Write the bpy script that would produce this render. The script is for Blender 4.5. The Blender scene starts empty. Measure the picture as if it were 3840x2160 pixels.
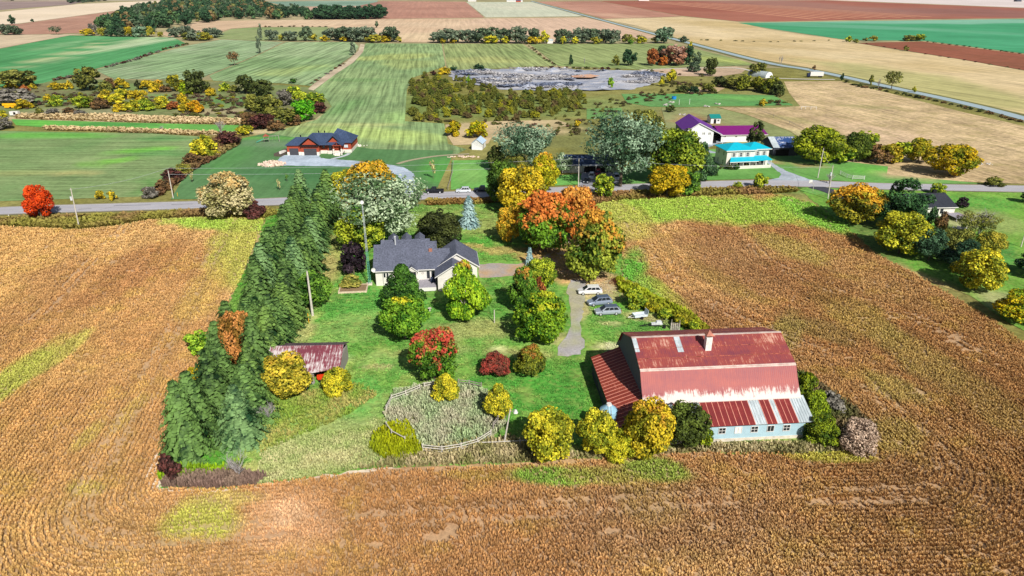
import bpy, bmesh, math, random
import numpy as np
from mathutils import Vector, Matrix, noise as mnoise
from mathutils.geometry import delaunay_2d_cdt

R = math.radians
sc = bpy.context.scene
col = sc.collection
# ------------------------------------------------------------------ camera, sky, sun
F, H, YH = 2560.0, 60.0, -60.0          # focal length (px of 3840), flying height, horizon row
TH = math.atan((1080 - YH) / F)
CS, SN = math.cos(TH), math.sin(TH)
cam = bpy.data.cameras.new("camera")
cam.lens = 36 * F / 3840
cam.clip_start, cam.clip_end = 1, 40000
camo = bpy.data.objects.new("camera", cam)
camo.location = (0, 0, H)
camo.rotation_euler = (math.pi / 2 - TH, 0, 0)
col.objects.link(camo)
sc.camera = camo
W = bpy.data.worlds.new("World"); sc.world = W; W.use_nodes = True
wn = W.node_tree.nodes; bg = wn['Background']
sky = wn.new('ShaderNodeTexSky'); sky.sky_type = 'NISHITA'; sky.sun_disc = False
sky.sun_elevation = R(39.8); sky.sun_rotation = R(155.4)
sky.air_density = 1.0; sky.dust_density = 1.5
W.node_tree.links.new(sky.outputs[0], bg.inputs[0]); bg.inputs[1].default_value = 0.05
sl = bpy.data.lights.new("sun", 'SUN'); sl.energy = 5.0; sl.angle = R(0.55); sl.color = (1, 0.955, 0.88)
so = bpy.data.objects.new("sun", sl); so.location = (60, -60, 200)
so.rotation_euler = Vector((-0.507, 1.09, -1.0)).to_track_quat('-Z', 'Y').to_euler()
col.objects.link(so)
sc.view_settings.view_transform = 'Standard'; sc.view_settings.look = 'None'
sc.view_settings.exposure = 0.26; sc.view_settings.gamma = 1
sc.cycles.max_bounces = 5; sc.cycles.diffuse_bounces = 3; sc.cycles.transparent_max_bounces = 8

# ------------------------------------------------------------------ geometry of the view -> places on the ground
def P(px, py, z=0.0):
    u = (px - 1920) / F; v = (1080 - py) / F
    t = (z - H) / (-SN + v * CS)
    return (u * t, (CS + v * SN) * t, z)
def J(x, y, z=0.0):
    zc = y * CS - (z - H) * SN
    return 1920 + x / zc * F, 1080 - (y * SN + (z - H) * CS) / zc * F
def hgt(bx, by, ty):
    y = P(bx, by)[1]; v = (1080 - ty) / F
    return (v * y * CS - y * SN) / (CS + v * SN) + H
def scl(by):
    y = P(1920, by)[1]
    return F / (y * CS + H * SN)

def C(h, k=1.0):
    h = h.lstrip('#')
    o = []
    for i in (0, 2, 4):
        s = int(h[i:i + 2], 16) / 255
        o.append((s / 12.92 if s <= .04045 else ((s + .055) / 1.055) ** 2.4) * k)
    return tuple(o)
# ------------------------------------------------------------------ numpy noise
def vnoise(x, y, seed=0):
    xi = np.floor(x).astype(np.int64); yi = np.floor(y).astype(np.int64)
    fx = x - xi; fy = y - yi
    fx = fx * fx * (3 - 2 * fx); fy = fy * fy * (3 - 2 * fy)
    def h(a, b):
        n = (a * 374761393 + b * 668265263 + seed * 982451653) & 0xffffffff
        n = ((n ^ (n >> 13)) * 1274126177) & 0xffffffff
        return ((n ^ (n >> 16)) & 0xffff) / 65535.0
    return (h(xi, yi) * (1 - fx) + h(xi + 1, yi) * fx) * (1 - fy) + (h(xi, yi + 1) * (1 - fx) + h(xi + 1, yi + 1) * fx) * fy
def fbm(x, y, seed=0, o=4):
    s = 0; a = .5; t = 0
    for i in range(o):
        s = s + a * vnoise(x * 2 ** i, y * 2 ** i, seed + i); t += a; a *= .5
    return s / t
def inpoly(x, y, poly):
    r = np.zeros(np.shape(x), bool); n = len(poly)
    for i in range(n):
        x1, y1 = poly[i]; x2, y2 = poly[(i + 1) % n]
        c = ((y1 > y) != (y2 > y))
        with np.errstate(divide='ignore', invalid='ignore'):
            r ^= c & (x < (x2 - x1) * (y - y1) / ((y2 - y1) if y2 != y1 else 1e-9) + x1)
    return r
# ------------------------------------------------------------------ objects
def tag(o, label=None, cat=None, group=None, kind=None):
    if label: o['label'] = label
    if cat: o['category'] = cat
    if group: o['group'] = group
    if kind: o['kind'] = kind
    return o
def empty(name, loc, rz=0, label=None, cat=None, group=None):
    o = bpy.data.objects.new(name, None); col.objects.link(o)
    o.location = loc; o.rotation_euler = (0, 0, rz); o.empty_display_size = .5
    return tag(o, label, cat, group)
def copy_tree(o, parent=None, kids=None):
    if kids is None:
        kids = {}
        for q in bpy.data.objects:
            if q.parent: kids.setdefault(q.parent.name, []).append(q)
    c = o.copy(); col.objects.link(c); c.parent = parent
    for ch in kids.get(o.name, []): copy_tree(ch, c, kids)
    return c
class MB:
    def __init__(s): s.v = []; s.f = []; s.m = []; s.cur = 0
    def add(s, vs, fs):
        n = len(s.v); s.v += [tuple(map(float, p)) for p in vs]
        s.f += [tuple(n + i for i in f) for f in fs]; s.m += [s.cur] * len(fs); return s
    def box(s, x0, x1, y0, y1, z0, z1):
        return s.add([(x0, y0, z0), (x1, y0, z0), (x1, y1, z0), (x0, y1, z0), (x0, y0, z1), (x1, y0, z1), (x1, y1, z1), (x0, y1, z1)],
                     [(0, 3, 2, 1), (4, 5, 6, 7), (0, 1, 5, 4), (1, 2, 6, 5), (2, 3, 7, 6), (3, 0, 4, 7)])
    def ext(s, pts, d):
        n = len(pts); q = [tuple(p[i] + d[i] for i in range(3)) for p in pts]
        return s.add(list(pts) + q, [tuple(range(n)), tuple(range(2 * n - 1, n - 1, -1))] +
                     [(i, n + i, n + (i + 1) % n, (i + 1) % n) for i in range(n)])
    def slab(s, pts, t=.12): return s.ext(pts, (0, 0, -t))
    def tube(s, a, b, r0, r1=None, n=8):
        r1 = r0 if r1 is None else r1
        a = Vector(a); b = Vector(b); d = (b - a).normalized()
        u = d.orthogonal().normalized(); w = d.cross(u)
        vs = [a + (u * math.cos(t) + w * math.sin(t)) * r0 for t in [2 * math.pi * i / n for i in range(n)]]
        vs += [b + (u * math.cos(t) + w * math.sin(t)) * r1 for t in [2 * math.pi * i / n for i in range(n)]]
        return s.add(vs, [(i, (i + 1) % n, n + (i + 1) % n, n + i) for i in range(n)] + [tuple(range(n - 1, -1, -1)), tuple(range(n, 2 * n))])
    def build(s, name, mat, parent=None, smooth=False, bevel=0):
        me = bpy.data.meshes.new(name); me.from_pydata(s.v, [], s.f)
        mats = mat if isinstance(mat, (list, tuple)) else [mat]
        for m in mats: me.materials.append(m)
        if len(mats) > 1: me.polygons.foreach_set('material_index', s.m)
        bm = bmesh.new(); bm.from_mesh(me); bmesh.ops.recalc_face_normals(bm, faces=bm.faces)
        if bevel: bmesh.ops.bevel(bm, geom=[e for e in bm.edges], offset=bevel, segments=1, affect='EDGES', profile=.5)
        bm.to_mesh(me); bm.free()
        if smooth: me.polygons.foreach_set('use_smooth', [True] * len(me.polygons))
        me.update()
        o = bpy.data.objects.new(name, me); col.objects.link(o); o.parent = parent
        return o
# ------------------------------------------------------------------ materials
class NT:
    def __init__(s, name):
        s.m = bpy.data.materials.new(name); s.m.use_nodes = True; s.t = s.m.node_tree
        s.b = s.t.nodes['Principled BSDF']; s.out = s.t.nodes['Material Output']
    def n(s, ty, **k):
        x = s.t.nodes.new(ty)
        for a, b in k.items(): setattr(x, a, b)
        return x
    def l(s, a, b): s.t.links.new(a, b)
    def coord(s, kind='Object', rot=0, scale=(1, 1, 1)):
        tc = s.n('ShaderNodeTexCoord'); mp = s.n('ShaderNodeMapping', vector_type='TEXTURE')
        s.l(tc.outputs[kind], mp.inputs[0]); mp.inputs['Rotation'].default_value = (0, 0, rot); mp.inputs['Scale'].default_value = scale
        return mp.outputs[0]
    def noise(s, vec, scale=1, detail=3, rough=.55):
        x = s.n('ShaderNodeTexNoise'); x.inputs['Scale'].default_value = scale; x.inputs['Detail'].default_value = detail; x.inputs['Roughness'].default_value = rough
        if vec is not None: s.l(vec, x.inputs['Vector'])
        return x.outputs['Fac']
    def ramp(s, fac, stops, interp='LINEAR'):
        x = s.n('ShaderNodeValToRGB'); x.color_ramp.interpolation = interp; e = x.color_ramp.elements
        while len(e) < len(stops): e.new(.5)
        for i, (p, c) in enumerate(stops):
            e[i].position = p; e[i].color = (*c, 1) if len(c) == 3 else c
        s.l(fac, x.inputs[0]); return x.outputs[0]
    def mix(s, fac, a, b, mode='MIX'):
        x = s.n('ShaderNodeMix', data_type='RGBA', blend_type=mode)
        for val, i in ((fac, 0), (a, 6), (b, 7)):
            if hasattr(val, 'links'): s.l(val, x.inputs[i])
            elif i == 0: x.inputs[0].default_value = val
            else: x.inputs[i].default_value = (*val, 1)
        return x.outputs[2]
    def math(s, op, a, b=0.0, c=0.0):
        x = s.n('ShaderNodeMath', operation=op)
        for i, val in enumerate((a, b, c)):
            if hasattr(val, 'links'): s.l(val, x.inputs[i])
            else: x.inputs[i].default_value = val
        return x.outputs[0]
    def bump(s, h, strength=.5, dist=.1):
        x = s.n('ShaderNodeBump'); x.inputs['Strength'].default_value = strength; x.inputs['Distance'].default_value = dist
        s.l(h, x.inputs['Height']); s.l(x.outputs[0], s.b.inputs['Normal'])
    def fin(s, c, rough=.85, spec=.2, metal=0):
        if hasattr(c, 'links'): s.l(c, s.b.inputs['Base Color'])
        else: s.b.inputs['Base Color'].default_value = (*c, 1)
        s.b.inputs['Roughness'].default_value = rough; s.b.inputs['Specular IOR Level'].default_value = spec; s.b.inputs['Metallic'].default_value = metal
        return s.m
def gray(v): return (v, v, v)
def paint(name, c, rough=.7, var=.12, scale=2.0, spec=.2, metal=0):
    m = NT(name); v = m.coord('Object')
    f = m.noise(v, scale, 4)
    c2 = tuple(max(0, x * (1 - var * 2)) for x in c); c1 = tuple(min(1, x * (1 + var)) for x in c)
    return m.fin(m.ramp(f, [(.3, c2), (.7, c1)]), rough, spec, metal)
def glass(name, c=(.02, .025, .03)):
    m = NT(name); return m.fin(c, .12, .6)
def siding(name, c, step=.2, axis='z', rough=.6):
    m = NT(name); tc = m.n('ShaderNodeTexCoord'); w = m.n('ShaderNodeTexWave', wave_type='BANDS', bands_direction={'z': 'Z', 'x': 'X', 'y': 'Y'}[axis], wave_profile='SAW')
    w.inputs['Scale'].default_value = 1 / step / 3.1416 * .5 * 1.0
    m.l(tc.outputs['Object'], w.inputs[0]); f = m.noise(tc.outputs['Object'], 1.3, 4)
    cc = m.ramp(f, [(.25, tuple(x * .85 for x in c)), (.75, c)])
    m.bump(w.outputs['Fac'], .6, .03)
    return m.fin(cc, rough, .2)
_gm = {}
def groundmat(name, fine=1.2, amp=.35, bump=.35, streak=None, hue=None, micro=None):
    """colour comes from the sheet's own colour layer (where grass, straw or soil grows), broken up by noise"""
    m = NT(name); a = m.n('ShaderNodeAttribute', attribute_name='Col')
    v = m.coord('Object'); n1 = m.noise(v, fine, 5, .7); n2 = m.noise(v, fine * .13, 3, .6)
    k = m.math('ADD', m.math('MULTIPLY', m.math('SUBTRACT', m.ramp(n1, [(.34, gray(0)), (.66, gray(1))]), .5), amp * 1.25), m.math('MULTIPLY', m.math('SUBTRACT', n2, .5), amp * 2.4))
    if streak:
        ang, wid, sa = streak
        vs = m.coord('Object', rot=ang, scale=(wid * 28, wid, 1))
        n3 = m.noise(vs, 1.0, 3, .65)
        n3 = m.ramp(n3, [(.36, gray(0)), (.64, gray(1))])
        k = m.math('ADD', k, m.math('MULTIPLY', m.math('SUBTRACT', n3, .5), sa * 1.7))
    k = m.math('ADD', k, 1.0)
    x = m.n('ShaderNodeVectorMath', operation='SCALE'); m.l(a.outputs['Color'], x.inputs[0]); m.l(k, x.inputs['Scale'])
    c = x.outputs[0]
    if hue:   # second plant colour mixed in by its own noise
        n4 = m.noise(v, hue[1], 4, .65)
        c = m.mix(m.ramp(n4, [(.48, gray(0)), (.68, gray(hue[2]))]), c, hue[0])
    m.bump(n1, bump, .25)
    return m.fin(c, .95, .05)
def resample(poly, step, jit=0, seed=1):
    out = []; rnd = random.Random(seed)
    n = len(poly)
    for i in range(n):
        a = Vector(poly[i]); b = Vector(poly[(i + 1) % n]); L = (b - a).length; k = max(1, min(400, int(L / step)))
        nn = Vector((-(b - a).y, (b - a).x)) / max(L, 1e-6)
        for j in range(k):
            p = a.lerp(b, j / k)
            if j: p = p + nn * rnd.uniform(-jit, jit)
            out.append((p.x, p.y))
    return out
def sheet(name, poly, z, mat, step=3, colfn=None, base=(.3, .3, .2), jit=0, world=False, kind='structure', seed=1):
    w = poly if world else [P(*p)[:2] for p in poly]
    w = resample(w, step, jit, seed)
    xs = [p[0] for p in w]; ys = [p[1] for p in w]
    gx, gy = np.meshgrid(np.arange(min(xs), max(xs), step), np.arange(min(ys), max(ys), step))
    rr = np.random.RandomState(seed)
    gx = (gx + rr.uniform(-.2, .2, gx.shape) * step).ravel(); gy = (gy + rr.uniform(-.2, .2, gy.shape) * step).ravel()
    k = inpoly(gx, gy, w)
    pts = [Vector(p) for p in w] + [Vector((a, b)) for a, b in zip(gx[k], gy[k])]
    n = len(w); r = delaunay_2d_cdt(pts, [(i, (i + 1) % n) for i in range(n)], [list(range(n))], 1, 1e-4)
    me = bpy.data.meshes.new(name); me.from_pydata([(p.x, p.y, 0) for p in r[0]], [], [tuple(f) for f in r[2]])
    bm = bmesh.new(); bm.from_mesh(me)
    for f in bm.faces:
        if f.normal.z < 0: f.normal_flip()
    bm.to_mesh(me); bm.free()
    X = np.array([v.co.x for v in me.vertices]); Y = np.array([v.co.y for v in me.vertices])
    cc = np.tile(np.array(base, float), (len(X), 1))
    if colfn: cc = colfn(X, Y, cc)
    ca = me.color_attributes.new('Col', 'FLOAT_COLOR', 'POINT')
    ca.data.foreach_set('color', np.c_[np.clip(cc, 0, 1), np.ones(len(X))].astype(np.float32).ravel())
    me.materials.append(mat)
    o = bpy.data.objects.new(name, me); col.objects.link(o); o.location.z = z
    return tag(o, kind=kind)
def dull(c, k=.16):
    l = .3 * c[0] + .59 * c[1] + .11 * c[2]; return tuple(x * (1 - k) + l * k for x in c)
def patches(lst, n1=None, nscale=.05, seed=3, wob=.35):
    """lst: (px, py, rx, ry, angle, colour, strength) -> where a differently coloured growth stands on the ground"""
    def fn(X, Y, cc):
        px, py = J(X, Y)
        w1 = fbm(X * nscale, Y * nscale, seed) - .5; w2 = fbm(X * nscale * 4, Y * nscale * 4, seed + 9) - .5
        if n1:
            t = np.clip((w1 + w2 * .6) * 2.6 + .5, 0, 1)[:, None]; cc = cc * (1 - t) + np.array(n1) * t
        for (a, b, rx, ry, an, c, s) in lst:
            dx = px - a; dy = py - b; ca, sa = math.cos(R(an)), math.sin(R(an))
            u = (dx * ca + dy * sa) / rx; v = (-dx * sa + dy * ca) / ry
            d = np.sqrt(u * u + v * v) + (w1 * 2 + w2 * 2) * wob
            k = (np.clip((1.25 - d) / .5, 0, 1) * s)[:, None]
            cc = cc * (1 - k) + np.array(dull(C(c)) if isinstance(c, str) else c) * k
        return cc
    return fn
ORD = ['first', 'second', 'third', 'fourth', 'fifth', 'sixth', 'seventh', 'eighth', 'ninth', 'tenth', 'eleventh', 'twelfth', 'thirteenth', 'fourteenth', 'fifteenth', 'sixteenth', 'seventeenth', 'eighteenth', 'nineteenth', 'twentieth']
def ordw(i):
    if i < 20: return ORD[i]
    t = ['twenty', 'thirty', 'forty', 'fifty', 'sixty'][(i + 1) // 10 - 2]; u = (i + 1) % 10
    return (t[:-1] + 'ieth') if u == 0 else t + ' ' + ORD[u - 1]
# ------------------------------------------------------------------ GROUND, FIELDS, ROADS
def ang(a, b):
    p, q = P(*a), P(*b); return math.atan2(q[1] - p[1], q[0] - p[0])
gm_plain = groundmat('dry_ground', .5, .3, .2)
sheet('ground', [(-7000, -60), (7000, -60), (9000, 16000), (-9000, 16000)], -.12, groundmat('plain_soil', .02, .4, 0), step=600, world=True,
      base=C('#b0a080'), colfn=patches([], C('#8f8a62'), .002))
sheet('field_verge', [(-500, 2300), (4400, 2300), (4700, 640), (3840, 420), (3000, 255), (1500, 255), (900, 300), (-300, 300), (-700, 700)], -.04, groundmat('verge', .8, .5, .4), step=5,
      base=C('#8a8650'), colfn=patches([
          (1500, 400, 900, 45, 0, '#6b8a3e', .6), (560, 440, 700, 14, 0, '#c9b48c', .95), (300, 360, 500, 28, 0, '#6f8f48', .7), (800, 400, 400, 26, 0, '#7f8a50', .6),
          (300, 690, 400, 14, -2, '#b8a873', .9), (450, 830, 500, 20, 2, '#7a7436', .8), (2500, 735, 500, 16, -2, '#6f6030', .7), (1750, 760, 220, 12, -1, '#7d6232', .8),
          (2300, 520, 300, 60, 0, '#75793f', .8), (2700, 400, 400, 50, 0, '#7d8746', .6), (1900, 490, 250, 25, 0, '#c4a97c', .9), (2620, 450, 130, 28, 10, '#a5714c', .75),
          (3250, 640, 260, 24, 3, '#b09a66', .9), (3400, 720, 600, 16, 1, '#6f9a3c', .9), (1150, 505, 260, 14, 4, '#cdbb8b', .8)], C('#77743c'), .04))
def field(name, poly, z, base, alt=None, streak=None, fine=.3, amp=.3, nscale=.01, pt=(), step=None, jit=0, hue=None, bump=.3):
    d = P(*poly[len(poly) // 2])[1]; step = step or max(3, d / 45)
    st = None if not streak else (ang(streak[0], streak[1]), streak[2], streak[3])
    return sheet(name, poly, z, groundmat(name + '_growth', fine, amp, bump, st, hue), step, patches(list(pt), dull(C(alt)) if alt else None, nscale), dull(C(base)), jit)
EW = ((0, 400), (3840, 400))
NS = ((1660, 163), (1690, 262))
far = ((1500, 150), (1560, 75))
field('field_grey_plough', [(-400, 6), (330, 4), (265, 17), (-300, 60)], .02, '#a58a80', '#8e7a74', EW and (((0, 30), (300, 8), 12, .15)), .03, .15, .002)
field('field_pale_stubble', [(-300, 62), (0, 45), (298, 15), (600, 2), (613, 3), (611, 15), (410, 43), (261, 63), (56, 90), (-300, 96)], .05, '#e3cfb4', '#d8c3a4', None, .03, .12, .002)
field('field_pink_plough', [(72, 90), (261, 64), (520, 30), (613, 17), (600, 28), (410, 52), (372, 82), (340, 97), (306, 124), (86, 130), (-200, 118), (-200, 100)], .08, '#b98c74', '#a97b64', ((80, 120), (520, 35), 5, .15), .05, .2, .004)
field('field_tan_left', [(-300, 128), (86, 130), (317, 128), (260, 133), (0, 181), (-300, 232)], .05, '#cfb996', '#bfa988', ((0, 170), (260, 132), 4, .15), .06, .2, .005)
field('field_clover', [(-300, 240), (0, 183), (261, 133), (652, 141), (700, 165), (358, 258), (160, 312), (0, 328), (-300, 380)], .04, '#3d8a4a', '#4c9a58', ((0, 300), (660, 150), 5, .22), .15, .15, .01,
      [(470, 165, 250, 9, -13, '#a4b887', .9), (180, 222, 240, 6, -17, '#a8b57c', .95), (250, 165, 160, 7, -12, '#7fae74', .7), (560, 160, 120, 5, -10, '#b7c79a', .8)])
field('field_windrow_left', [(358, 262), (708, 170), (830, 148), (1062, 158), (960, 207), (783, 280), (740, 302), (560, 296), (430, 297), (382, 275)], .04, '#93a57c', '#7c9a66', ((400, 285), (1000, 165), 3.0, .55), .2, .2, .01)
field('field_windrow_right', [(785, 284), (962, 210), (1072, 158), (1328, 158), (1345, 175), (1325, 205), (1165, 322), (1050, 312), (960, 312), (800, 303)], .07, '#8fa673', '#73935a', ((900, 310), (1290, 165), 3.0, .5), .2, .2, .01, [(1090, 265, 140, 12, -8, '#9fb45a', .6)])
field('field_tan_wide', [(596, 126), (745, 79), (960, 76), (1310, 73), (1453, 72), (1818, 69), (2196, 65), (2478, 133), (2400, 152), (1860, 161), (1500, 158), (1400, 140), (1236, 100), (960, 101), (868, 107), (830, 118), (640, 141)], .05, '#cdb08c', '#c4a480', ((1700, 155), (1700, 75), 5, .16), .06, .15, .006,
      [(2150, 110, 330, 40, 5, '#c9a68c', .7), (1650, 140, 250, 16, 0, '#d2b98d', .6)])
field('field_small_green', [(795, 140), (868, 109), (960, 103), (1228, 102), (1245, 152), (960, 152), (830, 146)], .09, '#8d9a5e', '#7a8f50', ((800, 140), (1100, 105), 4, .2), .1, .2, .01)
field('field_far_teal', [(1000, 6), (1420, 1), (1400, 18), (1345, 22), (1080, 25)], .05, '#6f9079', '#8aa38c', None, .03, .15, .003)
field('field_far_tan', [(1085, 26), (1350, 22), (1310, 50), (1285, 62), (1180, 52)], .08, '#c9a68b', '#bb967c', None, .03, .15, .003)
field('field_far_brown', [(1432, 4), (1745, 6), (1816, 66), (1446, 71), (1300, 68), (1312, 50), (1352, 20)], .06, '#b5826b', '#a87560', ((1600, 66), (1592, 8), 9, .12), .04, .15, .004, [(1390, 30, 60, 30, 0, '#8d6a58', .6)])
field('field_far_pale', [(1749, 8), (1993, 7), (2188, 61), (1822, 65)], .07, '#b9bda2', '#c5c2a8', ((1850, 60), (1830, 12), 8, .1), .04, .12, .004)
field('field_plough_mid', [(2012, 6), (2245, 4), (2560, 61), (2420, 67), (2262, 70), (2204, 54)], .09, '#b57f68', '#a5725c', ((2020, 8), (2300, 60), 8, .12), .04, .15, .004, [(2330, 62, 120, 8, 5, '#c59a7c', .8), (2120, 25, 120, 12, 15, '#bd8a72', .6)])
field('field_plough_red', [(2249, 4), (2700, 2), (3090, 1), (3850, 31), (4300, 48), (4300, 70), (3840, 67), (3300, 73), (2880, 81), (2764, 80), (2562, 60)], .04, '#9a5640', '#a4624b', ((2400, 10), (3300, 60), 14, .1), .03, .15, .003,
      [(3000, 20, 500, 14, 4, '#9b6c5c', .8), (3700, 48, 350, 12, 2, '#8b5e54', .7)])
for i in range(9):   # pale ridges left by the plough
    a = P(2420 + i * 62, 5 + i * 2.0); b = P(3050 + i * 55, 72 - i * 1.0)
    d = Vector((b[0] - a[0], b[1] - a[1])); nrm = Vector((-d.y, d.x)).normalized() * 6
    sheet('plough_ridge', [(a[0] - nrm.x, a[1] - nrm.y), (b[0] - nrm.x, b[1] - nrm.y), (b[0] + nrm.x, b[1] + nrm.y), (a[0] + nrm.x, a[1] + nrm.y)], .12 + i * .01, gm_plain, 40, None, C('#c08a6e'), world=True)
field('field_lavender_far', [(2480, -4), (3100, -1), (3840, 29), (4400, 46), (4400, 5), (3300, -22)], .02, '#d5c6c0', '#c9bab4', None, .02, .1, .002)
field('field_far_strip', [(-400, -20), (1300, -14), (1300, 1), (620, 2), (-400, 4)], .02, '#bfae98', '#a89a80', None, .01, .15, .001)
field('field_emerald', [(2768, 86), (2884, 84), (3840, 71), (4400, 66), (4400, 275), (3840, 200), (3470, 153), (3216, 151), (3157, 147), (2884, 107)], .06, '#2f9260', '#3a9e6c', ((2900, 95), (3840, 130), 6, .2), .1, .12, .005,
      [(3500, 80, 500, 9, 0, '#7fb49a', .75), (3200, 100, 300, 6, 2, '#69ab8c', .5), (3650, 120, 260, 6, 3, '#5aa57c', .5)])
field('field_red_soil', [(3216, 161), (3462, 156), (3840, 204), (4400, 283), (4400, 350), (3840, 263), (3590, 220), (3422, 194)], .09, '#93533a', '#865036', ((3240, 165), (3840, 235), 3, .15), .15, .2, .008)
field('field_straw', [(2258, 71), (2422, 68), (2562, 62), (2764, 82), (2884, 112), (3155, 149), (3216, 163), (3420, 196), (3590, 221), (3840, 265), (4400, 352), (4400, 560), (3840, 428), (3600, 374), (3348, 320), (3150, 278), (3022, 252), (2850, 222), (2600, 160), (2548, 145), (2380, 95)], .05, '#cbb382', '#bda46c', ((2900, 215), (3700, 330), 3.2, .24), .12, .2, .006,
      [(3500, 330, 420, 40, 11, '#a7a55e', .8), (3000, 200, 250, 14, 6, '#cdb88a', .6), (2500, 100, 200, 20, 8, '#d3bd90', .6), (3100, 240, 180, 10, 8, '#a9a564', .5)])
field('field_straw_near', [(2940, 306), (3150, 304), (3330, 348), (3600, 418), (3840, 473), (4500, 640), (4700, 725), (3840, 690), (3400, 672), (3150, 640), (3060, 560), (2960, 490), (2800, 430), (2690, 402), (2900, 405), (3000, 398), (2960, 350)], .05, '#c6ab7c', '#b0966a', ((3000, 330), (3600, 470), 2.2, .22), .5, .5, .02,
      [(3050, 460, 300, 9, 8, '#9d9558', .7), (3300, 500, 260, 30, 12, '#c9aa86', .7), (3000, 520, 160, 30, 5, '#b0a870', .8), (3250, 400, 130, 6, 3, '#8f8a50', .6), (3500, 620, 300, 20, 2, '#b59a6a', .6)], hue=(C('#8d8450'), .12, .5))
field('field_centre', [(1372, 162), (1656, 164), (1670, 247), (1602, 272), (1547, 292), (1526, 335), (1518, 455), (1665, 463), (1680, 540), (1750, 560), (1700, 585), (1400, 640), (1000, 560), (960, 520), (1080, 480), (1190, 448), (1245, 400), (1225, 372), (1165, 326), (1240, 265), (1345, 205)], .05, '#869f62', '#76935a', (NS[1], (1655, 165), 2.2, .42), .3, .25, .015,
      [(1450, 215, 160, 12, -3, '#a2ad55', .7), (1520, 240, 100, 18, 0, '#8f9c50', .6), (1380, 500, 260, 20, 2, '#a6bd5c', .8), (1560, 520, 170, 22, 0, '#9fb85a', .7), (1300, 400, 90, 20, -20, '#5f9048', .6), (1350, 300, 120, 6, 0, '#5f8848', .6), (1480, 440, 60, 25, 0, '#8fb45c', .6), (1300, 470, 260, 5, 0, '#b5bd6c', .7)])
field('field_mid_right', [(1662, 164), (1958, 165), (2086, 247), (1925, 252), (1800, 262), (1690, 266), (1675, 247)], .08, '#8f9c5a', '#7d9150', ((1900, 245), (1820, 168), 2.6, .42), .2, .2, .012, [(1800, 225, 150, 10, 0, '#a3a658', .6)])
field('field_behind_pit', [(1986, 165), (2522, 164), (2700, 205), (2842, 244), (2560, 252), (2420, 262), (2093, 247)], .06, '#8b9a58', '#7a8c4c', ((2350, 240), (2100, 168), 2.6, .4), .2, .2, .012, [(2700, 225, 130, 10, 5, '#a4b050', .8), (2250, 245, 160, 8, 0, '#7f9a4c', .6)])
# pasture and meadow to the left, behind the road
field('meadow_left', [(-600, 489), (0, 491), (300, 496), (560, 500), (742, 512), (725, 560), (700, 600), (650, 660), (590, 715), (520, 738), (200, 748), (-600, 775)], .05, '#688c4c', '#7d9458', ((0, 560), (700, 560), 1.6, .3), .6, .3, .02,
      [(400, 608, 150, 9, -8, '#6fbb1e', .8), (560, 562, 150, 8, -5, '#6cc01c', .85), (620, 575, 120, 14, 0, '#3f8a3a', .5), (200, 510, 260, 10, 0, '#58b026', .7), (100, 650, 200, 10, 0, '#a9aa5c', .5), (300, 650, 90, 6, 0, '#b5a860', .5), (620, 520, 150, 10, 0, '#3f8a3c', .6), (550, 700, 90, 20, -30, '#4c8a34', .6)])
field('meadow_strip', [(42, 447), (300, 455), (560, 462), (896, 470), (880, 498), (700, 493), (420, 484), (170, 478), (60, 470)], .05, '#4a9a34', '#5fa83a', ((0, 460), (700, 470), 1.6, .2), .5, .25, .02, [(480, 468, 200, 6, 1, '#2f8038', .6), (150, 462, 90, 6, 0, '#5cbb24', .7)])
field('dry_grass_strip', [(60, 432), (400, 436), (900, 455), (900, 468), (560, 460), (300, 452), (60, 444)], .06, '#d5c09a', '#bfa982', None, .5, .3, .04, jit=.6)
field('dry_grass_strip', [(165, 479), (420, 484), (720, 496), (880, 504), (740, 508), (560, 499), (330, 491), (180, 488)], .09, '#cdb78c', '#b5a27a', None, .5, .3, .04, jit=.5)
field('scrub_ground', [(-500, 300), (420, 298), (800, 306), (1050, 318), (1180, 330), (1240, 400), (1180, 448), (1000, 480), (900, 470), (400, 435), (-500, 440)], .02, '#7c7a4c', '#6c8844', None, .3, .4, .02,
      [(230, 375, 60, 14, 0, '#5f9a48', .8), (880, 375, 130, 12, 0, '#5f9448', .8), (590, 360, 60, 8, 0, '#6a9a4c', .7), (900, 420, 180, 16, 0, '#b09c74', .7), (700, 440, 160, 8, 0, '#5f7a34', .7), (300, 420, 200, 12, 0, '#a8977a', .5), (400, 345, 200, 8, 0, '#7a6c50', .6)])
field('yard_field', [(742, 514), (905, 520), (1000, 500), (1400, 560), (1700, 565), (1690, 600), (1640, 705), (1520, 712), (1300, 735), (960, 745), (640, 748), (690, 665), (735, 590)], .08, '#4a7a42', '#55824a', ((700, 720), (1000, 520), 2.0, .1), .6, .2, .03,
      [(1010, 540, 120, 14, 0, '#6f8a64', .7), (1000, 520, 200, 5, 0, '#5fae2c', .6), (1050, 650, 200, 30, 0, '#3c7440', .6), (860, 600, 100, 30, -30, '#4f9140', .6), (1300, 612, 140, 6, 2, '#6f7f4c', .6), (1650, 640, 70, 50, 0, '#4f9a34', .8)])
field('lawn_across_road', [(1694, 602), (1852, 600), (2080, 660), (2200, 650), (2220, 690), (2000, 700), (1690, 712)], .09, '#5aa238', '#69aa44', ((1700, 700), (1850, 600), 1.6, .12), .8, .25, .04, [(1760, 650, 60, 40, 0, '#7fae50', .6), (1715, 655, 8, 55, 5, '#6f5a34', .9)])
field('pasture_right', [(2330, 352), (2700, 352), (2900, 358), (2975, 395), (2700, 398), (2560, 402), (2440, 400), (2350, 385)], .06, '#4f9444', '#62924a', None, .3, .3, .03, [(2800, 368, 130, 9, 2, '#63ad44', .7), (2500, 375, 100, 8, 0, '#5f9a54', .6), (2900, 385, 80, 6, 0, '#3f8040', .6)])
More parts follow.
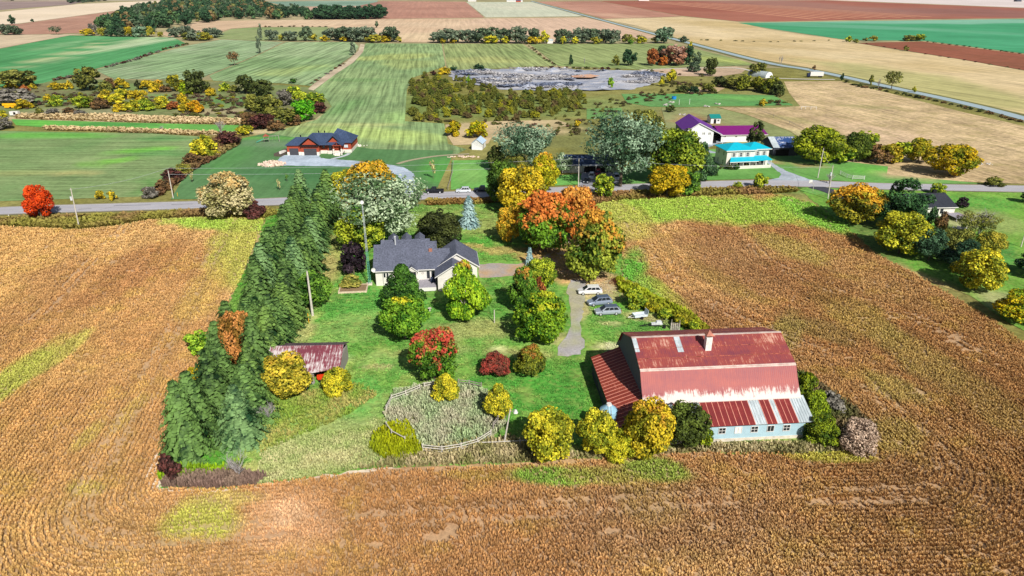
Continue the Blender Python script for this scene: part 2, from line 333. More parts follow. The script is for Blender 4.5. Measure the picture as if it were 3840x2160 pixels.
field('pasture_lower', [(2200, 408), (2330, 405), (2340, 440), (2200, 448)], .07, '#5f9a4c', '#6a8c48', None, .3, .3, .04)
field('paddock', [(2480, 405), (2690, 405), (2800, 432), (2960, 492), (3060, 562), (2700, 520), (2500, 480)], .07, '#7f8a4e', '#8d9058', None, .4, .35, .03, [(2650, 455, 90, 14, 14, '#9a5f40', .7), (2560, 450, 40, 14, 0, '#b9764c', .7), (2750, 450, 60, 10, 10, '#9aa060', .6)])
field('farmyard_lawn', [(2580, 560), (2800, 560), (3000, 580), (3120, 600), (3330, 625), (3325, 655), (3700, 690), (3300, 690), (3100, 676), (2880, 670), (2600, 678), (2480, 690), (2300, 690), (2300, 640)], .10, '#5c9a3a', '#679a44', None, .6, .3, .04,
      [(3280, 640, 90, 12, 3, '#62ba2c', .85), (2990, 618, 120, 5, 6, '#b9885c', .7), (3420, 660, 120, 14, 3, '#b5a070', .8), (2700, 665, 120, 8, 0, '#4f8a30', .6)])
# gravel pit: rough grey spoil
def pitmat():
    m = NT('pit_spoil'); v = m.coord('Object', scale=(22, 7, 3)); f = m.noise(v, 1, 6, .75); g = m.noise(m.coord('Object', scale=(5, 3, 2)), 1, 5, .75)
    c = m.mix(m.ramp(g, [(.35, gray(0)), (.7, gray(1))]), m.ramp(f, [(.30, C('#59627a')), (.42, C('#7f8aa2')), (.5, C('#a0a8ba')), (.6, C('#bdbcc0')), (.72, C('#d6cec6'))]), C('#9c9a9a'))
    m.bump(g, .6, .8); return m.fin(c, .95, .05)
def hump(o, amp, scale, seed, edge=None):
    me = o.data; n = len(me.vertices); co = np.empty(n * 3); me.vertices.foreach_get('co', co); co = co.reshape(-1, 3)
    h = np.clip(fbm(co[:, 0] / scale, co[:, 1] / scale, seed, 4) - .45, 0, 1) * amp
    co[:, 2] += h; me.vertices.foreach_set('co', co.ravel()); me.update()
pit = sheet('gravel_pit', [(1680, 272), (1745, 262), (1960, 257), (2120, 262), (2420, 266), (2500, 283), (2470, 305), (2380, 335), (2260, 342), (2040, 343), (1900, 337), (1800, 322), (1700, 300)], .05, pitmat(), 4, None, (.4, .4, .4), jit=2)
hump(pit, 3.5, 14, 5)
for (a, b, w, h_) in ((1945, 268, 60, 3), (2075, 270, 70, 3), (1985, 330, 80, 2.4), (2260, 335, 70, 2.2), (1870, 300, 50, 1.8), (2100, 325, 60, 2)):
    s = scl(b); c0 = P(a, b); r = w / s / 2
    m = bpy.data.meshes.new('spoil_heap'); k = 18; vs = [(0, 0, h_)]; fs = []
    for ring in range(1, 5):
        for i in range(k):
            t = 2 * math.pi * i / k; rr = r * ring / 4 * (1 + .25 * mnoise.noise((math.cos(t) * 2 + a, math.sin(t) * 2, ring * .3)))
            vs.append((rr * math.cos(t), rr * math.sin(t) * .8, max(-.3, h_ * (1 - ring / 4) * (1 + .4 * mnoise.noise((math.cos(t) * 3, math.sin(t) * 3, a + ring))))))
    for i in range(k): fs.append((0, 1 + i, 1 + (i + 1) % k))
    for ring in range(3):
        for i in range(k): fs.append((1 + ring * k + i, 1 + (ring + 1) * k + i, 1 + (ring + 1) * k + (i + 1) % k, 1 + ring * k + (i + 1) % k))
    m.from_pydata(vs, [], fs); m.materials.append(bpy.data.materials['pit_spoil']); o = bpy.data.objects.new('spoil_heap', m); col.objects.link(o); o.location = (c0[0], c0[1], .3)
    tag(o, kind='structure')
field('pit_track', [(2380, 265), (2500, 258), (2760, 250), (2800, 258), (2780, 275), (2700, 287), (2500, 285), (2440, 278)], .09, '#c9a98c', '#a58f70', None, .3, .3, .03)
field('sand_patch', [(2540, 335), (2640, 325), (2720, 330), (2690, 345), (2560, 346)], .1, '#c9ad80', '#b59a70', None, .3, .3, .05)
field('sand_patch', [(2140, 292), (2210, 285), (2250, 292), (2215, 299), (2150, 298)], 1.4, '#c99c7c', '#b98a6c', None, .3, .3, .05)
# roads
def asphalt(name, c1, c2):
    m = NT(name); f = m.noise(m.coord('Object', scale=(6, 1, 1)), .6, 5, .65); g = m.noise(m.coord('Object'), 6, 3)
    return m.fin(m.mix(.3, m.ramp(f, [(.3, c2), (.7, c1)]), m.ramp(g, [(.3, c2), (.7, c1)])), .85, .2)
m_road = asphalt('worn_asphalt', C('#b4b2b8'), C('#97969d')); m_grav = asphalt('blue_gravel', C('#b3bdc8'), C('#98a3ad')); m_far = asphalt('pale_gravel', C('#a3b5bd'), C('#8b9ca2'))
m_black = asphalt('fresh_asphalt', C('#4a4c55'), C('#383a42'))
def smooth(pts, n=5):
    o = []
    for i in range(len(pts) - 1):
        p0 = pts[max(0, i - 1)]; p1 = pts[i]; p2 = pts[i + 1]; p3 = pts[min(len(pts) - 1, i + 2)]
        for k in range(n):
            t = k / n
            o.append(tuple(.5 * ((2 * p1[j]) + (-p0[j] + p2[j]) * t + (2 * p0[j] - 5 * p1[j] + 4 * p2[j] - p3[j]) * t * t + (-p0[j] + 3 * p1[j] - 3 * p2[j] + p3[j]) * t ** 3) for j in range(2)))
    return o + [tuple(pts[-1])]
def ribbon(name, line, w, z, mat, off=0, kind='structure', world=False):
    p = [Vector(q if world else P(*q)[:2]) for q in line]; p = [Vector(q) for q in smooth([tuple(q) for q in p])]
    vs = []; fs = []
    for i, q in enumerate(p):
        d = (p[min(i + 1, len(p) - 1)] - p[max(i - 1, 0)]).normalized(); n = Vector((-d.y, d.x))
        for s in (-1, 1): vs.append((*(q + n * (off + s * w / 2)), 0))
    for i in range(len(p) - 1): fs.append((2 * i, 2 * i + 2, 2 * i + 3, 2 * i + 1))
    m = MB(); m.add(vs, fs); o = m.build(name, mat); o.location.z = z
    for f in o.data.polygons:
        if f.normal.z < 0: f.flip()
    return tag(o, kind=kind)
RD = [(-900, 832), (0, 792), (400, 779), (794, 767), (1200, 750), (1594, 736), (1900, 724), (2181, 712), (2420, 702), (2620, 694), (2880, 688), (3111, 692), (3327, 700), (3600, 705), (3840, 709), (4700, 722)]
m_sh = asphalt('gravel_shoulder', C('#a29c8e'), C('#7f7a66'))
ribbon('road_shoulder', RD, 8.6, .115, m_sh)
ribbon('road', RD, 6.9, .14, m_road)
m_line = paint('road_paint', C('#dcdce0'), .7, .1, 1.0)
for o_ in (-3.1, 3.1): ribbon('road_line', RD, .12, .15, m_line, o_)
m_crack = paint('road_patching', C('#77777d'), .9, .15, .5)
ribbon('road_line', RD, .1, .15, paint('worn_paint', C('#c3bfa8'), .8), 0)
for a, b, of in ((420, 560, 1.2), (640, 720, .8), (300, 350, -1), (2200, 2330, .9), (1640, 1760, -1.1)):
    y = lambda x: np.interp(x, [q[0] for q in RD], [q[1] for q in RD])
    ribbon('road_patch', [(a, y(a)), ((a + b) / 2, y((a + b) / 2)), (b, y(b))], .35, .155, m_crack, of)
ribbon('far_road_verge', [(1992, 4), (2196, 59), (2460, 129), (2537, 149), (2847, 229), (3022, 260), (3145, 285), (3348, 330), (3590, 382), (3840, 445), (4600, 660)], 15, .10, gm_v := groundmat('road_verge', .3, .3, .2))
gme = bpy.data.objects['far_road_verge'].data; ca = gme.color_attributes.new('Col', 'FLOAT_COLOR', 'POINT'); ca.data.foreach_set('color', list((*C('#6f6f48'), 1)) * len(gme.vertices))
ribbon('far_road', [(1992, 4), (2196, 59), (2460, 129), (2537, 149), (2847, 229), (3022, 260), (3145, 285), (3348, 330), (3590, 382), (3840, 445), (4600, 660)], 7.5, .2, m_far)
ribbon('pit_road', [(2400, 263), (2560, 257), (2760, 256), (2880, 285), (2900, 293), (3000, 297), (3130, 299)], 4, .18, paint('pale_track', C('#c4c0b0'), .9))
def drive(name, poly, z, base, alt, fine=1.5, pt=(), step=1.2, jit=.3):
    return sheet(name, poly, z, groundmat(name + '_stones', fine, .22, .5), step, patches(list(pt), C(alt), .3), C(base), jit)
drive('driveway', [(1042, 600), (1062, 583), (1195, 582), (1202, 594), (1333, 604), (1440, 615), (1512, 628), (1552, 652), (1556, 690), (1562, 722), (1588, 731), (1505, 736), (1524, 712), (1518, 690), (1489, 657), (1440, 640), (1300, 625), (1050, 622)], .12, '#b4c0cf', '#9dabb9', .8)
drive('driveway', [(2800, 520), (2690, 540), (2640, 560), (2690, 572), (2800, 566), (2870, 575), (2876, 600), (2905, 618), (2955, 645), (3035, 674), (3120, 684), (2880, 688), (2860, 682), (2922, 668), (2930, 654), (2912, 640), (2860, 598), (2800, 578), (2640, 575), (2620, 545), (2700, 520)], .13, '#a9b2bb', '#939ca6', .8)
drive('driveway', [(2075, 655), (2100, 662), (2185, 640), (2290, 640), (2330, 660), (2330, 690), (2200, 700), (2190, 672), (2140, 700), (2085, 690)][2:7] + [(2250, 702), (2170, 706)], .13, '#9c9ca6', '#85868f', .8)
ribbon('side_drive', [(3045, 700), (3095, 712), (3140, 730), (3200, 765)], 5, .13, m_black)
ribbon('footpath', [(1245, 597), (1290, 586), (1310, 576)], 1.6, .14, paint('pale_path', C('#b9c0c4'), .9))
ribbon('track', [(1490, 616), (1540, 602), (1640, 586), (1760, 578)], 1.8, .14, paint('worn_track', C('#a59c80'), .9))
# ------------------------------------------------------------------ THE NEAR LAND: bean crop, lot, lane
SOY = [(-1500, 900), (-400, 858), (0, 850), (300, 864), (430, 850), (560, 826), (760, 817), (985, 822), (1000, 850), (1100, 800), (2200, 770), (2330, 752), (2600, 740), (2880, 730), (2960, 737), (3060, 772), (3160, 845), (3280, 955), (3400, 1015), (3560, 1105), (3700, 1190), (3840, 1290), (4500, 1600), (4500, 2400), (-900, 2400)]
LOT = [(1010, 790), (940, 980), (880, 1090), (740, 1380), (612, 1690), (602, 1832), (800, 1834), (960, 1822), (1350, 1763), (1700, 1745), (1900, 1738), (2600, 1695), (2990, 1702), (3260, 1690), (3285, 1610), (3200, 1540), (3080, 1450), (2990, 1390), (2800, 1330), (2660, 1250), (2540, 1190), (2410, 1110), (2330, 1035), (2335, 960), (2300, 880), (2225, 790), (2190, 752), (1700, 765), (1100, 780)]
HEAD = [(1010, 790), (602, 1832), (1350, 1775), (2600, 1700), (3270, 1690), (2990, 1390), (2660, 1250), (2330, 1035), (2190, 752)]
soyW = [P(*p)[:2] for p in SOY]; lotW = [P(*p)[:2] for p in LOT]; headW = [P(*p)[:2] for p in HEAD]
SOYP = [(920, 850, 290, 26, 3, '#97b51e', 1), (900, 960, 130, 120, -50, '#a8ab32', .85), (760, 1100, 130, 60, -50, '#b99a3c', .6), (60, 1420, 190, 38, -38, '#a6aa2e', .95), (230, 1330, 130, 22, -38, '#aaa636', .8), (330, 1640, 90, 30, -40, '#b3a03a', .7), (480, 1560, 120, 30, -45, '#b89f3e', .6),
        (760, 1960, 150, 70, -8, '#b0b22c', .9), (840, 1880, 160, 30, -3, '#b5ab4a', .6), (330, 1840, 70, 30, 0, '#b9a83c', .7), (2060, 1790, 160, 34, 2, '#7fa31e', 1), (2440, 1765, 130, 40, 10, '#8ba022', .95), (2250, 1790, 160, 30, 3, '#9c9a2e', .8), (1800, 1790, 130, 18, 3, '#b0922e', .7),
        (2440, 1900, 120, 60, 20, '#a8943c', .6), (3110, 1718, 160, 24, 2, '#b3ab24', .95), (3330, 1640, 120, 60, 10, '#a8963c', .6), (2400, 790, 260, 42, -2, '#8db31a', 1), (2800, 790, 420, 52, 4, '#98b41c', 1), (2330, 830, 120, 60, 20, '#b3ae3c', .7), (3060, 810, 150, 40, 25, '#7fb41a', 1),
        (2370, 1015, 60, 70, 40, '#62a81c', 1), (2440, 1080, 90, 40, 45, '#84ac22', .9), (2520, 1120, 120, 26, 38, '#aeb02e', .8), (2480, 960, 60, 70, 20, '#b8924a', .5), (2960, 930, 150, 34, 20, '#a9a03a', .5), (2700, 1050, 160, 30, 28, '#a98f34', .5), (3200, 1180, 200, 60, 30, '#a89038', .6), (3450, 1350, 200, 60, 32, '#a89440', .55), (3100, 1250, 120, 40, 20, '#96803a', .6), (2950, 1250, 60, 90, 20, '#8c863a', .6), (3700, 1500, 200, 60, 40, '#a08a3c', .5), (3350, 1460, 130, 40, 20, '#a39a3e', .5),
        (1080, 1930, 70, 50, 0, '#e0bd8e', .8), (1080, 1960, 180, 110, 0, '#cf9f6c', .6), (150, 1150, 260, 110, -38, '#a0703e', .5), (500, 1020, 240, 60, -30, '#a06c3c', .5), (2500, 1960, 400, 120, 0, '#9c7048', .5), (3500, 1850, 300, 120, 0, '#8f6838', .4), (2750, 980, 200, 90, 20, '#96683e', .5), (3050, 1070, 200, 60, 20, '#94602e', .5), (2650, 1180, 150, 60, 20, '#9a6c40', .5)]
def soycol(X, Y, cc):
    n = fbm(X * .035, Y * .035, 21, 4); n2 = fbm(X * .25, Y * .25, 31, 3)
    t = np.clip((n - .5) * 2.4 + .5, 0, 1)[:, None]
    cc = np.array(C('#ad8355')) * (1 - t) + np.array(C('#bd9b68')) * t
    px, py = J(X, Y)
    t = np.clip((900 - px) / 900, 0, 1)[:, None] * .55          # ripening differs: paler to the west, browner to the east
    cc = cc * (1 - t) + np.array(C('#c39d60')) * t
    t = np.clip((px - 2500) / 900, 0, 1)[:, None] * .5
    cc = cc * (1 - t) + np.array(C('#936b3e')) * t
    t = np.clip((n2 - .56) * 5, 0, 1)[:, None] * .35
    cc = cc * (1 - t) + np.array(C('#b39a4c')) * t
    return cc
soyp = patches(SOYP, None, .06, 5, .3)
def soyfull(X, Y, cc): return soyp(X, Y, soycol(X, Y, cc))
sheet('crop_field', soyW, .0, groundmat('crop_soil', 2.2, .35, .5), 2.5, lambda X, Y, c: soyfull(X, Y, c) * .45 + np.array(C('#c9ab8c')) * .45, world=True)
sheet('headland_soil', [(612, 1690), (585, 1700), (556, 1740), (542, 1790), (560, 1825), (600, 1843), (700, 1850), (830, 1846), (960, 1830), (1150, 1800), (1350, 1772), (1500, 1757), (1350, 1745), (900, 1800), (640, 1800)], .015, groundmat('bare_soil', 1.5, .2, .3), 1.2, patches([], C('#cbb59c'), .3), C('#ddcdb8'), .25)
LOTP = [ # lawn colours in their growing places
    (1650, 1150, 500, 500, 0, '#4f9232', .55), (1180, 1250, 150, 70, -30, '#4f9a30', .6), (1400, 1150, 180, 90, 0, '#459430', .8), (1330, 1230, 200, 50, -10, '#78a04c', .6), (1550, 1330, 260, 26, -5, '#8f9c5c', .65), (1760, 1240, 150, 45, 0, '#93995a', .8), (1950, 1330, 140, 26, 0, '#97965c', .8),
    (1900, 1450, 220, 110, 0, '#3a8a24', .9), (2050, 1500, 130, 90, 0, '#38881e', .9), (2150, 1420, 90, 120, 0, '#3f8c26', .8), (2400, 1240, 200, 60, 10, '#4f9030', .8), (1500, 1370, 140, 40, 0, '#5fa23c', .6), (1250, 1560, 260, 60, -12, '#8aa85a', .6), (1350, 1480, 60, 90, 20, '#4a9a38', .7),
    (1150, 1500, 150, 40, -5, '#7d8f3a', .7), (1250, 1650, 260, 60, -6, '#98a866', .7), (1100, 1750, 300, 30, -6, '#b3ae70', .7), (1500, 1700, 260, 34, -4, '#a39a72', .85), (1850, 1700, 240, 34, -3, '#b3a878', .85), (2300, 1700, 500, 22, -1, '#807846', .85), (2900, 1672, 340, 22, 0, '#807a50', .9),
    (1650, 1590, 190, 95, 0, '#8f8d68', .95), (1560, 1500, 50, 30, 0, '#5f8c4a', .6), (1580, 1640, 40, 20, 0, '#4f8c4a', .7), (1500, 1660, 110, 40, 8, '#9aa31e', .8),
    (1120, 1120, 50, 150, 20, '#8f9a50', .85), (1250, 920, 40, 160, 12, '#93994f', .9), (1210, 1030, 30, 90, 20, '#a3985e', .7), (1130, 1230, 60, 40, -50, '#a3a468', .8),
    (1680, 830, 200, 60, 0, '#7f9a48', .7), (1840, 860, 90, 60, 0, '#8a9a4c', .7), (1800, 930, 90, 45, 0, '#3f9a1e', .9), (1560, 960, 120, 16, 0, '#a8a05c', .8), (1700, 925, 90, 14, 0, '#b09a58', .8), (1870, 940, 70, 20, 0, '#b3925c', .7),
    (2000, 960, 80, 22, 0, '#b58a58', .85), (2080, 960, 90, 60, 0, '#b38552', .8), (2150, 1045, 90, 28, 10, '#bb9160', .9), (2280, 1060, 70, 30, 20, '#b59070', .8), (2190, 1110, 30, 90, 5, '#b09a74', .75), (2260, 1100, 60, 26, 10, '#b5a07c', .8), (2420, 1190, 80, 18, 10, '#b3a27c', .7), (2290, 1215, 50, 10, 0, '#b3b07c', .7), (2290, 1300, 60, 14, 0, '#c0bba0', .8),
    (2080, 1275, 50, 30, 0, '#a39a6c', .8), (1880, 1310, 40, 10, 0, '#c9cba4', .7), (1300, 1345, 30, 14, 0, '#8fc07a', .7), (1420, 1375, 60, 12, 0, '#a8a070', .7), (860, 1790, 160, 16, 0, '#6f5a58', .9), (700, 1760, 90, 16, 0, '#8fb01e', .9), (3160, 1600, 110, 90, 30, '#7a7050', .9), (2700, 1640, 300, 10, 0, '#6b8a44', .5)]
def lotcol(X, Y, cc):
    f = patches(LOTP, C('#6a9446'), .12, 8, .5)(X, Y, cc)
    m = fbm(X * .5, Y * .5, 77, 3); t = np.clip((m - .52) * 4, 0, 1)[:, None] * .4
    return (f * (1 - t) + np.array(C('#a3a666')) * t) * np.array([1.22, 1.16, 1.0])
sheet('lawn', lotW, .03, groundmat('lawn_grass', 1.1, .6, .5, hue=(C('#9ba45c'), .9, .5)), 1.4, lotcol, C('#4f8c34'), .4, world=True)
drive('driveway', [(1792, 992), (1860, 988), (1940, 991), (2000, 975), (2040, 960), (2075, 900), (2100, 840), (2130, 780), (2150, 722), (2215, 722), (2190, 790), (2180, 860), (2170, 930), (2165, 990), (2190, 1040), (2200, 1070), (2150, 1060), (2080, 1020), (2000, 1020), (1940, 1035), (1860, 1040), (1800, 1042)], .06, '#a39b98', '#b3936c', 2, [(2060, 985, 60, 20, 0, '#b5895c', .7), (2150, 1030, 50, 30, 0, '#ad8d66', .7)])
drive('lane', [(2140, 1050), (2190, 1052), (2195, 1100), (2190, 1150), (2180, 1200), (2178, 1250), (2192, 1290), (2178, 1330), (2130, 1338), (2090, 1335), (2100, 1290), (2130, 1250), (2140, 1200), (2135, 1140), (2125, 1090)], .075, '#a8a3a6', '#a3a27a', 2, [(2150, 1130, 40, 50, 0, '#a59f72', .6), (2160, 1230, 26, 20, 0, '#93a05c', .6)])
drive('bare_patch', [(2255, 1055), (2320, 1040), (2370, 1075), (2440, 1120), (2520, 1150), (2500, 1160), (2400, 1140), (2280, 1110), (2200, 1150), (2210, 1090)], .07, '#b3a084', '#a5a568', 1.5)
# bungalow side
BUN = [(2985, 702), (3200, 708), (3500, 718), (3840, 722), (4700, 736), (4700, 1700), (3990, 1340), (3840, 1240), (3720, 1168), (3640, 1110), (3460, 1050), (3300, 960), (3170, 850), (3070, 770)]
sheet('lawn', [P(*p)[:2] for p in BUN], .035, bpy.data.materials['lawn_grass'], 1.8, patches([(3650, 760, 200, 34, 3, '#4f9a24', .9), (3700, 830, 160, 40, 10, '#8f9a50', .7), (3620, 830, 90, 30, 0, '#a39f6c', .8), (3750, 960, 90, 50, 20, '#3f8a2c', .9), (3750, 1130, 120, 40, 20, '#a09c68', .8), (3400, 1020, 200, 16, 22, '#bb9a5c', .9), (3560, 1080, 100, 16, 25, '#a88c54', .8), (3100, 720, 90, 14, 5, '#5c9444', .8), (3300, 900, 120, 60, 40, '#5a6a30', .7)], C('#6f9a40'), .08), C('#5c9238'), .4, world=True)
# ------------------------------------------------------------------ bean plants, in rows that follow the headland
def segdist(X, Y, poly):
    D = np.full(X.shape, 1e9)
    for i in range(len(poly)):
        ax, ay = poly[i]; bx, by = poly[(i + 1) % len(poly)]; dx, dy = bx - ax, by - ay
        t = np.clip(((X - ax) * dx + (Y - ay) * dy) / (dx * dx + dy * dy), 0, 1)
        D = np.minimum(D, np.hypot(X - ax - t * dx, Y - ay - t * dy))
    return D
rs = np.random.RandomState(11)
def scatter(poly, dens_fn, n, ex=None, view=True):
    xs = [p[0] for p in poly]; ys = [p[1] for p in poly]
    X = rs.uniform(min(xs), max(xs), n); Y = rs.uniform(min(ys), max(ys), n)
    k = inpoly(X, Y, poly)
    if ex: k &= ~inpoly(X, Y, ex)
    px, py = J(X, Y)
    if view: k &= (px > -160) & (px < 4000) & (py < 2290)
    k &= rs.rand(n) < dens_fn(X, Y)
    return X[k], Y[k]
RP = .66
X, Y = scatter([(-260, 48), (260, 48), (260, 260), (-260, 260)], lambda x, y: np.clip((95 / np.maximum(y, 60)) ** 1.5, .16, 1), 1500000)
k = inpoly(X, Y, soyW) & ~inpoly(X, Y, lotW); X, Y = X[k], Y[k]
D = segdist(X, Y, headW); e = .05
gx = (segdist(X + e, Y, headW) - D) / e; gy = (segdist(X, Y + e, headW) - D) / e
pxs, pys = J(X, Y)
rowj = np.where((pxs < 1050) & (pys > 1450), .10, np.where((pxs > 3080) & (pys > 1500) , .11, np.where(pxs < 1000, .17, .28)))
tgt = np.round(D / RP) * RP + rs.normal(0, 1, len(D)) * rowj
near = Y < 210
X = X + np.where(near, gx * (tgt - D), 0); Y = Y + np.where(near, gy * (tgt - D), 0)
bare = fbm(X * .16, Y * .16, 91, 3) * .55 + fbm(X * .7, Y * .7, 95, 2) * .45
track = np.minimum(np.abs((D % 27.4) - 8.2), np.abs((D % 27.4) - 10.3))
gone = (bare > .745) | ((track < .42) & (fbm(X * .12, Y * .12, 14) > .47))
edge = (D < .5)
k = ~(gone | edge) & ~inpoly(X, Y, lotW); X, Y, D, gx, gy = X[k], Y[k], D[k], gx[k], gy[k]
def tufts(name, X, Y, colr, h, w, nb=4, lean=.35, z=0, kind='stuff', mat=None, up=.55, hv=.25, cv=.2):
    n = len(X)
    if n == 0: return
    big = np.clip(Y / 95, 1, 2.3)
    vs = np.zeros((n, nb, 4, 3), np.float32); a0 = rs.uniform(0, 6.28, n)
    hh = h * (1 + rs.uniform(-hv, hv, n)) ; ww = w * big * (1 + rs.uniform(-.2, .2, n))
    for b in range(nb):
        a = a0 + b * 6.283 / nb + rs.normal(0, .35, n); dx, dy = np.cos(a), np.sin(a); ox, oy = -dy, dx
        r0 = ww * .10; r1 = ww * (.32 + lean * rs.uniform(.4, 1.1, n)); wd = ww * rs.uniform(.3, .55, n)
        zt = hh * rs.uniform(up, 1.0, n)
        base = np.stack([X + dx * r0, Y + dy * r0, np.full(n, .02)], -1); top = np.stack([X + dx * r1, Y + dy * r1, zt], -1)
        o = np.stack([ox * wd * .5, oy * wd * .5, np.zeros(n)], -1)
        vs[:, b, 0] = base - o * .6; vs[:, b, 1] = base + o * .6; vs[:, b, 2] = top + o; vs[:, b, 3] = top - o * .9 + np.stack([0 * X, 0 * X, -zt * .15], -1)
    me = bpy.data.meshes.new(name); nv = n * nb * 4; nf = n * nb
    me.vertices.add(nv); me.vertices.foreach_set('co', vs.ravel()); me.loops.add(nv); me.loops.foreach_set('vertex_index', np.arange(nv, dtype=np.int32))
    me.polygons.add(nf); me.polygons.foreach_set('loop_start', np.arange(0, nv, 4, dtype=np.int32)); me.polygons.foreach_set('loop_total', np.full(nf, 4, np.int32))
    cc = colr[:, None, :] * (1 + rs.uniform(-cv, cv, (n, nb, 1)))
    ca = me.color_attributes.new('Col', 'FLOAT_COLOR', 'POINT')
    c4 = np.ones((n, nb, 4, 4), np.float32); c4[..., :3] = np.clip(cc, 0, 1)[:, :, None, :]; ca.data.foreach_set('color', c4.ravel())
    me.update(); me.validate(); me.materials.append(mat or m_tuft)
    o = bpy.data.objects.new(name, me); col.objects.link(o); o.location.z = z
    return tag(o, kind=kind)
m = NT('plant_growth'); a_ = m.n('ShaderNodeAttribute', attribute_name='Col'); m.fin(a_.outputs['Color'], .8, .1)
tr = m.n('ShaderNodeBsdfTranslucent'); ms = m.n('ShaderNodeMixShader'); m.l(a_.outputs['Color'], tr.inputs[0]); ms.inputs[0].default_value = .15
m.l(m.b.outputs[0], ms.inputs[1]); m.l(tr.outputs[0], ms.inputs[2]); m.l(ms.outputs[0], m.out.inputs[0]); m_tuft = m.m
cc = soyfull(X, Y, None)
row = (np.sin(D * 2 * math.pi / (RP * 6)) * .05 + (vnoise(D / .78, X * .012 + Y * .012, 3) - .5) * .3 + (fbm(X * .9, Y * .9, 44, 3) - .5) * .5)
tufts('bean_crop', X, Y, cc * (1.22 + row * 1.2)[:, None], .5, .34, 4, cv=.16)
print('soy', len(X))
# rough grass inside the lot and along its edges
def grass(name, poly_px, n, c1, c2, h, w, sc_=.3, dens=None, seed=1, cat=None):
    poly = [P(*p)[:2] for p in poly_px]
    X, Y = scatter(poly, dens or (lambda x, y: np.ones(len(x))), n, view=False)
    t = np.clip((fbm(X * sc_, Y * sc_, seed, 4) - .5) * 2.5 + .5, 0, 1)[:, None]
    return tufts(name, X, Y, np.array(C(c1)) * (1 - t) + np.array(C(c2)) * t, h, w, 3, .3, .03, up=.5, hv=.4)
def fd(s, th=.45): return lambda x, y: (fbm(x * s, y * s, 66, 3) > th).astype(float)
grass('tall_grass', [(1440, 1560), (1480, 1470), (1620, 1440), (1780, 1450), (1890, 1500), (1900, 1590), (1840, 1650), (1700, 1690), (1600, 1690), (1500, 1640)], 5200, '#b8b498', '#a0b484', .75, .5, .4, seed=4)
grass('tall_grass', [(1350, 1760), (1580, 1690), (1900, 1640), (1990, 1660), (2050, 1712), (2600, 1690), (2660, 1672), (2990, 1664), (3120, 1668), (3250, 1690), (2990, 1705), (2600, 1698), (1900, 1740), (1600, 1752)], 6500, '#c4b48c', '#8f8c58', .8, .5, .5, seed=5)
grass('tall_grass', [(960, 1818), (980, 1700), (1100, 1640), (1400, 1600), (1440, 1570), (1500, 1680), (1380, 1755), (1150, 1795)], 6500, '#bdb986', '#94a860', .4, .4, .3, seed=6)
lp = [P(*p)[:2] for p in LOT]; X, Y = scatter(lp, lambda x, y: (fbm(x * .4, y * .4, 61, 3) > .36) * np.clip((150 / np.maximum(y, 70)), .5, 1), 70000, view=False)
lc = lotcol(X, Y, np.tile(np.array(C('#4f8c34')), (len(X), 1))) * (1 + (fbm(X * .8, Y * .8, 71, 3) - .5) * .9)[:, None]
bad = np.zeros(len(X), bool)
for pg in ([(1385, 1100), (1385, 1000), (1420, 905), (1700, 905), (1760, 925), (1830, 990), (1800, 1060), (1640, 1120), (1500, 1090)], [(1790, 985), (2010, 975), (2000, 1040), (1790, 1045)], [(2090, 1050), (2210, 1050), (2210, 1345), (2080, 1345)], [(2230, 1330), (2640, 1240), (3040, 1480), (3010, 1650), (2300, 1650)]): bad |= inpoly(X, Y, [P(*p)[:2] for p in pg])
tufts('lawn_tufts', X[~bad], Y[~bad], lc[~bad] * 1.05, .16, .5, 3, .3, .03, cv=.22)
grass('goldenrod_patch', [(1385, 1690), (1400, 1640), (1450, 1600), (1530, 1590), (1560, 1650), (1590, 1700), (1520, 1725), (1440, 1720)], 1500, '#a8ad16', '#93a01e', .95, .5, .3, seed=7)
grass('goldenrod_patch', [(598, 1800), (600, 1760), (700, 1755), (820, 1760), (900, 1740), (880, 1775), (700, 1795)], 900, '#8fb31c', '#7fa024', .9, .5, .3, seed=8)
grass('brown_weeds', [(610, 1830), (620, 1795), (760, 1780), (900, 1775), (1000, 1790), (960, 1822), (800, 1834)], 1500, '#7a5f5a', '#8f7a6a', 1.0, .5, .3, seed=9)
grass('tall_grass', [(960, 1600), (1000, 1500), (1080, 1480), (1350, 1440), (1420, 1480), (1300, 1560), (1120, 1640), (980, 1700)], 3800, '#7f9a3c', '#a8a05c', .5, .5, .4, seed=10)
grass('brown_weeds', [(3080, 1450), (3200, 1540), (3290, 1620), (3265, 1690), (3100, 1690), (3060, 1600), (2990, 1400)], 2600, '#7f6f50', '#5f6a38', 1.1, .6, .3, seed=11)
grass('roadside_weeds', [(-300, 838), (0, 822), (400, 808), (800, 790), (1000, 785), (1050, 800), (990, 820), (760, 812), (560, 822), (430, 846), (300, 860), (0, 846), (-300, 850)], 9000, '#8f8a40', '#8a7048', .9, .7, .12, seed=12)
grass('roadside_weeds', [(1600, 752), (1800, 748), (1880, 744), (1880, 758), (1800, 766), (1600, 772)], 1000, '#958a40', '#8a6a3c', .8, .6, .12, seed=13)
grass('roadside_weeds', [(2190, 740), (2330, 722), (2600, 712), (2880, 704), (2980, 708), (2990, 720), (2880, 728), (2600, 738), (2330, 752), (2220, 768)], 4500, '#86803a', '#8f6f48', .9, .7, .12, seed=14)
grass('fence_row_weeds', [(2310, 1050), (2380, 1080), (2450, 1120), (2560, 1170), (2660, 1240), (2640, 1250), (2540, 1215), (2420, 1150), (2330, 1100)], 4200, '#93a024', '#8f8a2c', 1.2, .8, .3, seed=15)
grass('hedge_weeds', [(905, 520), (890, 545), (800, 600), (720, 640), (650, 700), (600, 738), (560, 735), (640, 680), (690, 620), (740, 560), (800, 520), (880, 505)], 4200, '#8f7f50', '#6b5038', 1.3, 1.0, .1, seed=16)
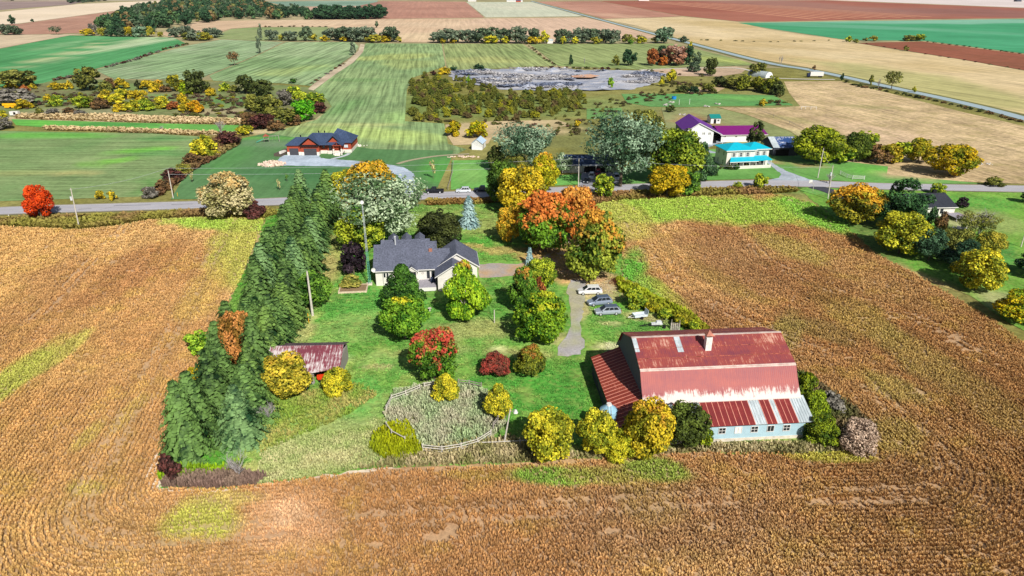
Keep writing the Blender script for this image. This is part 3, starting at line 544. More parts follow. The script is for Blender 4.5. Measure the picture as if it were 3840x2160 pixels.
grass('dry_strip_grass', [(60, 430), (400, 432), (900, 450), (900, 468), (560, 460), (300, 452), (60, 444)], 4200, '#cfb88f', '#b39f74', 1.0, 1.1, .1, seed=17)
grass('dry_strip_grass', [(165, 478), (420, 482), (720, 494), (880, 502), (740, 508), (560, 500), (330, 492), (180, 489)], 3200, '#cdb68b', '#b39f74', 1.0, 1.0, .1, seed=18)
# ------------------------------------------------------------------ TREES
def mesh_cards(name, pos, nrm, size, v, asp=1.0, rot=None, up=None, parts=None):
    """leaf clumps: small irregular faces; v = each clump's own shade number"""
    n = len(pos); r = rs
    nrm = nrm / np.maximum(np.linalg.norm(nrm, axis=1, keepdims=True), 1e-6)
    if up is None:
        t = r.normal(0, 1, (n, 3))
    else: t = up
    u = np.cross(nrm, t); u /= np.maximum(np.linalg.norm(u, axis=1, keepdims=True), 1e-6); w = np.cross(nrm, u)
    s = (size * r.uniform(.7, 1.3, n))[:, None]
    q = np.empty((n, 4, 3))
    for i, (a, b) in enumerate(((-1, -1), (1, -1), (1, 1), (-1, 1))):
        ja = 1 + r.uniform(-.35, .25, (n, 1)); jb = 1 + r.uniform(-.35, .25, (n, 1))
        q[:, i] = pos + u * a * s * .5 * ja * asp + w * b * s * .5 * jb + nrm * s * r.uniform(-.18, .18, (n, 1))
    me = bpy.data.meshes.new(name); nv = n * 4
    me.vertices.add(nv); me.vertices.foreach_set('co', q.astype(np.float32).ravel()); me.loops.add(nv); me.loops.foreach_set('vertex_index', np.arange(nv, dtype=np.int32))
    me.polygons.add(n); me.polygons.foreach_set('loop_start', np.arange(0, nv, 4, dtype=np.int32)); me.polygons.foreach_set('loop_total', np.full(n, 4, np.int32))
    at = me.attributes.new('v', 'FLOAT', 'POINT'); at.data.foreach_set('value', np.repeat(v, 4).astype(np.float32))
    me.update(); me.validate(); return me
def prof(shape, z):
    z = np.clip(z, 0, 1)
    if shape == 'round': return np.sqrt(np.clip(1 - ((z - .5) / .5) ** 2, 0, 1))
    if shape == 'maple': return np.where(z < .38, .45 + .55 * np.sin(z / .38 * 1.57), np.clip(1 - ((z - .38) / .62) ** 2.0, 0, 1) ** .6)
    if shape == 'cone': return np.where(z < .22, .55 + .45 * z / .22, np.clip(1 - (z - .22) / .78, 0, 1) ** .72)
    if shape == 'tall': return np.where(z < .3, .6 + .4 * z / .3, np.clip(1 - ((z - .3) / .7) ** 1.7, 0, 1) ** .65)
    if shape == 'shrub': return np.clip(1 - z ** 2.2, 0, 1) ** .5 * np.where(z < .15, .82 + z * 1.2, 1)
def crown_pts(shape, nl, nc, seed, zb, lobe=.155, fill=.25):
    r = np.random.RandomState(seed)
    zc = r.uniform(.08, .92, nl) if shape != 'shrub' else r.uniform(.05, .8, nl) ; th = np.arange(nl) * 2.39996 + r.uniform(-.5, .5, nl)
    R_ = prof(shape, zc) * .5 * (1 + .32 * np.array([mnoise.noise(Vector((math.cos(a) * 1.3, math.sin(a) * 1.3, b * 2.2 + seed))) for a, b in zip(th, zc)])) ; rad = lobe * r.uniform(.75, 1.25, nl) * (.6 + .5 * R_ / .5)
    rc = np.clip(R_ - rad * .8, 0, 1) * r.uniform(.86, 1.14, nl)
    cen = np.stack([rc * np.cos(th), rc * np.sin(th), zc], -1)
    cen = np.vstack([cen, [[0, 0, .93]], [[0, 0, .5]]]); rad = np.r_[rad, lobe * .55, .28 if shape != 'shrub' else .3]
    zs = .85
    per = rad ** 2 / np.sum(rad ** 2); li = r.choice(len(cen), nc * 2, p=per)
    d = r.normal(0, 1, (nc * 2, 3)); d /= np.linalg.norm(d, axis=1, keepdims=True)
    rr = rad[li] * (1 - r.rand(nc * 2) ** 2.2 * .35) * (1 + .28 * (np.array([mnoise.noise(Vector(tuple(q * 2.6)) + Vector((li_ * 3.1, 0, 0))) for q, li_ in zip(d, li)])))
    p = cen[li] + d * rr[:, None] * np.array([1, 1, zs])
    dist = np.sqrt((((p[:, None] - cen[None]) / np.array([1, 1, zs])) ** 2).sum(-1)) / rad[None]
    inside = (dist < .72).sum(1) > 0
    keep = ~inside | (r.rand(len(p)) < .05)
    p, d, li = p[keep][:nc], d[keep][:nc], li[keep][:nc]
    lv = r.rand(len(cen))
    v = np.clip(lv[li] * .45 + r.rand(len(p)) * .55, 0, 1)
    rq = np.percentile(np.hypot(p[:, 0], p[:, 1]), 96); p[:, :2] *= .49 / rq
    p[:, 2] = zb + (1 - zb) * (p[:, 2] - p[:, 2].min()) / (p[:, 2].max() - p[:, 2].min())
    nr = d + r.normal(0, .55, d.shape) + np.array([0, 0, .35])
    return p, nr, v
CROWN = {}
def crown(shape, detail, k):
    key = (shape, detail, k)
    if key in CROWN: return CROWN[key]
    seed = sum(map(ord, shape)) * 7 + k * 13 + {'near': 1, 'mid': 2, 'far': 3}[detail]
    nl, nc, cs = {'near': (40, 7400, .033), 'mid': (20, 1500, .068), 'far': (11, 420, .115)}[detail]
    zb = .02 if shape == 'shrub' else (.07 if shape == 'cone' else .07)
    if shape == 'spruce' or shape == 'blue': return conifer(key, detail, seed)
    if shape == 'plume':
        p, nr, v = crown_pts('round', nl, nc, seed, .18, .15)
        # upswept silver plumes
        r = np.random.RandomState(seed); k2 = len(p) // 3; idx = r.choice(len(p), k2)
        p[idx] += (p[idx] - np.array([0, 0, .25])) * r.uniform(.03, .14, (k2, 1)) + np.array([0, 0, .02]); me = mesh_cards('crown', p, nr, np.full(len(p), cs * .95), v, .55)
    elif shape == 'bare':
        return bare(key, seed)
    elif shape == 'pine':
        p, nr, v = crown_pts('tall', nl, nc, seed, .1, .13); p[:, 2] = .1 + .9 * (p[:, 2] - .1) / .9; nr = nr * np.array([.5, .5, 1]); me = mesh_cards('crown', p, nr, np.full(len(p), cs), v, .8)
    elif shape == 'sparse':
        p, nr, v = crown_pts('round', nl, nc // 3, seed, .3, .15); me = mesh_cards('crown', p, nr, np.full(len(p), cs * .9), v)
    else:
        p, nr, v = crown_pts(shape, nl, nc, seed, zb); me = mesh_cards('crown', p, nr, np.full(len(p), cs), v)
    CROWN[key] = me; return me
def conifer(key, detail, seed):
    shape = key[0]; r = np.random.RandomState(seed)
    tiers, nb = {'near': (19, 20), 'mid': (15, 10), 'far': (9, 7)}[detail]
    P_, N_, V_, U_, S_ = [], [], [], [], []
    for i in range(tiers):
        z = .03 + .95 * (i / tiers) ** .95; R_ = .5 * (1 - z) ** .72 * r.uniform(.85, 1.12) + .012
        n = max(5, int(nb * (R_ / .5) ** .5) + 2)
        for j in range(n):
            a = j * 6.283 / n + i * 1.3 + r.uniform(-.25, .25); L = R_ * r.uniform(.78, 1.15); bv = r.rand()
            steps = max(2, int(L / (.036 if detail == 'near' else .09)))
            for s_ in range(steps):
                t = (s_ + .7) / steps; rr = L * t; droop = .10 * L * t - .34 * t * t * L
                px_, py_ = rr * math.cos(a), rr * math.sin(a); pz = z + droop + r.uniform(-.006, .006)
                for side in (-1, 1):
                    w_ = (.022 if detail == 'near' else .028) * (1.1 - t * .5) * (1 if detail == 'near' else 1.7)
                    P_.append((px_ - math.sin(a) * side * w_, py_ + math.cos(a) * side * w_, pz - abs(w_) * .35))
                    N_.append((math.cos(a) * .75 + r.normal(0, .15), math.sin(a) * .75 + r.normal(0, .15), .8))
                    U_.append((math.cos(a), math.sin(a), 0)); V_.append(np.clip(bv * .3 + r.rand() * .3 + t * .4, 0, 1)); S_.append((.042 if detail == 'near' else .085) * (1.15 - .35 * t))  # inner cards darker, tips paler: branch light and shade put into the tone
    P_ = np.array(P_); P_[:, 2] = np.clip(P_[:, 2], 0.0, 1)
    me = mesh_cards('crown', P_, np.array(N_), np.array(S_), np.array(V_), 1.35, up=np.array(U_)); CROWN[key] = me; return me
def bare(key, seed):
    r = random.Random(seed); m = MB()
    def br(a, d, L, rad, lv):
        b = a + d * L; m.tube(a, b, rad, rad * .55, 4)
        if lv: 
            for _ in range(4 if lv > 1 else 5):
                q = (d + Vector((r.uniform(-1, 1), r.uniform(-1, 1), r.uniform(-.1, .7))) * .85).normalized(); br(a.lerp(b, r.uniform(.35, 1)), q, L * r.uniform(.5, .8), rad * .5, lv - 1)
    for i in range(4): br(Vector((0, 0, .05)), Vector((r.uniform(-.5, .5), r.uniform(-.5, .5), 1)).normalized(), .38, .02, 3)
    me = bpy.data.meshes.new('crown'); vs = np.array(m.v); vs[:, 2] = .02 + .98 * (vs[:, 2] - vs[:, 2].min()) / (np.ptp(vs[:, 2])); mr = np.abs(vs[:, :2]).max(); vs[:, :2] *= .5 / mr
    me.from_pydata([tuple(v) for v in vs], [], m.f); CROWN[key] = me; return me
def trunkmesh(k, forked=False):
    m = MB(); r = random.Random(k)
    m.tube((0, 0, -.02), (.008, 0, .18), .034, .024, 8); m.tube((.008, 0, .17), (.01, .01, .45), .024, .015, 7); m.tube((.01, .01, .44), (0, .02, .72), .015, .006, 6)
    for i in range(5):
        a = r.uniform(0, 6.28); z = r.uniform(.18, .45); m.tube((.008, 0, z), (.22 * math.cos(a), .22 * math.sin(a), z + .24), .012, .004, 5)
    if forked: m.tube((0, 0, .06), (.12, -.03, .34), .022, .01, 7); m.tube((0, 0, .04), (-.05, -.05, .4), .02, .01, 7)
    me = bpy.data.meshes.new('trunk'); me.from_pydata(m.v, [], m.f); return me
TR = [trunkmesh(1), trunkmesh(2), trunkmesh(3, True)]
m_bark = paint('bark', C('#6f6455'), .9, .25, 6); m_pale = paint('pale_bark', C('#b3aca0'), .9, .2, 8); m_dead = paint('dead_wood', C('#a5a0a0'), .9, .2, 6)
for t_ in TR: t_.materials.append(m_bark)
LM = {}
def leaf(c1, c2, c3=None, zt=None, scale=3.0, trans=.16):
    """c1/c2 mottled leaf colours, with leaf highlight and shade put in; c3 above height zt (turned leaves)"""
    key = (c1, c2, c3, zt)
    if key in LM: return LM[key]
    m = NT('foliage_%d' % len(LM)); a = m.n('ShaderNodeAttribute', attribute_name='v'); tc = m.n('ShaderNodeTexCoord'); oi = m.n('ShaderNodeObjectInfo')
    ad = m.n('ShaderNodeVectorMath', operation='ADD'); m.l(tc.outputs['Object'], ad.inputs[0]); cb = m.n('ShaderNodeCombineXYZ'); m.l(m.math('MULTIPLY', oi.outputs['Random'], 30.0), cb.inputs[0]); m.l(cb.outputs[0], ad.inputs[1])
    f = m.noise(ad.outputs[0], scale, 3, .6)
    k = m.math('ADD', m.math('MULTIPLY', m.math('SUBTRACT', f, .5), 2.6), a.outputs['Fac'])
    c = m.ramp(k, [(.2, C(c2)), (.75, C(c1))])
    if c3:
        f2 = m.noise(ad.outputs[0], 4.5, 3, .6); sx = m.n('ShaderNodeSeparateXYZ'); m.l(tc.outputs['Object'], sx.inputs[0])
        kk = m.math('ADD', m.math('MULTIPLY', m.math('SUBTRACT', f2, .5), 2.1), m.math('SUBTRACT', sx.outputs[2], zt))
        c = m.mix(m.ramp(kk, [(.0, gray(0)), (.22, gray(1))]), c, C(c3))
    br = m.n('ShaderNodeVectorMath', operation='SCALE'); m.l(c, br.inputs[0]); m.l(m.math('ADD', m.math('MULTIPLY', a.outputs['Fac'], .85), .5), br.inputs['Scale'])  # brightness by v adds painted highlight and shade to the leaf tones
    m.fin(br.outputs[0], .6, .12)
    tr = m.n('ShaderNodeBsdfTranslucent'); ms = m.n('ShaderNodeMixShader'); m.l(br.outputs[0], tr.inputs[0]); ms.inputs[0].default_value = trans
    m.l(m.b.outputs[0], ms.inputs[1]); m.l(tr.outputs[0], ms.inputs[2]); m.l(ms.outputs[0], m.out.inputs[0])
    LM[key] = m.m; return m.m
PAL = {  # foliage pairs: lit leaf tone first, then a painted shade tone
 'spruce': ('#5d7f4f', '#2c4a33'), 'spruceb': ('#6a8f60', '#375a42'), 'blue': ('#9ab4b2', '#5f8288'), 'silver': ('#b3c4a0', '#5f8150'), 'silverg': ('#8fa88a', '#47684a'),
 'green': ('#749e36', '#2f5620'), 'dgreen': ('#54802e', '#1f3f1a'), 'bright': ('#a0c038', '#4f8426'), 'yg': ('#b4be34', '#587a24'), 'yellow': ('#d8ca34', '#7f8c28'), 'ylw2': ('#d8bc2c', '#8a8426'),
 'orangey': ('#dcaa30', '#8f8a28'), 'orange': ('#cf8238', '#b0622a'), 'hot': ('#e8581c', '#c93f14'), 'olive': ('#8f9040', '#565f2a'), 'dolive': ('#5c6632', '#33401f'), 'maroon': ('#6a3f3a', '#3a2a26'), 'purple': ('#3d3038', '#1f181f'),
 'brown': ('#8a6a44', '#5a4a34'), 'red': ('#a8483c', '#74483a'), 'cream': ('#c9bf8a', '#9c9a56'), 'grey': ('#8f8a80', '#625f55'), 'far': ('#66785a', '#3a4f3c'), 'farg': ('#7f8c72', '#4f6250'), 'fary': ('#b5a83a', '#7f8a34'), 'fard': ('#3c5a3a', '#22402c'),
 'rust': ('#b5703c', '#8a4f30'), 'bushd': ('#4a5228', '#262e18'), 'tan': ('#d0b7a0', '#a38c78'), 'peach': ('#c98a4c', '#8a6a2c')}
def lm(c):
    if isinstance(c, tuple): return leaf(*c)
    return leaf(*PAL[c])
TN = 0
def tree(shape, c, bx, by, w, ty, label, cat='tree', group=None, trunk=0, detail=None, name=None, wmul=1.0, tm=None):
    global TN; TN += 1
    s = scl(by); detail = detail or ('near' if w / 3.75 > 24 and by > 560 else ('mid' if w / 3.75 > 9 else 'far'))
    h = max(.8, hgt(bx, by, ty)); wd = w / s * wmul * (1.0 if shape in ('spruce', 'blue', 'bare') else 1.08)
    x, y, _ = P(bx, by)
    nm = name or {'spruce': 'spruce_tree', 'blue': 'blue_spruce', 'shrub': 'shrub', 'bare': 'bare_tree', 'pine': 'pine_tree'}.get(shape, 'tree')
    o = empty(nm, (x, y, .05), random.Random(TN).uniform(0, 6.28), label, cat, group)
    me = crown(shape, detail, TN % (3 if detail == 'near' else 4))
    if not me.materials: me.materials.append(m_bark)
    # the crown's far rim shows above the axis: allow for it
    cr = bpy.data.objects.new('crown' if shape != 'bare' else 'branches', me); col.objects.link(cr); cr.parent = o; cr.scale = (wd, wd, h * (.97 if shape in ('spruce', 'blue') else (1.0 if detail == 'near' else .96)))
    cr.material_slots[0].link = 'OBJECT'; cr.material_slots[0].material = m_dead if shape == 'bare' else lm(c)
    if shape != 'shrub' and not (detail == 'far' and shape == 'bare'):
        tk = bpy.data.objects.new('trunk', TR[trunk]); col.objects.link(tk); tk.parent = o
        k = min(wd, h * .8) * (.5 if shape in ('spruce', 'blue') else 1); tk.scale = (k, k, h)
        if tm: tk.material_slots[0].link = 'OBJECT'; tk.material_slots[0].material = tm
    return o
# ---- the yard
RD2 = 'red-leafed'
tree('plume', 'silver', 1435, 915, 300, 668, 'huge pale silver-green maple behind the grey roofed house', trunk=2, tm=m_pale)
tree('round', 'yellow', 1305, 752, 120, 640, 'golden yellow tree at the road behind the silver maple, left one', group='golden trees at the road')
tree('round', 'orangey', 1400, 760, 170, 600, 'orange gold tree at the road, directly behind the silver maple')
tree('maple', 'yg', 1358, 938, 160, 790, 'yellow-green maple between antenna mast and the silver maple')
tree('round', 'purple', 1328, 1028, 88, 905, 'dark purple-leaved tree left of the grey roofed house')
tree('shrub', 'bushd', 1655, 918, 160, 785, 'dark olive round bush on the lawn beside the blue spruce', 'bush', name='bush')
tree('blue', 'blue', 1760, 848, 92, 724, 'pointed blue spruce on the front lawn near the road', 'spruce')
tree('cone', 'dgreen', 1516, 1160, 150, 992, 'dark green pyramid tree against the back wall of the house')
tree('maple', ('#7aa42c', '#3c6f1e', '#c9c02a', 1.0), 1520, 1272, 165, 1104, 'round green tree with a yellow top, lower of two behind the house')
tree('cone', ('#a5c22c', '#5c9422', '#c98f3c', .93), 1746, 1196, 150, 975, 'bright green young maple hiding the house corner', trunk=0, tm=m_pale)
tree('round', ('#6f9a2c', '#35601c', '#cc5444', .68), 1632, 1422, 168, 1242, 'green tree with a scarlet red top in the middle of the yard')
tree('shrub', 'red', 1858, 1408, 104, 1325, 'low dark red bush on the lawn', 'bush', name='bush')
tree('shrub', ('#8a8f2c', '#4c5c20', '#a06a30', .75), 1986, 1400, 112, 1298, 'olive and bronze bush on the lawn beside the lane', 'bush', name='bush')
tree('round', ('#86a626', '#3f6f1e', '#b3b82c', .9), 2030, 1278, 182, 1108, 'dense green maple beside the lane, nearest to the barn')
tree('tall', ('#668f2c', '#34581e', '#c98a3c', .85), 1962, 1165, 105, 998, 'green tree with bronze tips behind the dense green maple')
tree('round', 'yg', 2028, 1085, 115, 968, 'yellow-green small tree at the end of the gravel drive')
tree('tall', 'rust', 2025, 1128, 50, 1035, 'thin rusty orange sapling between two green trees')
tree('blue', 'blue', 1986, 992, 46, 922, 'small blue spruce beside the gravel drive', 'spruce')
tree('round', ('#6a9428', '#2c521c', '#d9803a', .52), 2045, 945, 200, 712, 'big maple half green below and vivid orange above')
tree('round', 'orangey', 1915, 910, 100, 775, 'yellow-ochre tree left of the big orange maple')
tree('round', ('#d48a3c', '#b0582a', '#d9a048', .7), 2155, 905, 150, 692, 'solid orange maple right of the half green maple')
tree('tall', ('#98a238', '#42621e', '#d09a3c', .72), 2225, 1052, 195, 785, 'tall maple in green, gold and orange beside the crop')
tree('round', 'ylw2', 1950, 800, 165, 625, 'broad golden tree on the roadside right of the parked trucks')
tree('tall', ('#c9bd24', '#8f9a1e', '#dca83a', .75), 2042, 722, 95, 568, 'slender yellow tree with orange tip at the road')
tree('round', ('#5c7a2a', '#33501e'), 1888, 765, 120, 598, 'dark green tree right beside the parked pickup')
tree('cone', 'spruceb', 2005, 775, 50, 690, 'small dark fir in front of the golden roadside trees', 'fir')
tree('round', 'olive', 1925, 672, 100, 585, 'olive tree behind the golden roadside tree')
tree('plume', 'silverg', 1965, 650, 200, 470, 'big grey-green willow behind the golden roadside trees')
tree('plume', 'silver', 2105, 648, 75, 575, 'pale silvery tree at the corner of the hidden bungalow')
tree('round', 'dolive', 1870, 640, 80, 545, 'olive-brown tree right of the small white shed')
tree('plume', 'silverg', 2325, 700, 255, 432, 'huge grey-green willow over the hidden bungalow')
tree('round', 'olive', 2405, 600, 155, 415, 'golden olive tree rising behind the grey willow')
tree('round', ('#98a830', '#47661e'), 2520, 690, 195, 482, 'green and yellow tree left of the turquoise roofed house')
tree('cone', 'spruce', 2625, 684, 92, 532, 'dark conifer left of the turquoise roofed house', 'conifer')
tree('round', 'yg', 2262, 742, 78, 648, 'small yellow-green tree standing on the roadside verge')
tree('round', ('#c9aa20', '#8f8a1c'), 2500, 740, 145, 618, 'golden roadside tree in front of the conifers')
tree('round', 'green', 2575, 730, 90, 640, 'dark green roadside tree right of the golden one')
tree('round', 'yg', 2848, 706, 52, 648, 'small airy tree across the road from the turquoise roofed house')
tree('shrub', 'yg', 2765, 706, 36, 680, 'tiny yellow bush on the verge', 'bush', name='bush')
# ---- right hand property
tree('round', ('#a8a02e', '#4c561e', '#dda832', .62), 3205, 835, 178, 690, 'golden orange tree at the corner of the dark roofed bungalow')
tree('pine', ('#4f7a44', '#1f3d24'), 3368, 858, 172, 670, 'tall dark pine beside the dark roofed bungalow', 'pine')
tree('round', ('#c4c034', '#6f8024'), 3370, 950, 178, 800, 'bright yellow-green tree in front of the dark pine')
tree('tall', 'spruce', 3487, 850, 34, 772, 'dark columnar cedar against the bungalow wall, taller one', 'cedar')
tree('tall', 'spruce', 3463, 840, 26, 792, 'dark columnar cedar against the bungalow wall, shorter one', 'cedar')
tree('tall', 'brown', 3526, 868, 46, 790, 'bronze brown cedar by the bungalow deck', 'cedar')
tree('pine', ('#4f7050', '#2a4530'), 3480, 978, 115, 855, 'blue-green pine below the cedars', 'pine')
tree('round', 'olive', 3572, 968, 120, 862, 'olive-green tree below the bungalow deck')
tree('bare', 'grey', 3668, 880, 150, 782, 'gnarled half dead tree with pale bare limbs')
tree('sparse', 'olive', 3650, 890, 130, 800, 'thin leafed old apple tree beside the dead limbs')
tree('pine', ('#3f5f44', '#1f3a28'), 3608, 1018, 140, 902, 'dark pine behind the bright yellow tree', 'pine')
tree('round', 'fary', 3700, 960, 100, 868, 'yellow-olive tree above the dark pine')
tree('maple', 'yellow', 3655, 1088, 158, 936, 'round bright yellow tree on the edge of the lawn')
tree('pine', ('#3f5f40', '#1f3a28'), 3880, 1040, 130, 925, 'dark tree cut by the right picture edge')
tree('pine', ('#2f4f3c', '#162a20'), 3868, 765, 70, 700, 'dark conifer at the right picture edge beside the road', 'conifer')
tree('shrub', ('#d8bc1e', '#6f8a1c'), 3820, 1200, 165, 1085, 'yellow bush at the right picture edge', 'bush', name='bush')
tree('shrub', 'purple', 3608, 778, 44, 738, 'round blackish red bush on the bungalow lawn', 'bush', name='bush')
tree('round', 'yg', 3518, 728, 52, 688, 'lime green sapling behind the bungalow roof')
# ---- left roadside and along the windbreak
tree('maple', 'hot', 158, 820, 100, 694, 'flaming orange-red maple alone at the left end of the road')
tree('round', ('#cbbf92', '#9f9c60', '#d0b070', .8), 868, 812, 178, 652, 'cream-coloured round tree on the roadside left of the windbreak')
tree('shrub', 'maroon', 950, 815, 90, 752, 'dark brown bush between the cream tree and the windbreak', 'bush', name='bush')
tree('shrub', 'ylw2', 378, 748, 34, 712, 'small yellow bush on the far road verge, left of two', 'bush', name='bush')
tree('shrub', 'ylw2', 424, 750, 32, 713, 'small yellow bush on the far road verge, right of two', 'bush', name='bush')
tree('round', 'peach', 905, 1392, 130, 1168, 'tawny orange tree growing out of the windbreak')
tree('round', 'ylw2', 968, 1395, 70, 1290, 'yellow tree between the windbreak and the old shed')
tree('round', 'bright', 752, 1325, 88, 1242, 'lime green tree on the field side of the windbreak')
tree('round', ('#c4a91e', '#8f8a1e'), 738, 1468, 78, 1372, 'yellow tree on the field side of the windbreak, below the lime green one')
tree('round', 'green', 1178, 1150, 125, 1022, 'green tree beside the leaning utility pole')
tree('round', 'yellow', 1226, 845, 42, 785, 'yellow sapling against the windbreak, nearer the road')
tree('round', 'yellow', 1186, 905, 38, 850, 'yellow sapling against the windbreak, farther from the road')
tree('round', ('#ccb83c', '#848428', '#d0a83c', .95), 1082, 1482, 178, 1330, 'golden ochre tree covering half of the old shed')
tree('shrub', 'yellow', 1265, 1472, 105, 1378, 'yellow bush at the open end of the old shed', 'bush', name='bush')
tree('shrub', ('#a8a04c', '#7f8a3c'), 1322, 1075, 80, 1030, 'tawny shrub growing in the timber edged flower bed', 'bush', name='bush')
tree('shrub', 'maroon', 640, 1800, 70, 1700, 'dark red-brown bush at the tip of the windbreak', 'bush', name='bush')
tree('bare', 'grey', 900, 1790, 110, 1690, 'grey leafless brush heap under the last spruces', 'dead bush', name='bare_bush')
tree('bare', 'grey', 1010, 1590, 90, 1500, 'grey leafless bush beside the last spruces', 'dead bush', name='bare_bush')
# ---- paddock and barn
tree('shrub', 'yellow', 1675, 1496, 98, 1410, 'yellow bush at the top of the ring fence', 'bush', name='bush')
tree('tall', 'yellow', 1868, 1568, 92, 1440, 'slim yellow tree at the right side of the ring fence')
tree('round', ('#d4c834', '#8a9428'), 2058, 1722, 175, 1545, 'yellow tree standing alone left of the feed bin')
tree('round', ('#d0c634', '#808e26'), 2236, 1705, 135, 1542, 'yellow tree in front of the feed bin')
tree('shrub', ('#c9c02c', '#8f9a26'), 2318, 1712, 120, 1610, 'low yellow-green bush at the foot of the feed bin', 'bush', name='bush')
tree('round', ('#d0b82c', '#8a8c24', '#d0a030', .9), 2425, 1712, 170, 1505, 'golden orange tree in front of the barn corner')
tree('round', ('#5f6f2c', '#333f1c'), 2565, 1672, 170, 1520, 'dark olive tree against the blue barn wall')
tree('round', ('#a3b024', '#5c7a1e'), 2640, 1675, 60, 1600, 'light green sapling at the end of the blue barn wall')
tree('shrub', ('#9ba824', '#5a6f1e'), 3012, 1500, 90, 1395, 'yellow-green bush behind the right barn gable, topmost', 'bush', name='bush')
tree('shrub', ('#8fa324', '#4f6a1e'), 3040, 1590, 105, 1465, 'green bush at the right barn gable, middle one', 'bush', name='bush')
tree('shrub', ('#8a9a24', '#46601e'), 3075, 1660, 115, 1555, 'green bush at the right barn corner, lowest', 'bush', name='bush')
tree('shrub', 'tan', 3205, 1690, 130, 1570, 'pinkish dry bush at the right end of the lot', 'bush', name='bush')
tree('shrub', 'grey', 3110, 1540, 90, 1470, 'grey-brown dry bush beyond the right barn gable', 'bush', name='bush')
tree('shrub', 'yg', 2378, 1150, 85, 1078, 'yellow-green bush behind the parked vans', 'bush', name='bush')
for i, (a, b, w) in enumerate(((2440, 1170, 50), (2490, 1195, 56), (2545, 1222, 60), (2600, 1248, 50))):
    tree('shrub', 'yg' if i % 2 else ('#b3a824', '#6f7a20'), a, b, w, b - 42, f'yellow-green bush in the fence row beside the vans, {ORD[i]} from the vans', 'bush', 'bushes in the fence row beside the crop', name='bush')
# ---- farm beyond the road
G = 'trees behind the turquoise roofed house'
for i, (a, b, w, t, c) in enumerate(((3058, 612, 165, 470, ('#9aa324', '#5c6f1e')), (3150, 612, 90, 540, 'yg'), (3200, 608, 100, 495, ('#6f7f2c', '#3c501e')), (3240, 600, 90, 488, 'yg'), (3292, 612, 80, 542, 'brown'), (3335, 612, 80, 535, 'ylw2'), (3375, 608, 85, 530, 'yg'), (3442, 612, 92, 520, ('#b5a524', '#6f7f20')), (3562, 660, 165, 540, ('#c9a91e', '#6f801e')))):
    tree('round', c, a, b, w, t, f'tree in the yellow-green row right of the grey barn, {ORD[i]} from the left', 'tree', G)
tree('shrub', 'olive', 3725, 698, 62, 660, 'olive bush beside the road near the stone heap', 'bush', name='bush')
tree('pine', 'dolive', 2830, 572, 66, 448, 'dark thin pine in front of the magenta roof', 'pine')
tree('bare', 'grey', 3110, 690, 40, 640, 'small leafless tree by the road junction')
# the hedge and copse left of the red house
HB = [(772, 588, 90, 503, 'yellow'), (852, 548, 92, 488, 'maroon'), (815, 560, 50, 520, 'brown'), (725, 618, 70, 572, 'brown'), (690, 650, 60, 612, ('#a8a044', '#6f7a34')), (650, 672, 74, 628, 'maroon'), (612, 712, 64, 672, 'brown'), (565, 740, 60, 700, 'grey'), (552, 725, 24, 700, 'orangey')]
for i, (a, b, w, t, c) in enumerate(HB): tree('shrub', c, a, b, w, t, f'hedge bush on the bank left of the red house, {ORD[i]} from the top', 'bush', 'bushes on the bank left of the red house', name='bush')
CP = [(925, 352, 70, 277, 'dolive'), (990, 360, 72, 296, 'dolive'), (960, 420, 80, 350, 'olive'), (1010, 440, 100, 355, 'olive'), (1070, 395, 60, 333, 'grey'), (1112, 390, 70, 322, 'yg'), (1180, 408, 84, 345, 'yg'), (1140, 452, 88, 372, ('#6fbb26', '#3c8a1e')), (1070, 472, 90, 402, 'olive'), (985, 482, 84, 425, 'maroon'), (1035, 490, 60, 450, 'brown'), (1195, 425, 56, 380, 'maroon'), (940, 470, 60, 420, 'brown'), (920, 506, 58, 470, 'yellow'), (1105, 470, 50, 430, 'brown')]
for i, (a, b, w, t, c) in enumerate(sorted(CP)): tree('round', c, a, b, w, t, f'autumn tree in the copse above the red house, {ORD[i]} from the left', 'tree', 'trees in the copse above the red house')
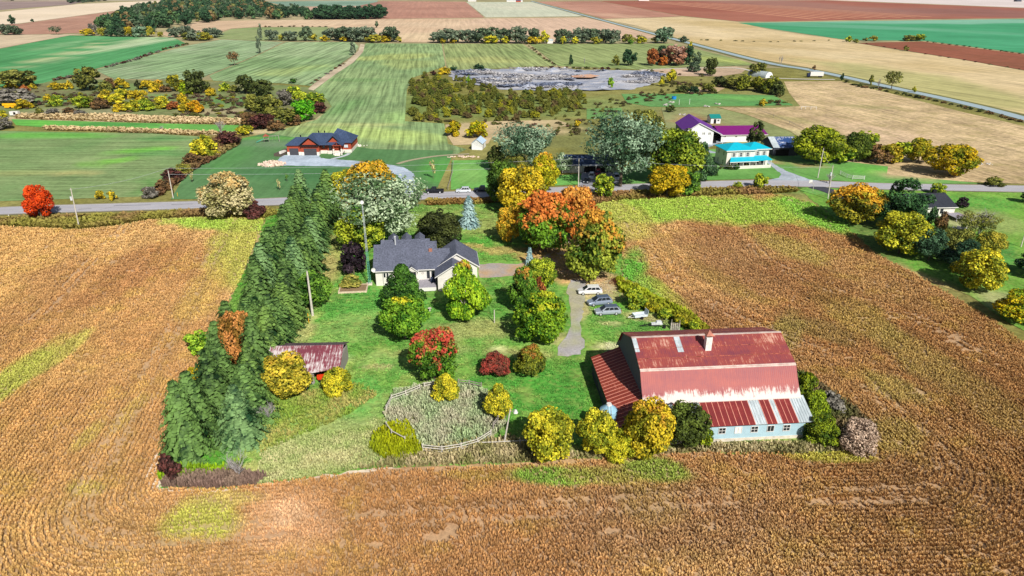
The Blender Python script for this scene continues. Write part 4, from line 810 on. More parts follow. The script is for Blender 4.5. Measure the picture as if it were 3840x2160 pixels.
SB = [(70, 328, 130, 258, ('#9a9a4c', '#5c6530')), (338, 338, 88, 247, ('#7a7a34', '#3f4a20')), (400, 345, 50, 300, 'olive'), (215, 335, 55, 305, 'ylw2'), (262, 335, 30, 302, 'ylw2'), (45, 332, 46, 305, 'ylw2'), (125, 335, 26, 312, 'ylw2'), (95, 345, 30, 318, 'rust'), (60, 392, 130, 332, 'grey'), (20, 380, 60, 335, 'olive'), (180, 382, 30, 350, 'ylw2'), (213, 398, 46, 352, 'yg'),
      (310, 406, 62, 356, 'yg'), (345, 400, 40, 358, 'olive'), (400, 375, 50, 335, 'ylw2'), (430, 395, 70, 350, 'yellow'), (455, 372, 55, 330, 'yellow'), (520, 385, 62, 335, 'ylw2'), (380, 408, 60, 365, 'brown'), (447, 418, 44, 386, 'ylw2'), (500, 417, 60, 373, 'yellow'), (552, 415, 55, 365, 'yg'), (455, 332, 55, 291, 'ylw2'), (415, 335, 40, 290, 'brown'), (522, 336, 28, 298, 'bushd'), (552, 335, 50, 298, 'ylw2'), (600, 340, 48, 298, 'orangey'), (580, 345, 40, 305, 'ylw2'),
      (660, 342, 66, 278, ('#a8a02c', '#565f20')), (742, 352, 80, 257, 'dolive'), (702, 353, 52, 300, ('#a5b81e', '#6f8a1e')), (793, 360, 36, 325, 'ylw2'), (845, 342, 40, 307, 'yg'), (880, 345, 40, 318, 'olive'), (612, 407, 54, 358, 'yellow'), (650, 410, 46, 378, 'rust'), (690, 402, 46, 347, 'ylw2'), (700, 418, 50, 380, 'ylw2'), (735, 422, 60, 375, ('#d89c1e', '#a8901c')), (88, 408, 60, 370, 'ylw2'), (5, 445, 46, 410, 'yellow'), (15, 484, 60, 436, 'grey'), (150, 430, 30, 402, 'olive'), (620, 345, 40, 318, 'brown'), (200, 430, 50, 405, 'grey'), (260, 425, 50, 402, 'brown'), (300, 430, 40, 410, 'grey')]
for i, (a, b, w, t, c) in enumerate(sorted(SB)): tree('round' if w > 60 else 'shrub', c, a, b, w, t, f'scrub tree in the belt behind the left meadow, {ordw(i)} from the left', 'tree', 'trees in the scrub belt behind the left meadow', name='scrub_tree')
tree('bare', 'grey', 830, 505, 44, 440, 'white leafless tree standing in the dry strip'); tree('bare', 'grey', 607, 492, 22, 468, 'small bare shrub in the dry strip', 'dead bush', name='bare_bush')
# far hedgerow
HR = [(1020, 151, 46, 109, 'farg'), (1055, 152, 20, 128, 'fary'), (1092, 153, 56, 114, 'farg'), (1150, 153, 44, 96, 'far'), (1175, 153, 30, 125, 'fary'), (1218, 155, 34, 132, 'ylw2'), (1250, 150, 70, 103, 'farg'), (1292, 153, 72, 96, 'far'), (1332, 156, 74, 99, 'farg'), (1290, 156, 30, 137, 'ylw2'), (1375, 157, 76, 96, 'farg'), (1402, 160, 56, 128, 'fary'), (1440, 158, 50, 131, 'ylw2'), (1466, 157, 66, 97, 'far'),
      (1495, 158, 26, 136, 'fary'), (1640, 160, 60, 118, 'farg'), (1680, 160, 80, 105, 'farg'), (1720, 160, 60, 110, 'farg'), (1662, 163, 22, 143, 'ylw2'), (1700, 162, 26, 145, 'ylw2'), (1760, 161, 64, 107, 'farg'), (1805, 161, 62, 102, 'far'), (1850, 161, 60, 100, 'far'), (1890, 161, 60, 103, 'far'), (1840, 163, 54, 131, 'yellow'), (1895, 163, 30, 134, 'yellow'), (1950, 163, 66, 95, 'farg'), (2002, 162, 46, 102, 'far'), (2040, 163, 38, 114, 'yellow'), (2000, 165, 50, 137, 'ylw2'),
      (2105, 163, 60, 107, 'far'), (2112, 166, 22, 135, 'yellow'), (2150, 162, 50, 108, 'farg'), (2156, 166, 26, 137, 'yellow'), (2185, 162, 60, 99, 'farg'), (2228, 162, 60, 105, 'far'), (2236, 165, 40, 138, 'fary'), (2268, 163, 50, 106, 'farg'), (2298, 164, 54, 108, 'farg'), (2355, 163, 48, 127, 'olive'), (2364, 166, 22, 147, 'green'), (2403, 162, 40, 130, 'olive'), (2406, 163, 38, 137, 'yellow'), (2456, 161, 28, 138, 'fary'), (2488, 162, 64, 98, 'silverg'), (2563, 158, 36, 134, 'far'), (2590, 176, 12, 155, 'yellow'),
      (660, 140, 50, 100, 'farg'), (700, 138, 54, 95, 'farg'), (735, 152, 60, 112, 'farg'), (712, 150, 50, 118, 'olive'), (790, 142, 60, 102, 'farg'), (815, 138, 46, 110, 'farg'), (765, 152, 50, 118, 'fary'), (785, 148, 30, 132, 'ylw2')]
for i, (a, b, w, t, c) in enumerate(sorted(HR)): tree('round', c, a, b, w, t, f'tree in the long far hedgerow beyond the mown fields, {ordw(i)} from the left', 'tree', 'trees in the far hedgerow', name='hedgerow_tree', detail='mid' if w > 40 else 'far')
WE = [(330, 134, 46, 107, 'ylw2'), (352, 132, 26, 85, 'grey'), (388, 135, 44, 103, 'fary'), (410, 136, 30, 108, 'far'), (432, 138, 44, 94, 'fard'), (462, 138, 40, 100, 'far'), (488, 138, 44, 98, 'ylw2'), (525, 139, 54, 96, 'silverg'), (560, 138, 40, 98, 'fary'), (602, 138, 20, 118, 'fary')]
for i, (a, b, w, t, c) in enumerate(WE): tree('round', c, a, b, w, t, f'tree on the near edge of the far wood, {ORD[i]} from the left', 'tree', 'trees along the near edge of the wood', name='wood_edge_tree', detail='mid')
L1 = [('round', 'fard', 47, 91, 24, 55, 'lone dark tree on the pale stubble at the far left'), ('round', 'fard', 122, 83, 12, 70, 'tiny dark bush on the edge of the pale stubble'), ('sparse', 'far', 212, 130, 44, 97, 'crooked dark lone tree on the pink ploughed field'), ('round', 'farg', 22, 131, 52, 88, 'grey-green tree at the left picture edge, left of two'), ('round', 'far', 56, 131, 50, 94, 'grey-green tree at the left picture edge, right of two'),
 ('sparse', 'brown', 880, 246, 44, 190, 'thin bronze tree alone on the windrow field'), ('tall', 'farg', 972, 200, 20, 132, 'tall thin tree on the field boundary, left one'), ('tall', 'farg', 980, 150, 18, 88, 'tall thin tree on the field boundary, right and farther'), ('tall', 'farg', 1325, 206, 22, 155, 'tall thin tree by the dry strip'), ('tall', 'far', 1413, 104, 14, 77, 'single upright tree on the wide tan field'), ('shrub', 'dgreen', 1099, 312, 30, 292, 'round dark bush at the field edge'),
 ('tall', 'fard', 2140, 246, 16, 204, 'thin black-green tree behind the pit, leftmost'), ('bare', 'grey', 2192, 245, 12, 210, 'bare pole-like tree behind the pit'), ('tall', 'olive', 2308, 246, 28, 204, 'olive tree behind the pit'), ('round', 'fard', 2358, 246, 54, 182, 'dense dark tree behind the pit'), ('round', 'rust', 2445, 246, 44, 178, 'rust brown tree left of the big bronze one'), ('round', 'fard', 2478, 240, 42, 167, 'dark tree between the two bronze ones'), ('round', ('#a8785c', '#7f5a4a', '#b09080', .7), 2526, 245, 92, 165, 'big bronze-pink tree behind the pit'), ('shrub', 'orange', 2488, 246, 36, 207, 'bright orange low tree under the bronze one'), ('round', 'fard', 2575, 244, 40, 167, 'dark green tree right of the big bronze one'), ('round', 'far', 2612, 246, 32, 194, 'green-grey tree right of the bronze group'), ('round', 'dolive', 2662, 284, 46, 213, 'dark olive tree on the near pit edge'), ('shrub', 'far', 2600, 270, 46, 228, 'green bush below the bronze group'),
 ('tall', 'yellow', 2518, 312, 38, 257, 'tall lime yellow tree on the pit edge'), ('tall', 'yellow', 2480, 322, 20, 283, 'short lime yellow tree on the pit edge'), ('tall', 'bright', 2290, 330, 24, 288, 'bright green poplar in the grey pit'), ('tall', 'bright', 1758, 318, 18, 280, 'small green poplar at the left end of the pit'), ('shrub', 'ylw2', 1668, 278, 50, 250, 'yellow bush left of the pit'), ('shrub', 'maroon', 1626, 282, 26, 264, 'maroon bush left of the yellow one'), ('shrub', 'fard', 1700, 270, 26, 246, 'dark bush beside the yellow one at the pit'), ('shrub', 'fard', 1795, 264, 38, 237, 'dark bush at the upper pit edge'), ('round', 'olive', 2840, 285, 56, 232, 'olive tree near the arched white shed'),
 ('sparse', 'olive', 3342, 336, 64, 264, 'broad lone tree on the far road verge'), ('tall', 'olive', 3265, 320, 18, 278, 'slim tree left of the broad lone tree'), ('bare', 'grey', 3292, 334, 16, 288, 'bare slim tree beside the far road'), ('tall', 'fard', 3157, 302, 14, 274, 'dark narrow shrub on the far road verge'), ('round', 'yg', 3182, 158, 26, 134, 'yellow-green round tree below the emerald field'), ('round', 'olive', 3208, 162, 20, 145, 'smaller olive tree below the emerald field'), ('round', 'fary', 3276, 154, 30, 133, 'pale yellow tree below the emerald field'), ('round', 'olive', 3245, 154, 20, 141, 'faint olive tree below the emerald field'), ('round', 'yg', 3446, 154, 44, 127, 'big green tree at the corner of the red soil field'), ('round', 'olive', 3405, 154, 40, 130, 'olive tree at the corner of the red soil field'), ('round', 'olive', 3396, 192, 20, 170, 'lone bush on the edge of the red soil field'), ('bare', 'grey', 2925, 248, 20, 202, 'bare twin tree beside the far road'), ('shrub', 'yellow', 3427, 347, 16, 322, 'yellow bush on the far road verge'), ('round', 'brown', 3052, 264, 14, 244, 'brown bush above the white trailer'),
 ('shrub', 'ylw2', 2860, 397, 28, 369, 'yellow bush on the pasture behind the purple barn'), ('shrub', 'ylw2', 2166, 477, 26, 449, 'yellow bush left of the tall willows'), ('shrub', ('#d0b01e', '#9a9a1e'), 1703, 510, 62, 450, 'round yellow bush on the dry patch, left of two'), ('shrub', ('#d0b81e', '#8f9a1e'), 1790, 518, 82, 450, 'round yellow bush on the dry patch, right of two'), ('sparse', 'cream', 1625, 672, 22, 596, 'thin pale birch on the lawn across the road'), ('sparse', 'cream', 1048, 715, 14, 668, 'staked pale sapling on the red house lawn, left of two'), ('sparse', 'green', 1077, 682, 12, 650, 'staked dark sapling on the red house lawn, right of two'), ('sparse', 'cream', 722, 686, 14, 640, 'staked white-green sapling near the hedge bank'),
 ('round', 'dolive', 2515, 420, 36, 395, 'dark bush behind the purple barn')]
for a in L1: tree(a[0], a[1], a[2], a[3], a[4], a[5], a[6], 'bush' if a[0] == 'shrub' else 'tree', name='bush' if a[0] == 'shrub' else None)
RS = [(2700, 322, 60, 283, 'dolive'), (2745, 330, 60, 280, 'olive'), (2790, 338, 66, 278, ('#8a8f2c', '#4c561e')), (2840, 342, 66, 285, ('#9a982c', '#565f20')), (2885, 350, 66, 280, ('#8f942c', '#4c5a20')), (2915, 356, 50, 300, 'dolive'), (2560, 345, 50, 318, 'dolive'), (2600, 350, 40, 322, 'fard'), (2655, 345, 50, 310, 'olive')]
for i, (a, b, w, t, c) in enumerate(sorted(RS)): tree('shrub', c, a, b, w, t, f'olive scrub tree on the right side of the pit, {ORD[i]} from the left', 'tree', 'scrub trees on the right side of the pit', name='scrub_tree')
# small dark bushes that line the field boundaries
FB = []
def line_bushes(pts, n, w, hh, cols, place, seed):
    r = random.Random(seed); L = [0]
    for i in range(len(pts) - 1): L.append(L[-1] + math.dist(pts[i], pts[i + 1]))
    for i in range(n):
        t = L[-1] * (i + r.uniform(.2, .8)) / n; a = np.interp(t, L, [p[0] for p in pts]); b = np.interp(t, L, [p[1] for p in pts])
        tree('shrub', r.choice(cols), a, b, w * r.uniform(.6, 1.3), b - hh * r.uniform(.6, 1.3), f'small bush {place}, {ordw(i)} from the left', 'bush', f'bushes {place}', name='bush', detail='far')
line_bushes([(395, 255), (520, 222), (620, 185), (705, 166)], 22, 17, 9, ['maroon', 'brown', 'dolive', 'grey'], 'along the ditch between clover and windrows', 1)
line_bushes([(190, 305), (300, 285)], 6, 24, 12, ['brown', 'grey'], 'along the lower clover edge', 2)
line_bushes([(1968, 165), (2000, 185), (2040, 222), (2085, 246)], 12, 13, 7, ['maroon', 'brown', 'dolive'], 'on the line behind the pit', 3)
line_bushes([(1935, 262), (2000, 256), (2150, 256), (2330, 262)], 14, 20, 8, ['maroon', 'brown', 'dolive'], 'on the upper rim of the pit', 4)
line_bushes([(3160, 305), (3220, 325), (3330, 345), (3500, 378), (3700, 425), (3840, 462)], 26, 22, 10, ['dolive', 'brown', 'bushd'], 'on the verge of the far road', 5)
line_bushes([(2600, 150), (2900, 158), (3120, 152)], 12, 12, 4, ['olive', 'dolive'], 'between the straw fields', 6)
line_bushes([(3230, 160), (3420, 196), (3590, 222), (3840, 264)], 12, 12, 4, ['maroon', 'dolive'], 'under the red soil field', 7)
line_bushes([(3470, 156), (3650, 178), (3840, 204)], 14, 12, 4, ['dolive', 'bushd'], 'under the emerald field', 8)
line_bushes([(960, 102), (1100, 100), (1230, 101)], 12, 10, 5, ['fard', 'brown'], 'behind the small green field', 9)
line_bushes([(1160, 320), (1220, 280), (1300, 235)], 8, 16, 7, ['maroon', 'brown', 'grey'], 'beside the pale strip', 10)
# dry pale strip between the mown fields
field('pale_strip', [(1155, 335), (1172, 318), (1240, 268), (1300, 232), (1345, 190), (1352, 165), (1368, 168), (1362, 195), (1325, 235), (1262, 276), (1205, 318), (1175, 340)], .12, '#cdbb9c', '#a89478', None, .5, .3, .05)
field('dry_clearing', [(1670, 468), (1850, 455), (2090, 450), (2150, 470), (2000, 490), (1850, 505), (1830, 540), (1700, 545), (1672, 500)], .09, '#c4aa7e', '#b3a070', None, .5, .3, .05)
# ---- windbreak of spruces: two staggered columns
a0, a1 = Vector(P(1196, 800)[:2]), Vector(P(788, 1738)[:2]); dv = (a1 - a0); LN = dv.length; dv.normalize(); nv_ = Vector((-dv.y, dv.x))
rw = random.Random(5); k = 0; NS_ = 21
SPM = [('#6c8a42', '#1a361a'), ('#648444', '#1a381c'), ('#5c7a3e', '#162e16'), ('#70905a', '#224428')]  # lit tip tone and dark gap tone, both put into the spruce colour
for side, nm_ in ((1, 'lawn'), (-1, 'field')):
    for i in range(NS_):
        t = (i + (.5 if side < 0 else .15)) / NS_ * LN
        # gap where the tawny tree stands
        q = a0 + dv * t + nv_ * (side * ((3.5 if side < 0 else 2.9) + .25 * math.sin(i * 1.7))) * 1.0
        q += Vector((rw.uniform(-.5, .5), rw.uniform(-.5, .5))); px, py = J(q.x, q.y)
        hh = rw.uniform(9.6, 13.0) * (1.0 if i > 2 else 1.1)
        if side < 0 and 12 <= i <= 14: hh *= .62
        wd = rw.uniform(7.8, 9.4) * (hh / 11.5) ** .4
        if side > 0 and i in (13, 14): hh *= .8
        o = empty('spruce_tree', (q.x, q.y, 0), rw.uniform(0, 6.28), f'spruce in the windbreak, {nm_} side column, {ordw(i)} from the road', 'spruce', 'spruces of the windbreak')
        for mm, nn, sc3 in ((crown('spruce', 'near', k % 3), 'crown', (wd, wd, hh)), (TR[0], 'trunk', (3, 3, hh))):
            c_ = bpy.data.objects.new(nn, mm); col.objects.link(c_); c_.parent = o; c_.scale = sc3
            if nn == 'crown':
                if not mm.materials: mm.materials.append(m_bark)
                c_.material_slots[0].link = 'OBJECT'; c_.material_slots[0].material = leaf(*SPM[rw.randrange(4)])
        k += 1
# ---- uncountable masses: wood and thicket
def mass(name, poly_px, n, hr, wr, cols, detail, keep=None, shape='round', label=None, seed=3, zoff=0):
    r = np.random.RandomState(seed); poly = [P(*p)[:2] for p in poly_px]
    X, Y = scatter(poly, keep or (lambda x, y: np.ones(len(x))), n, view=False)
    srcs = []
    for k in range(4):
        me = crown(shape, detail, k); co = np.empty(len(me.vertices) * 3); me.vertices.foreach_get('co', co); vv = np.empty(len(me.vertices)); me.attributes['v'].data.foreach_get('value', vv); srcs.append((co.reshape(-1, 3), vv))
    V, Cc = [], []
    for i, (x, y) in enumerate(zip(X, Y)):
        co, vv = srcs[i % 4]; h = r.uniform(*hr); w = r.uniform(*wr); a = r.uniform(0, 6.28); ca, sa = math.cos(a), math.sin(a)
        q = co * np.array([w, w, h]); V.append(np.c_[q[:, 0] * ca - q[:, 1] * sa + x, q[:, 0] * sa + q[:, 1] * ca + y, q[:, 2] + zoff])
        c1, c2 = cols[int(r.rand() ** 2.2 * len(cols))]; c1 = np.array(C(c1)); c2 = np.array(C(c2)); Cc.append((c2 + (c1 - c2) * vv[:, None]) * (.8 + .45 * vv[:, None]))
    V = np.vstack(V).astype(np.float32); Cc = np.vstack(Cc); nv = len(V)
    me = bpy.data.meshes.new(name); me.vertices.add(nv); me.vertices.foreach_set('co', V.ravel()); me.loops.add(nv); me.loops.foreach_set('vertex_index', np.arange(nv, dtype=np.int32))
    me.polygons.add(nv // 4); me.polygons.foreach_set('loop_start', np.arange(0, nv, 4, dtype=np.int32)); me.polygons.foreach_set('loop_total', np.full(nv // 4, 4, np.int32))
    ca = me.color_attributes.new('Col', 'FLOAT_COLOR', 'POINT'); ca.data.foreach_set('color', np.c_[Cc, np.ones(nv)].astype(np.float32).ravel())
    me.update(); me.materials.append(m_tuft); o = bpy.data.objects.new(name, me); col.objects.link(o); return tag(o, kind='stuff')
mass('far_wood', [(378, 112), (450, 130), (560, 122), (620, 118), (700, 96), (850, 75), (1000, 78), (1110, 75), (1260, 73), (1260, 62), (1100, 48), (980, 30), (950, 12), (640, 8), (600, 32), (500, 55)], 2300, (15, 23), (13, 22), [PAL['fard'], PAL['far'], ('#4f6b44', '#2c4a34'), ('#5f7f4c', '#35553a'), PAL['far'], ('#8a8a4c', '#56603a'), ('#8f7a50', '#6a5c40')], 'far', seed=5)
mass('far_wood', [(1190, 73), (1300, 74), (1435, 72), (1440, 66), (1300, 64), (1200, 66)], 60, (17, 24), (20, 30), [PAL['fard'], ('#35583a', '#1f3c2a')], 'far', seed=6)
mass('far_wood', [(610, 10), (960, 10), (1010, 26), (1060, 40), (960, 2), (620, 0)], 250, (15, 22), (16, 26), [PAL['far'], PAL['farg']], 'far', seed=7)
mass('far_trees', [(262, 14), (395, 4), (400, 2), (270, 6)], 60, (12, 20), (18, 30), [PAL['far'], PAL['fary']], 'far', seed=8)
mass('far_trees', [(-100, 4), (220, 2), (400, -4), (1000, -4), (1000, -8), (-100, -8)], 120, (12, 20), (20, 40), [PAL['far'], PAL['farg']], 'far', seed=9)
mass('scrub_thicket', [(1545, 305), (1600, 290), (1720, 300), (1880, 335), (2050, 345), (2210, 355), (2190, 400), (2110, 440), (1900, 458), (1700, 452), (1545, 455), (1535, 380)], 620, (2.2, 4.8), (2.6, 5.2), [('#7f7f34', '#4a5426'), ('#6f7a34', '#3f4c24'), ('#8f8a3a', '#5c6330'), ('#a8a02c', '#6f7a28'), ('#7a6a44', '#54492f')], 'mid', lambda x, y: (fbm(x * .06, y * .06, 8) > .40).astype(float) * 1.0, 'shrub', seed=10)
mass('low_brush', [(1540, 440), (1700, 456), (2100, 446), (2200, 400), (2340, 360), (2400, 345), (2620, 345), (2720, 350), (2330, 400), (2300, 450), (2150, 480), (2250, 500), (2150, 520), (2000, 500), (1900, 470), (1540, 462)], 900, (.5, 1.6), (1.4, 3.5), [('#6b6440', '#4a4630'), ('#6f7038', '#4a5028'), ('#7a5a4a', '#54403a'), ('#8a8a44', '#5c6434')], 'far', lambda x, y: (fbm(x * .05, y * .05, 18) > .42).astype(float), 'shrub', seed=11)
mass('low_brush', [(100, 340), (420, 350), (860, 345), (1000, 400), (940, 450), (500, 430), (100, 436)], 700, (.6, 1.9), (1.6, 4), [('#7a6a50', '#54493a'), ('#6f7038', '#4a5028'), ('#8f7f60', '#6a5c46'), ('#a8a030', '#70742a'), ('#6b5048', '#4a3a36')], 'far', lambda x, y: (fbm(x * .05, y * .05, 28) > .46).astype(float), 'shrub', seed=12)
mass('low_brush', [(2400, 266), (2520, 268), (2760, 290), (2900, 300), (2960, 390), (2850, 402), (2860, 360), (2700, 350), (2400, 350), (2380, 335), (2500, 300)], 520, (.6, 2.2), (1.6, 4), [('#6f6a3a', '#4a4a2a'), ('#7a6250', '#54443a'), ('#7f8438', '#555c28')], 'far', lambda x, y: (fbm(x * .05, y * .05, 38) > .47).astype(float), 'shrub', seed=13)

X, Y = scatter([P(*p)[:2] for p in [(1700, 270), (1960, 258), (2420, 268), (2490, 285), (2460, 306), (2370, 334), (2040, 341), (1900, 335), (1720, 300)]], lambda x, y: (fbm(x * .03, y * .06, 48, 4) > .54).astype(float), 8000, view=False)
t = np.clip((fbm(X * .05, Y * .1, 58, 4) - .5) * 5 + .5, 0, 1)[:, None]
tufts('rubble', X, Y, np.array(C('#b9b6b6')) * (1 - t) + np.array(C('#757e94')) * t, .7, 1.3, 3, .5, .8, up=.3, hv=.6, cv=.35)
# ------------------------------------------------------------------ BUILDINGS
m_glass = glass('window_glass'); m_white = paint('white_trim', C('#d6d4d0'), .5, .05); m_black = paint('black_trim', C('#1c1c20'), .6, .1)
m_concrete = paint('concrete', C('#cfc6b8'), .9, .12, 1.5); m_wood = paint('grey_wood', C('#9a928a'), .9, .25, 3); m_conc2 = paint('deck_boards', C('#9c98a0'), .8, .12, 3)
m_tyre = paint('tyre_rubber', C('#17171a'), .8, .1); m_rim = paint('wheel_rim', C('#c9ccd0'), .35, .05, 3, .5, .4); m_lamp = paint('lamp_lens', C('#e0e4e6'), .2, .02, 1, .6); m_tail = paint('tail_lens', C('#a5161a'), .3, .02)
m_dark = paint('dark_door_and_shade', C('#1a1716'), .9, .1)  # near-black for dark doors; on bay panels it stands for inner shade
def shingles(name, c, c2):
    m = NT(name); v = m.coord('Object', scale=(.35, .25, .25)); n = m.noise(v, 1.0, 4, .7); g = m.noise(m.coord('Object'), .4, 3)
    m.bump(n, .5, .04); return m.fin(m.mix(m.ramp(g, [(.35, gray(0)), (.65, gray(.35))]), m.ramp(n, [(.32, c2), (.5, c), (.72, tuple(min(1, x * 1.55) for x in c))]), c2), .85, .25)
def ribs(m, axis, step, vec=None, w=.18):
    """thin standing ribs of sheet metal, as 0..1"""
    tc = m.n('ShaderNodeTexCoord'); sx = m.n('ShaderNodeSeparateXYZ'); m.l(tc.outputs['Object'], sx.inputs[0])
    f = m.math('FRACT', m.math('MULTIPLY', sx.outputs[axis], 1 / step)); return m.math('LESS_THAN', f, w)
def rustroof(name, red, dark, white, wh, zlo=None, zhi=None, amt=.5, streak=(3, .35, .35)):
    """rusting sheet: bare pale metal mask (own ragged shape) over rust"""
    m = NT(name); tc = m.n('ShaderNodeTexCoord'); sx = m.n('ShaderNodeSeparateXYZ'); m.l(tc.outputs['Object'], sx.inputs[0])
    v = m.coord('Object', scale=(.22, 1.6, 1.6)); n = m.noise(v, 1.0, 5, .7); big = m.noise(m.coord('Object', scale=(4.5, 2.5, 2.5)), 1.0, 4, .6)
    c = m.ramp(m.math('ADD', m.math('MULTIPLY', n, .45), m.math('MULTIPLY', big, .6)), [(.35, dark), (.6, red), (.75, tuple(min(1, x * 1.35) for x in red))])
    k = m.math('ADD', m.math('MULTIPLY', m.math('SUBTRACT', n, .5), 2.2), m.math('MULTIPLY', m.math('SUBTRACT', big, .5), 1.8))
    if zlo is not None:   # the galvanised sheet has lost its paint below zlo..zhi
        k = m.math('ADD', k, m.math('MULTIPLY', m.math('SUBTRACT', zhi, sx.outputs[2]), .75 / (zhi - zlo)))
    k = m.math('ADD', k, amt)
    c = m.mix(m.ramp(k, [(.36, gray(0)), (.72, gray(1))]), c, wh)
    f = m.math('FRACT', m.math('MULTIPLY', sx.outputs[0], 1 / .3)); tri = m.math('ABSOLUTE', m.math('SUBTRACT', f, .5))
    m.bump(tri, .7, .05)
    return m.fin(c, .55, .35)
def house_gable(m, x0, x1, y0, y1, he, yr, hr, t=.16):
    """two roof slabs, ridge along x"""
    m.slab([(x0, y0, he), (x1, y0, he), (x1, yr, hr), (x0, yr, hr)], t)
    return m
def window(parent, x, y, z, w, h, axis='y', side=-1, frame=m_white, grid=(2, 1), gl=None, d=.06, name='window'):
    """a window in a wall facing side of axis; frame is the part, pane and muntins its pieces"""
    f = MB(); p = MB(); fw = .07
    def bx(mb, a0, a1, c0, c1, o0, o1):
        if axis == 'y': mb.box(a0, a1, min(y + side * o0, y + side * o1), max(y + side * o0, y + side * o1), c0, c1)
        else: mb.box(min(x + side * o0, x + side * o1), max(x + side * o0, x + side * o1), a0, a1, c0, c1)
    c = x if axis == 'y' else y
    bx(f, c - w / 2 - fw, c + w / 2 + fw, z - fw, z, 0, d); bx(f, c - w / 2 - fw, c + w / 2 + fw, z + h, z + h + fw, 0, d)
    bx(f, c - w / 2 - fw, c - w / 2, z, z + h, 0, d); bx(f, c + w / 2, c + w / 2 + fw, z, z + h, 0, d)
    for i in range(1, grid[0]): bx(f, c - w / 2 + w * i / grid[0] - .025, c - w / 2 + w * i / grid[0] + .025, z, z + h, .015, d - .012)
    for i in range(1, grid[1]): bx(f, c - w / 2, c + w / 2, z + h * i / grid[1] - .025, z + h * i / grid[1] + .025, .015, d - .016)
    bx(p, c - w / 2, c + w / 2, z, z + h, 0, .02)
    fo = f.build(name, frame, parent); po = p.build('pane', gl or m_glass, fo); return fo
# ---- BARN
BA = (42.0, 81.3)
barn = empty('barn', (BA[0], BA[1], 0), R(4.5), 'big old barn with rusty red and silver gambrel roof and pale blue metal walls', 'barn')
XL, XR, VK, HK, VR, HR_, VB = -22.6, .15, 6.35, 8.7, 12.3, 10.9, 21.0
m_blue = siding('blue_metal_siding', C('#a8c6d2'), .3, 'x', .45); m_bw = siding('weathered_siding', C('#4a4c55'), .25, 'y', .8); m_oldw = siding('old_boards', C('#6a7078'), .3, 'y', .8)
g_ = [(3.7, .0), (3.7, 5.0), (VK, HK), (VR, HR_), (2 * VR - VK, HK), (VB, 5.0), (VB, 0)]
for xx, nm_, ma in ((XL, 'gable_wall', m_oldw), (XR - .15, 'gable_wall', m_oldw)):
    MB().ext([(xx, a, b - .08) for a, b in g_], (.15, 0, 0)).build(nm_, ma, barn)
MB().box(XL + .15, XR - .15, VB - .15, VB, 0, 4.95).build('rear_wall', m_oldw, barn)
w_ = MB(); w_.box(XL, -.1, .15, .3, .55, 3.35); w_.ext([(-.1, .15, .55), (-.1, 3.7, .55), (-.1, 3.7, 4.9), (-.1, .15, 3.3)], (.15, 0, 0)); w_.build('front_wall', m_blue, barn)
MB().box(XL, .12, .08, .36, 0, .55).build('foundation', m_concrete, barn)
m_r1 = rustroof('rust_upper', C('#94463c'), C('#6c3646'), None, C('#c49a88'), amt=.16)
m_r2 = rustroof('rust_lower', C('#9c4e48'), C('#84424a'), None, C('#c8beb8'), 5.0, 6.0, .34)
m_r3 = rustroof('rust_leanto', C('#7c2c2a'), C('#662428'), None, C('#a5605a'), amt=.1)
m_r4 = rustroof('rust_sidelean', C('#93402f'), C('#7a302c'), None, C('#b87464'), amt=.1)
m_galv = rustroof('galvanised_sheet', C('#aeb8bc'), C('#98a4a9'), None, C('#bcc6ca'), amt=.5)
OV = .35
MB().slab([(XL - OV, VK, HK), (XR + OV, VK, HK), (XR + OV, VR, HR_), (XL - OV, VR, HR_)]).build('upper_roof', m_r1, barn)
MB().slab([(XR + OV, 2 * VR - VK, HK), (XL - OV, 2 * VR - VK, HK), (XL - OV, VR + .005, HR_), (XR + OV, VR + .005, HR_)]).build('rear_upper_roof', m_r1, barn)
# lower slope curves outward a little towards the lean-to
lo = MB(); cv_ = [(VK - .02, HK - .01), (VK - 1.1, 7.1), (VK - 2.0, 5.95), (3.25, 4.86)]
for (a, b), (c, d) in zip(cv_, cv_[1:]): lo.slab([(XL - OV, c, d), (XR + OV, c, d), (XR + OV, a, b), (XL - OV, a, b)])
lo.build('lower_roof', m_r2, barn)
lo = MB(); lo.slab([(XR + OV, VB + .4, 4.7), (XL - OV, VB + .4, 4.7), (XL - OV, 2 * VR - VK, HK - .01), (XR + OV, 2 * VR - VK, HK - .01)]); lo.build('rear_lower_roof', m_r2, barn)
# pale trim: ridge cap, break line, rakes
tr_ = MB(); m_trim = paint('pale_flashing', C('#c8b4aa'), .5, .15, 1.5)
tr_.box(XL - OV - .02, XR + OV + .02, VR - .2, VR + .2, HR_ - .02, HR_ + .06)
tr_.ext([(XL - OV, VK - .16, HK - .2), (XL - OV, VK + .16, HK + .08), (XL - OV, VK + .16, HK + .11), (XL - OV, VK - .16, HK - .12)], (XR - XL + 2 * OV, 0, 0)); tr_.build('flashing', m_trim, barn)
lp_ = MB()
for v_ in (VK + 1.9, VK + 3.75):
    f_ = HK + (HR_ - HK) * (v_ - VK) / (VR - VK) + .015; lp_.ext([(XL - OV, v_, f_), (XR + OV, v_, f_), (XR + OV, v_ + .07, f_ + .026), (XL - OV, v_ + .07, f_ + .026)], (0, 0, .02))
lp_.build('sheet_lap', paint('lap_rust', C('#a8604c'), .7, .45, 2.5), barn)
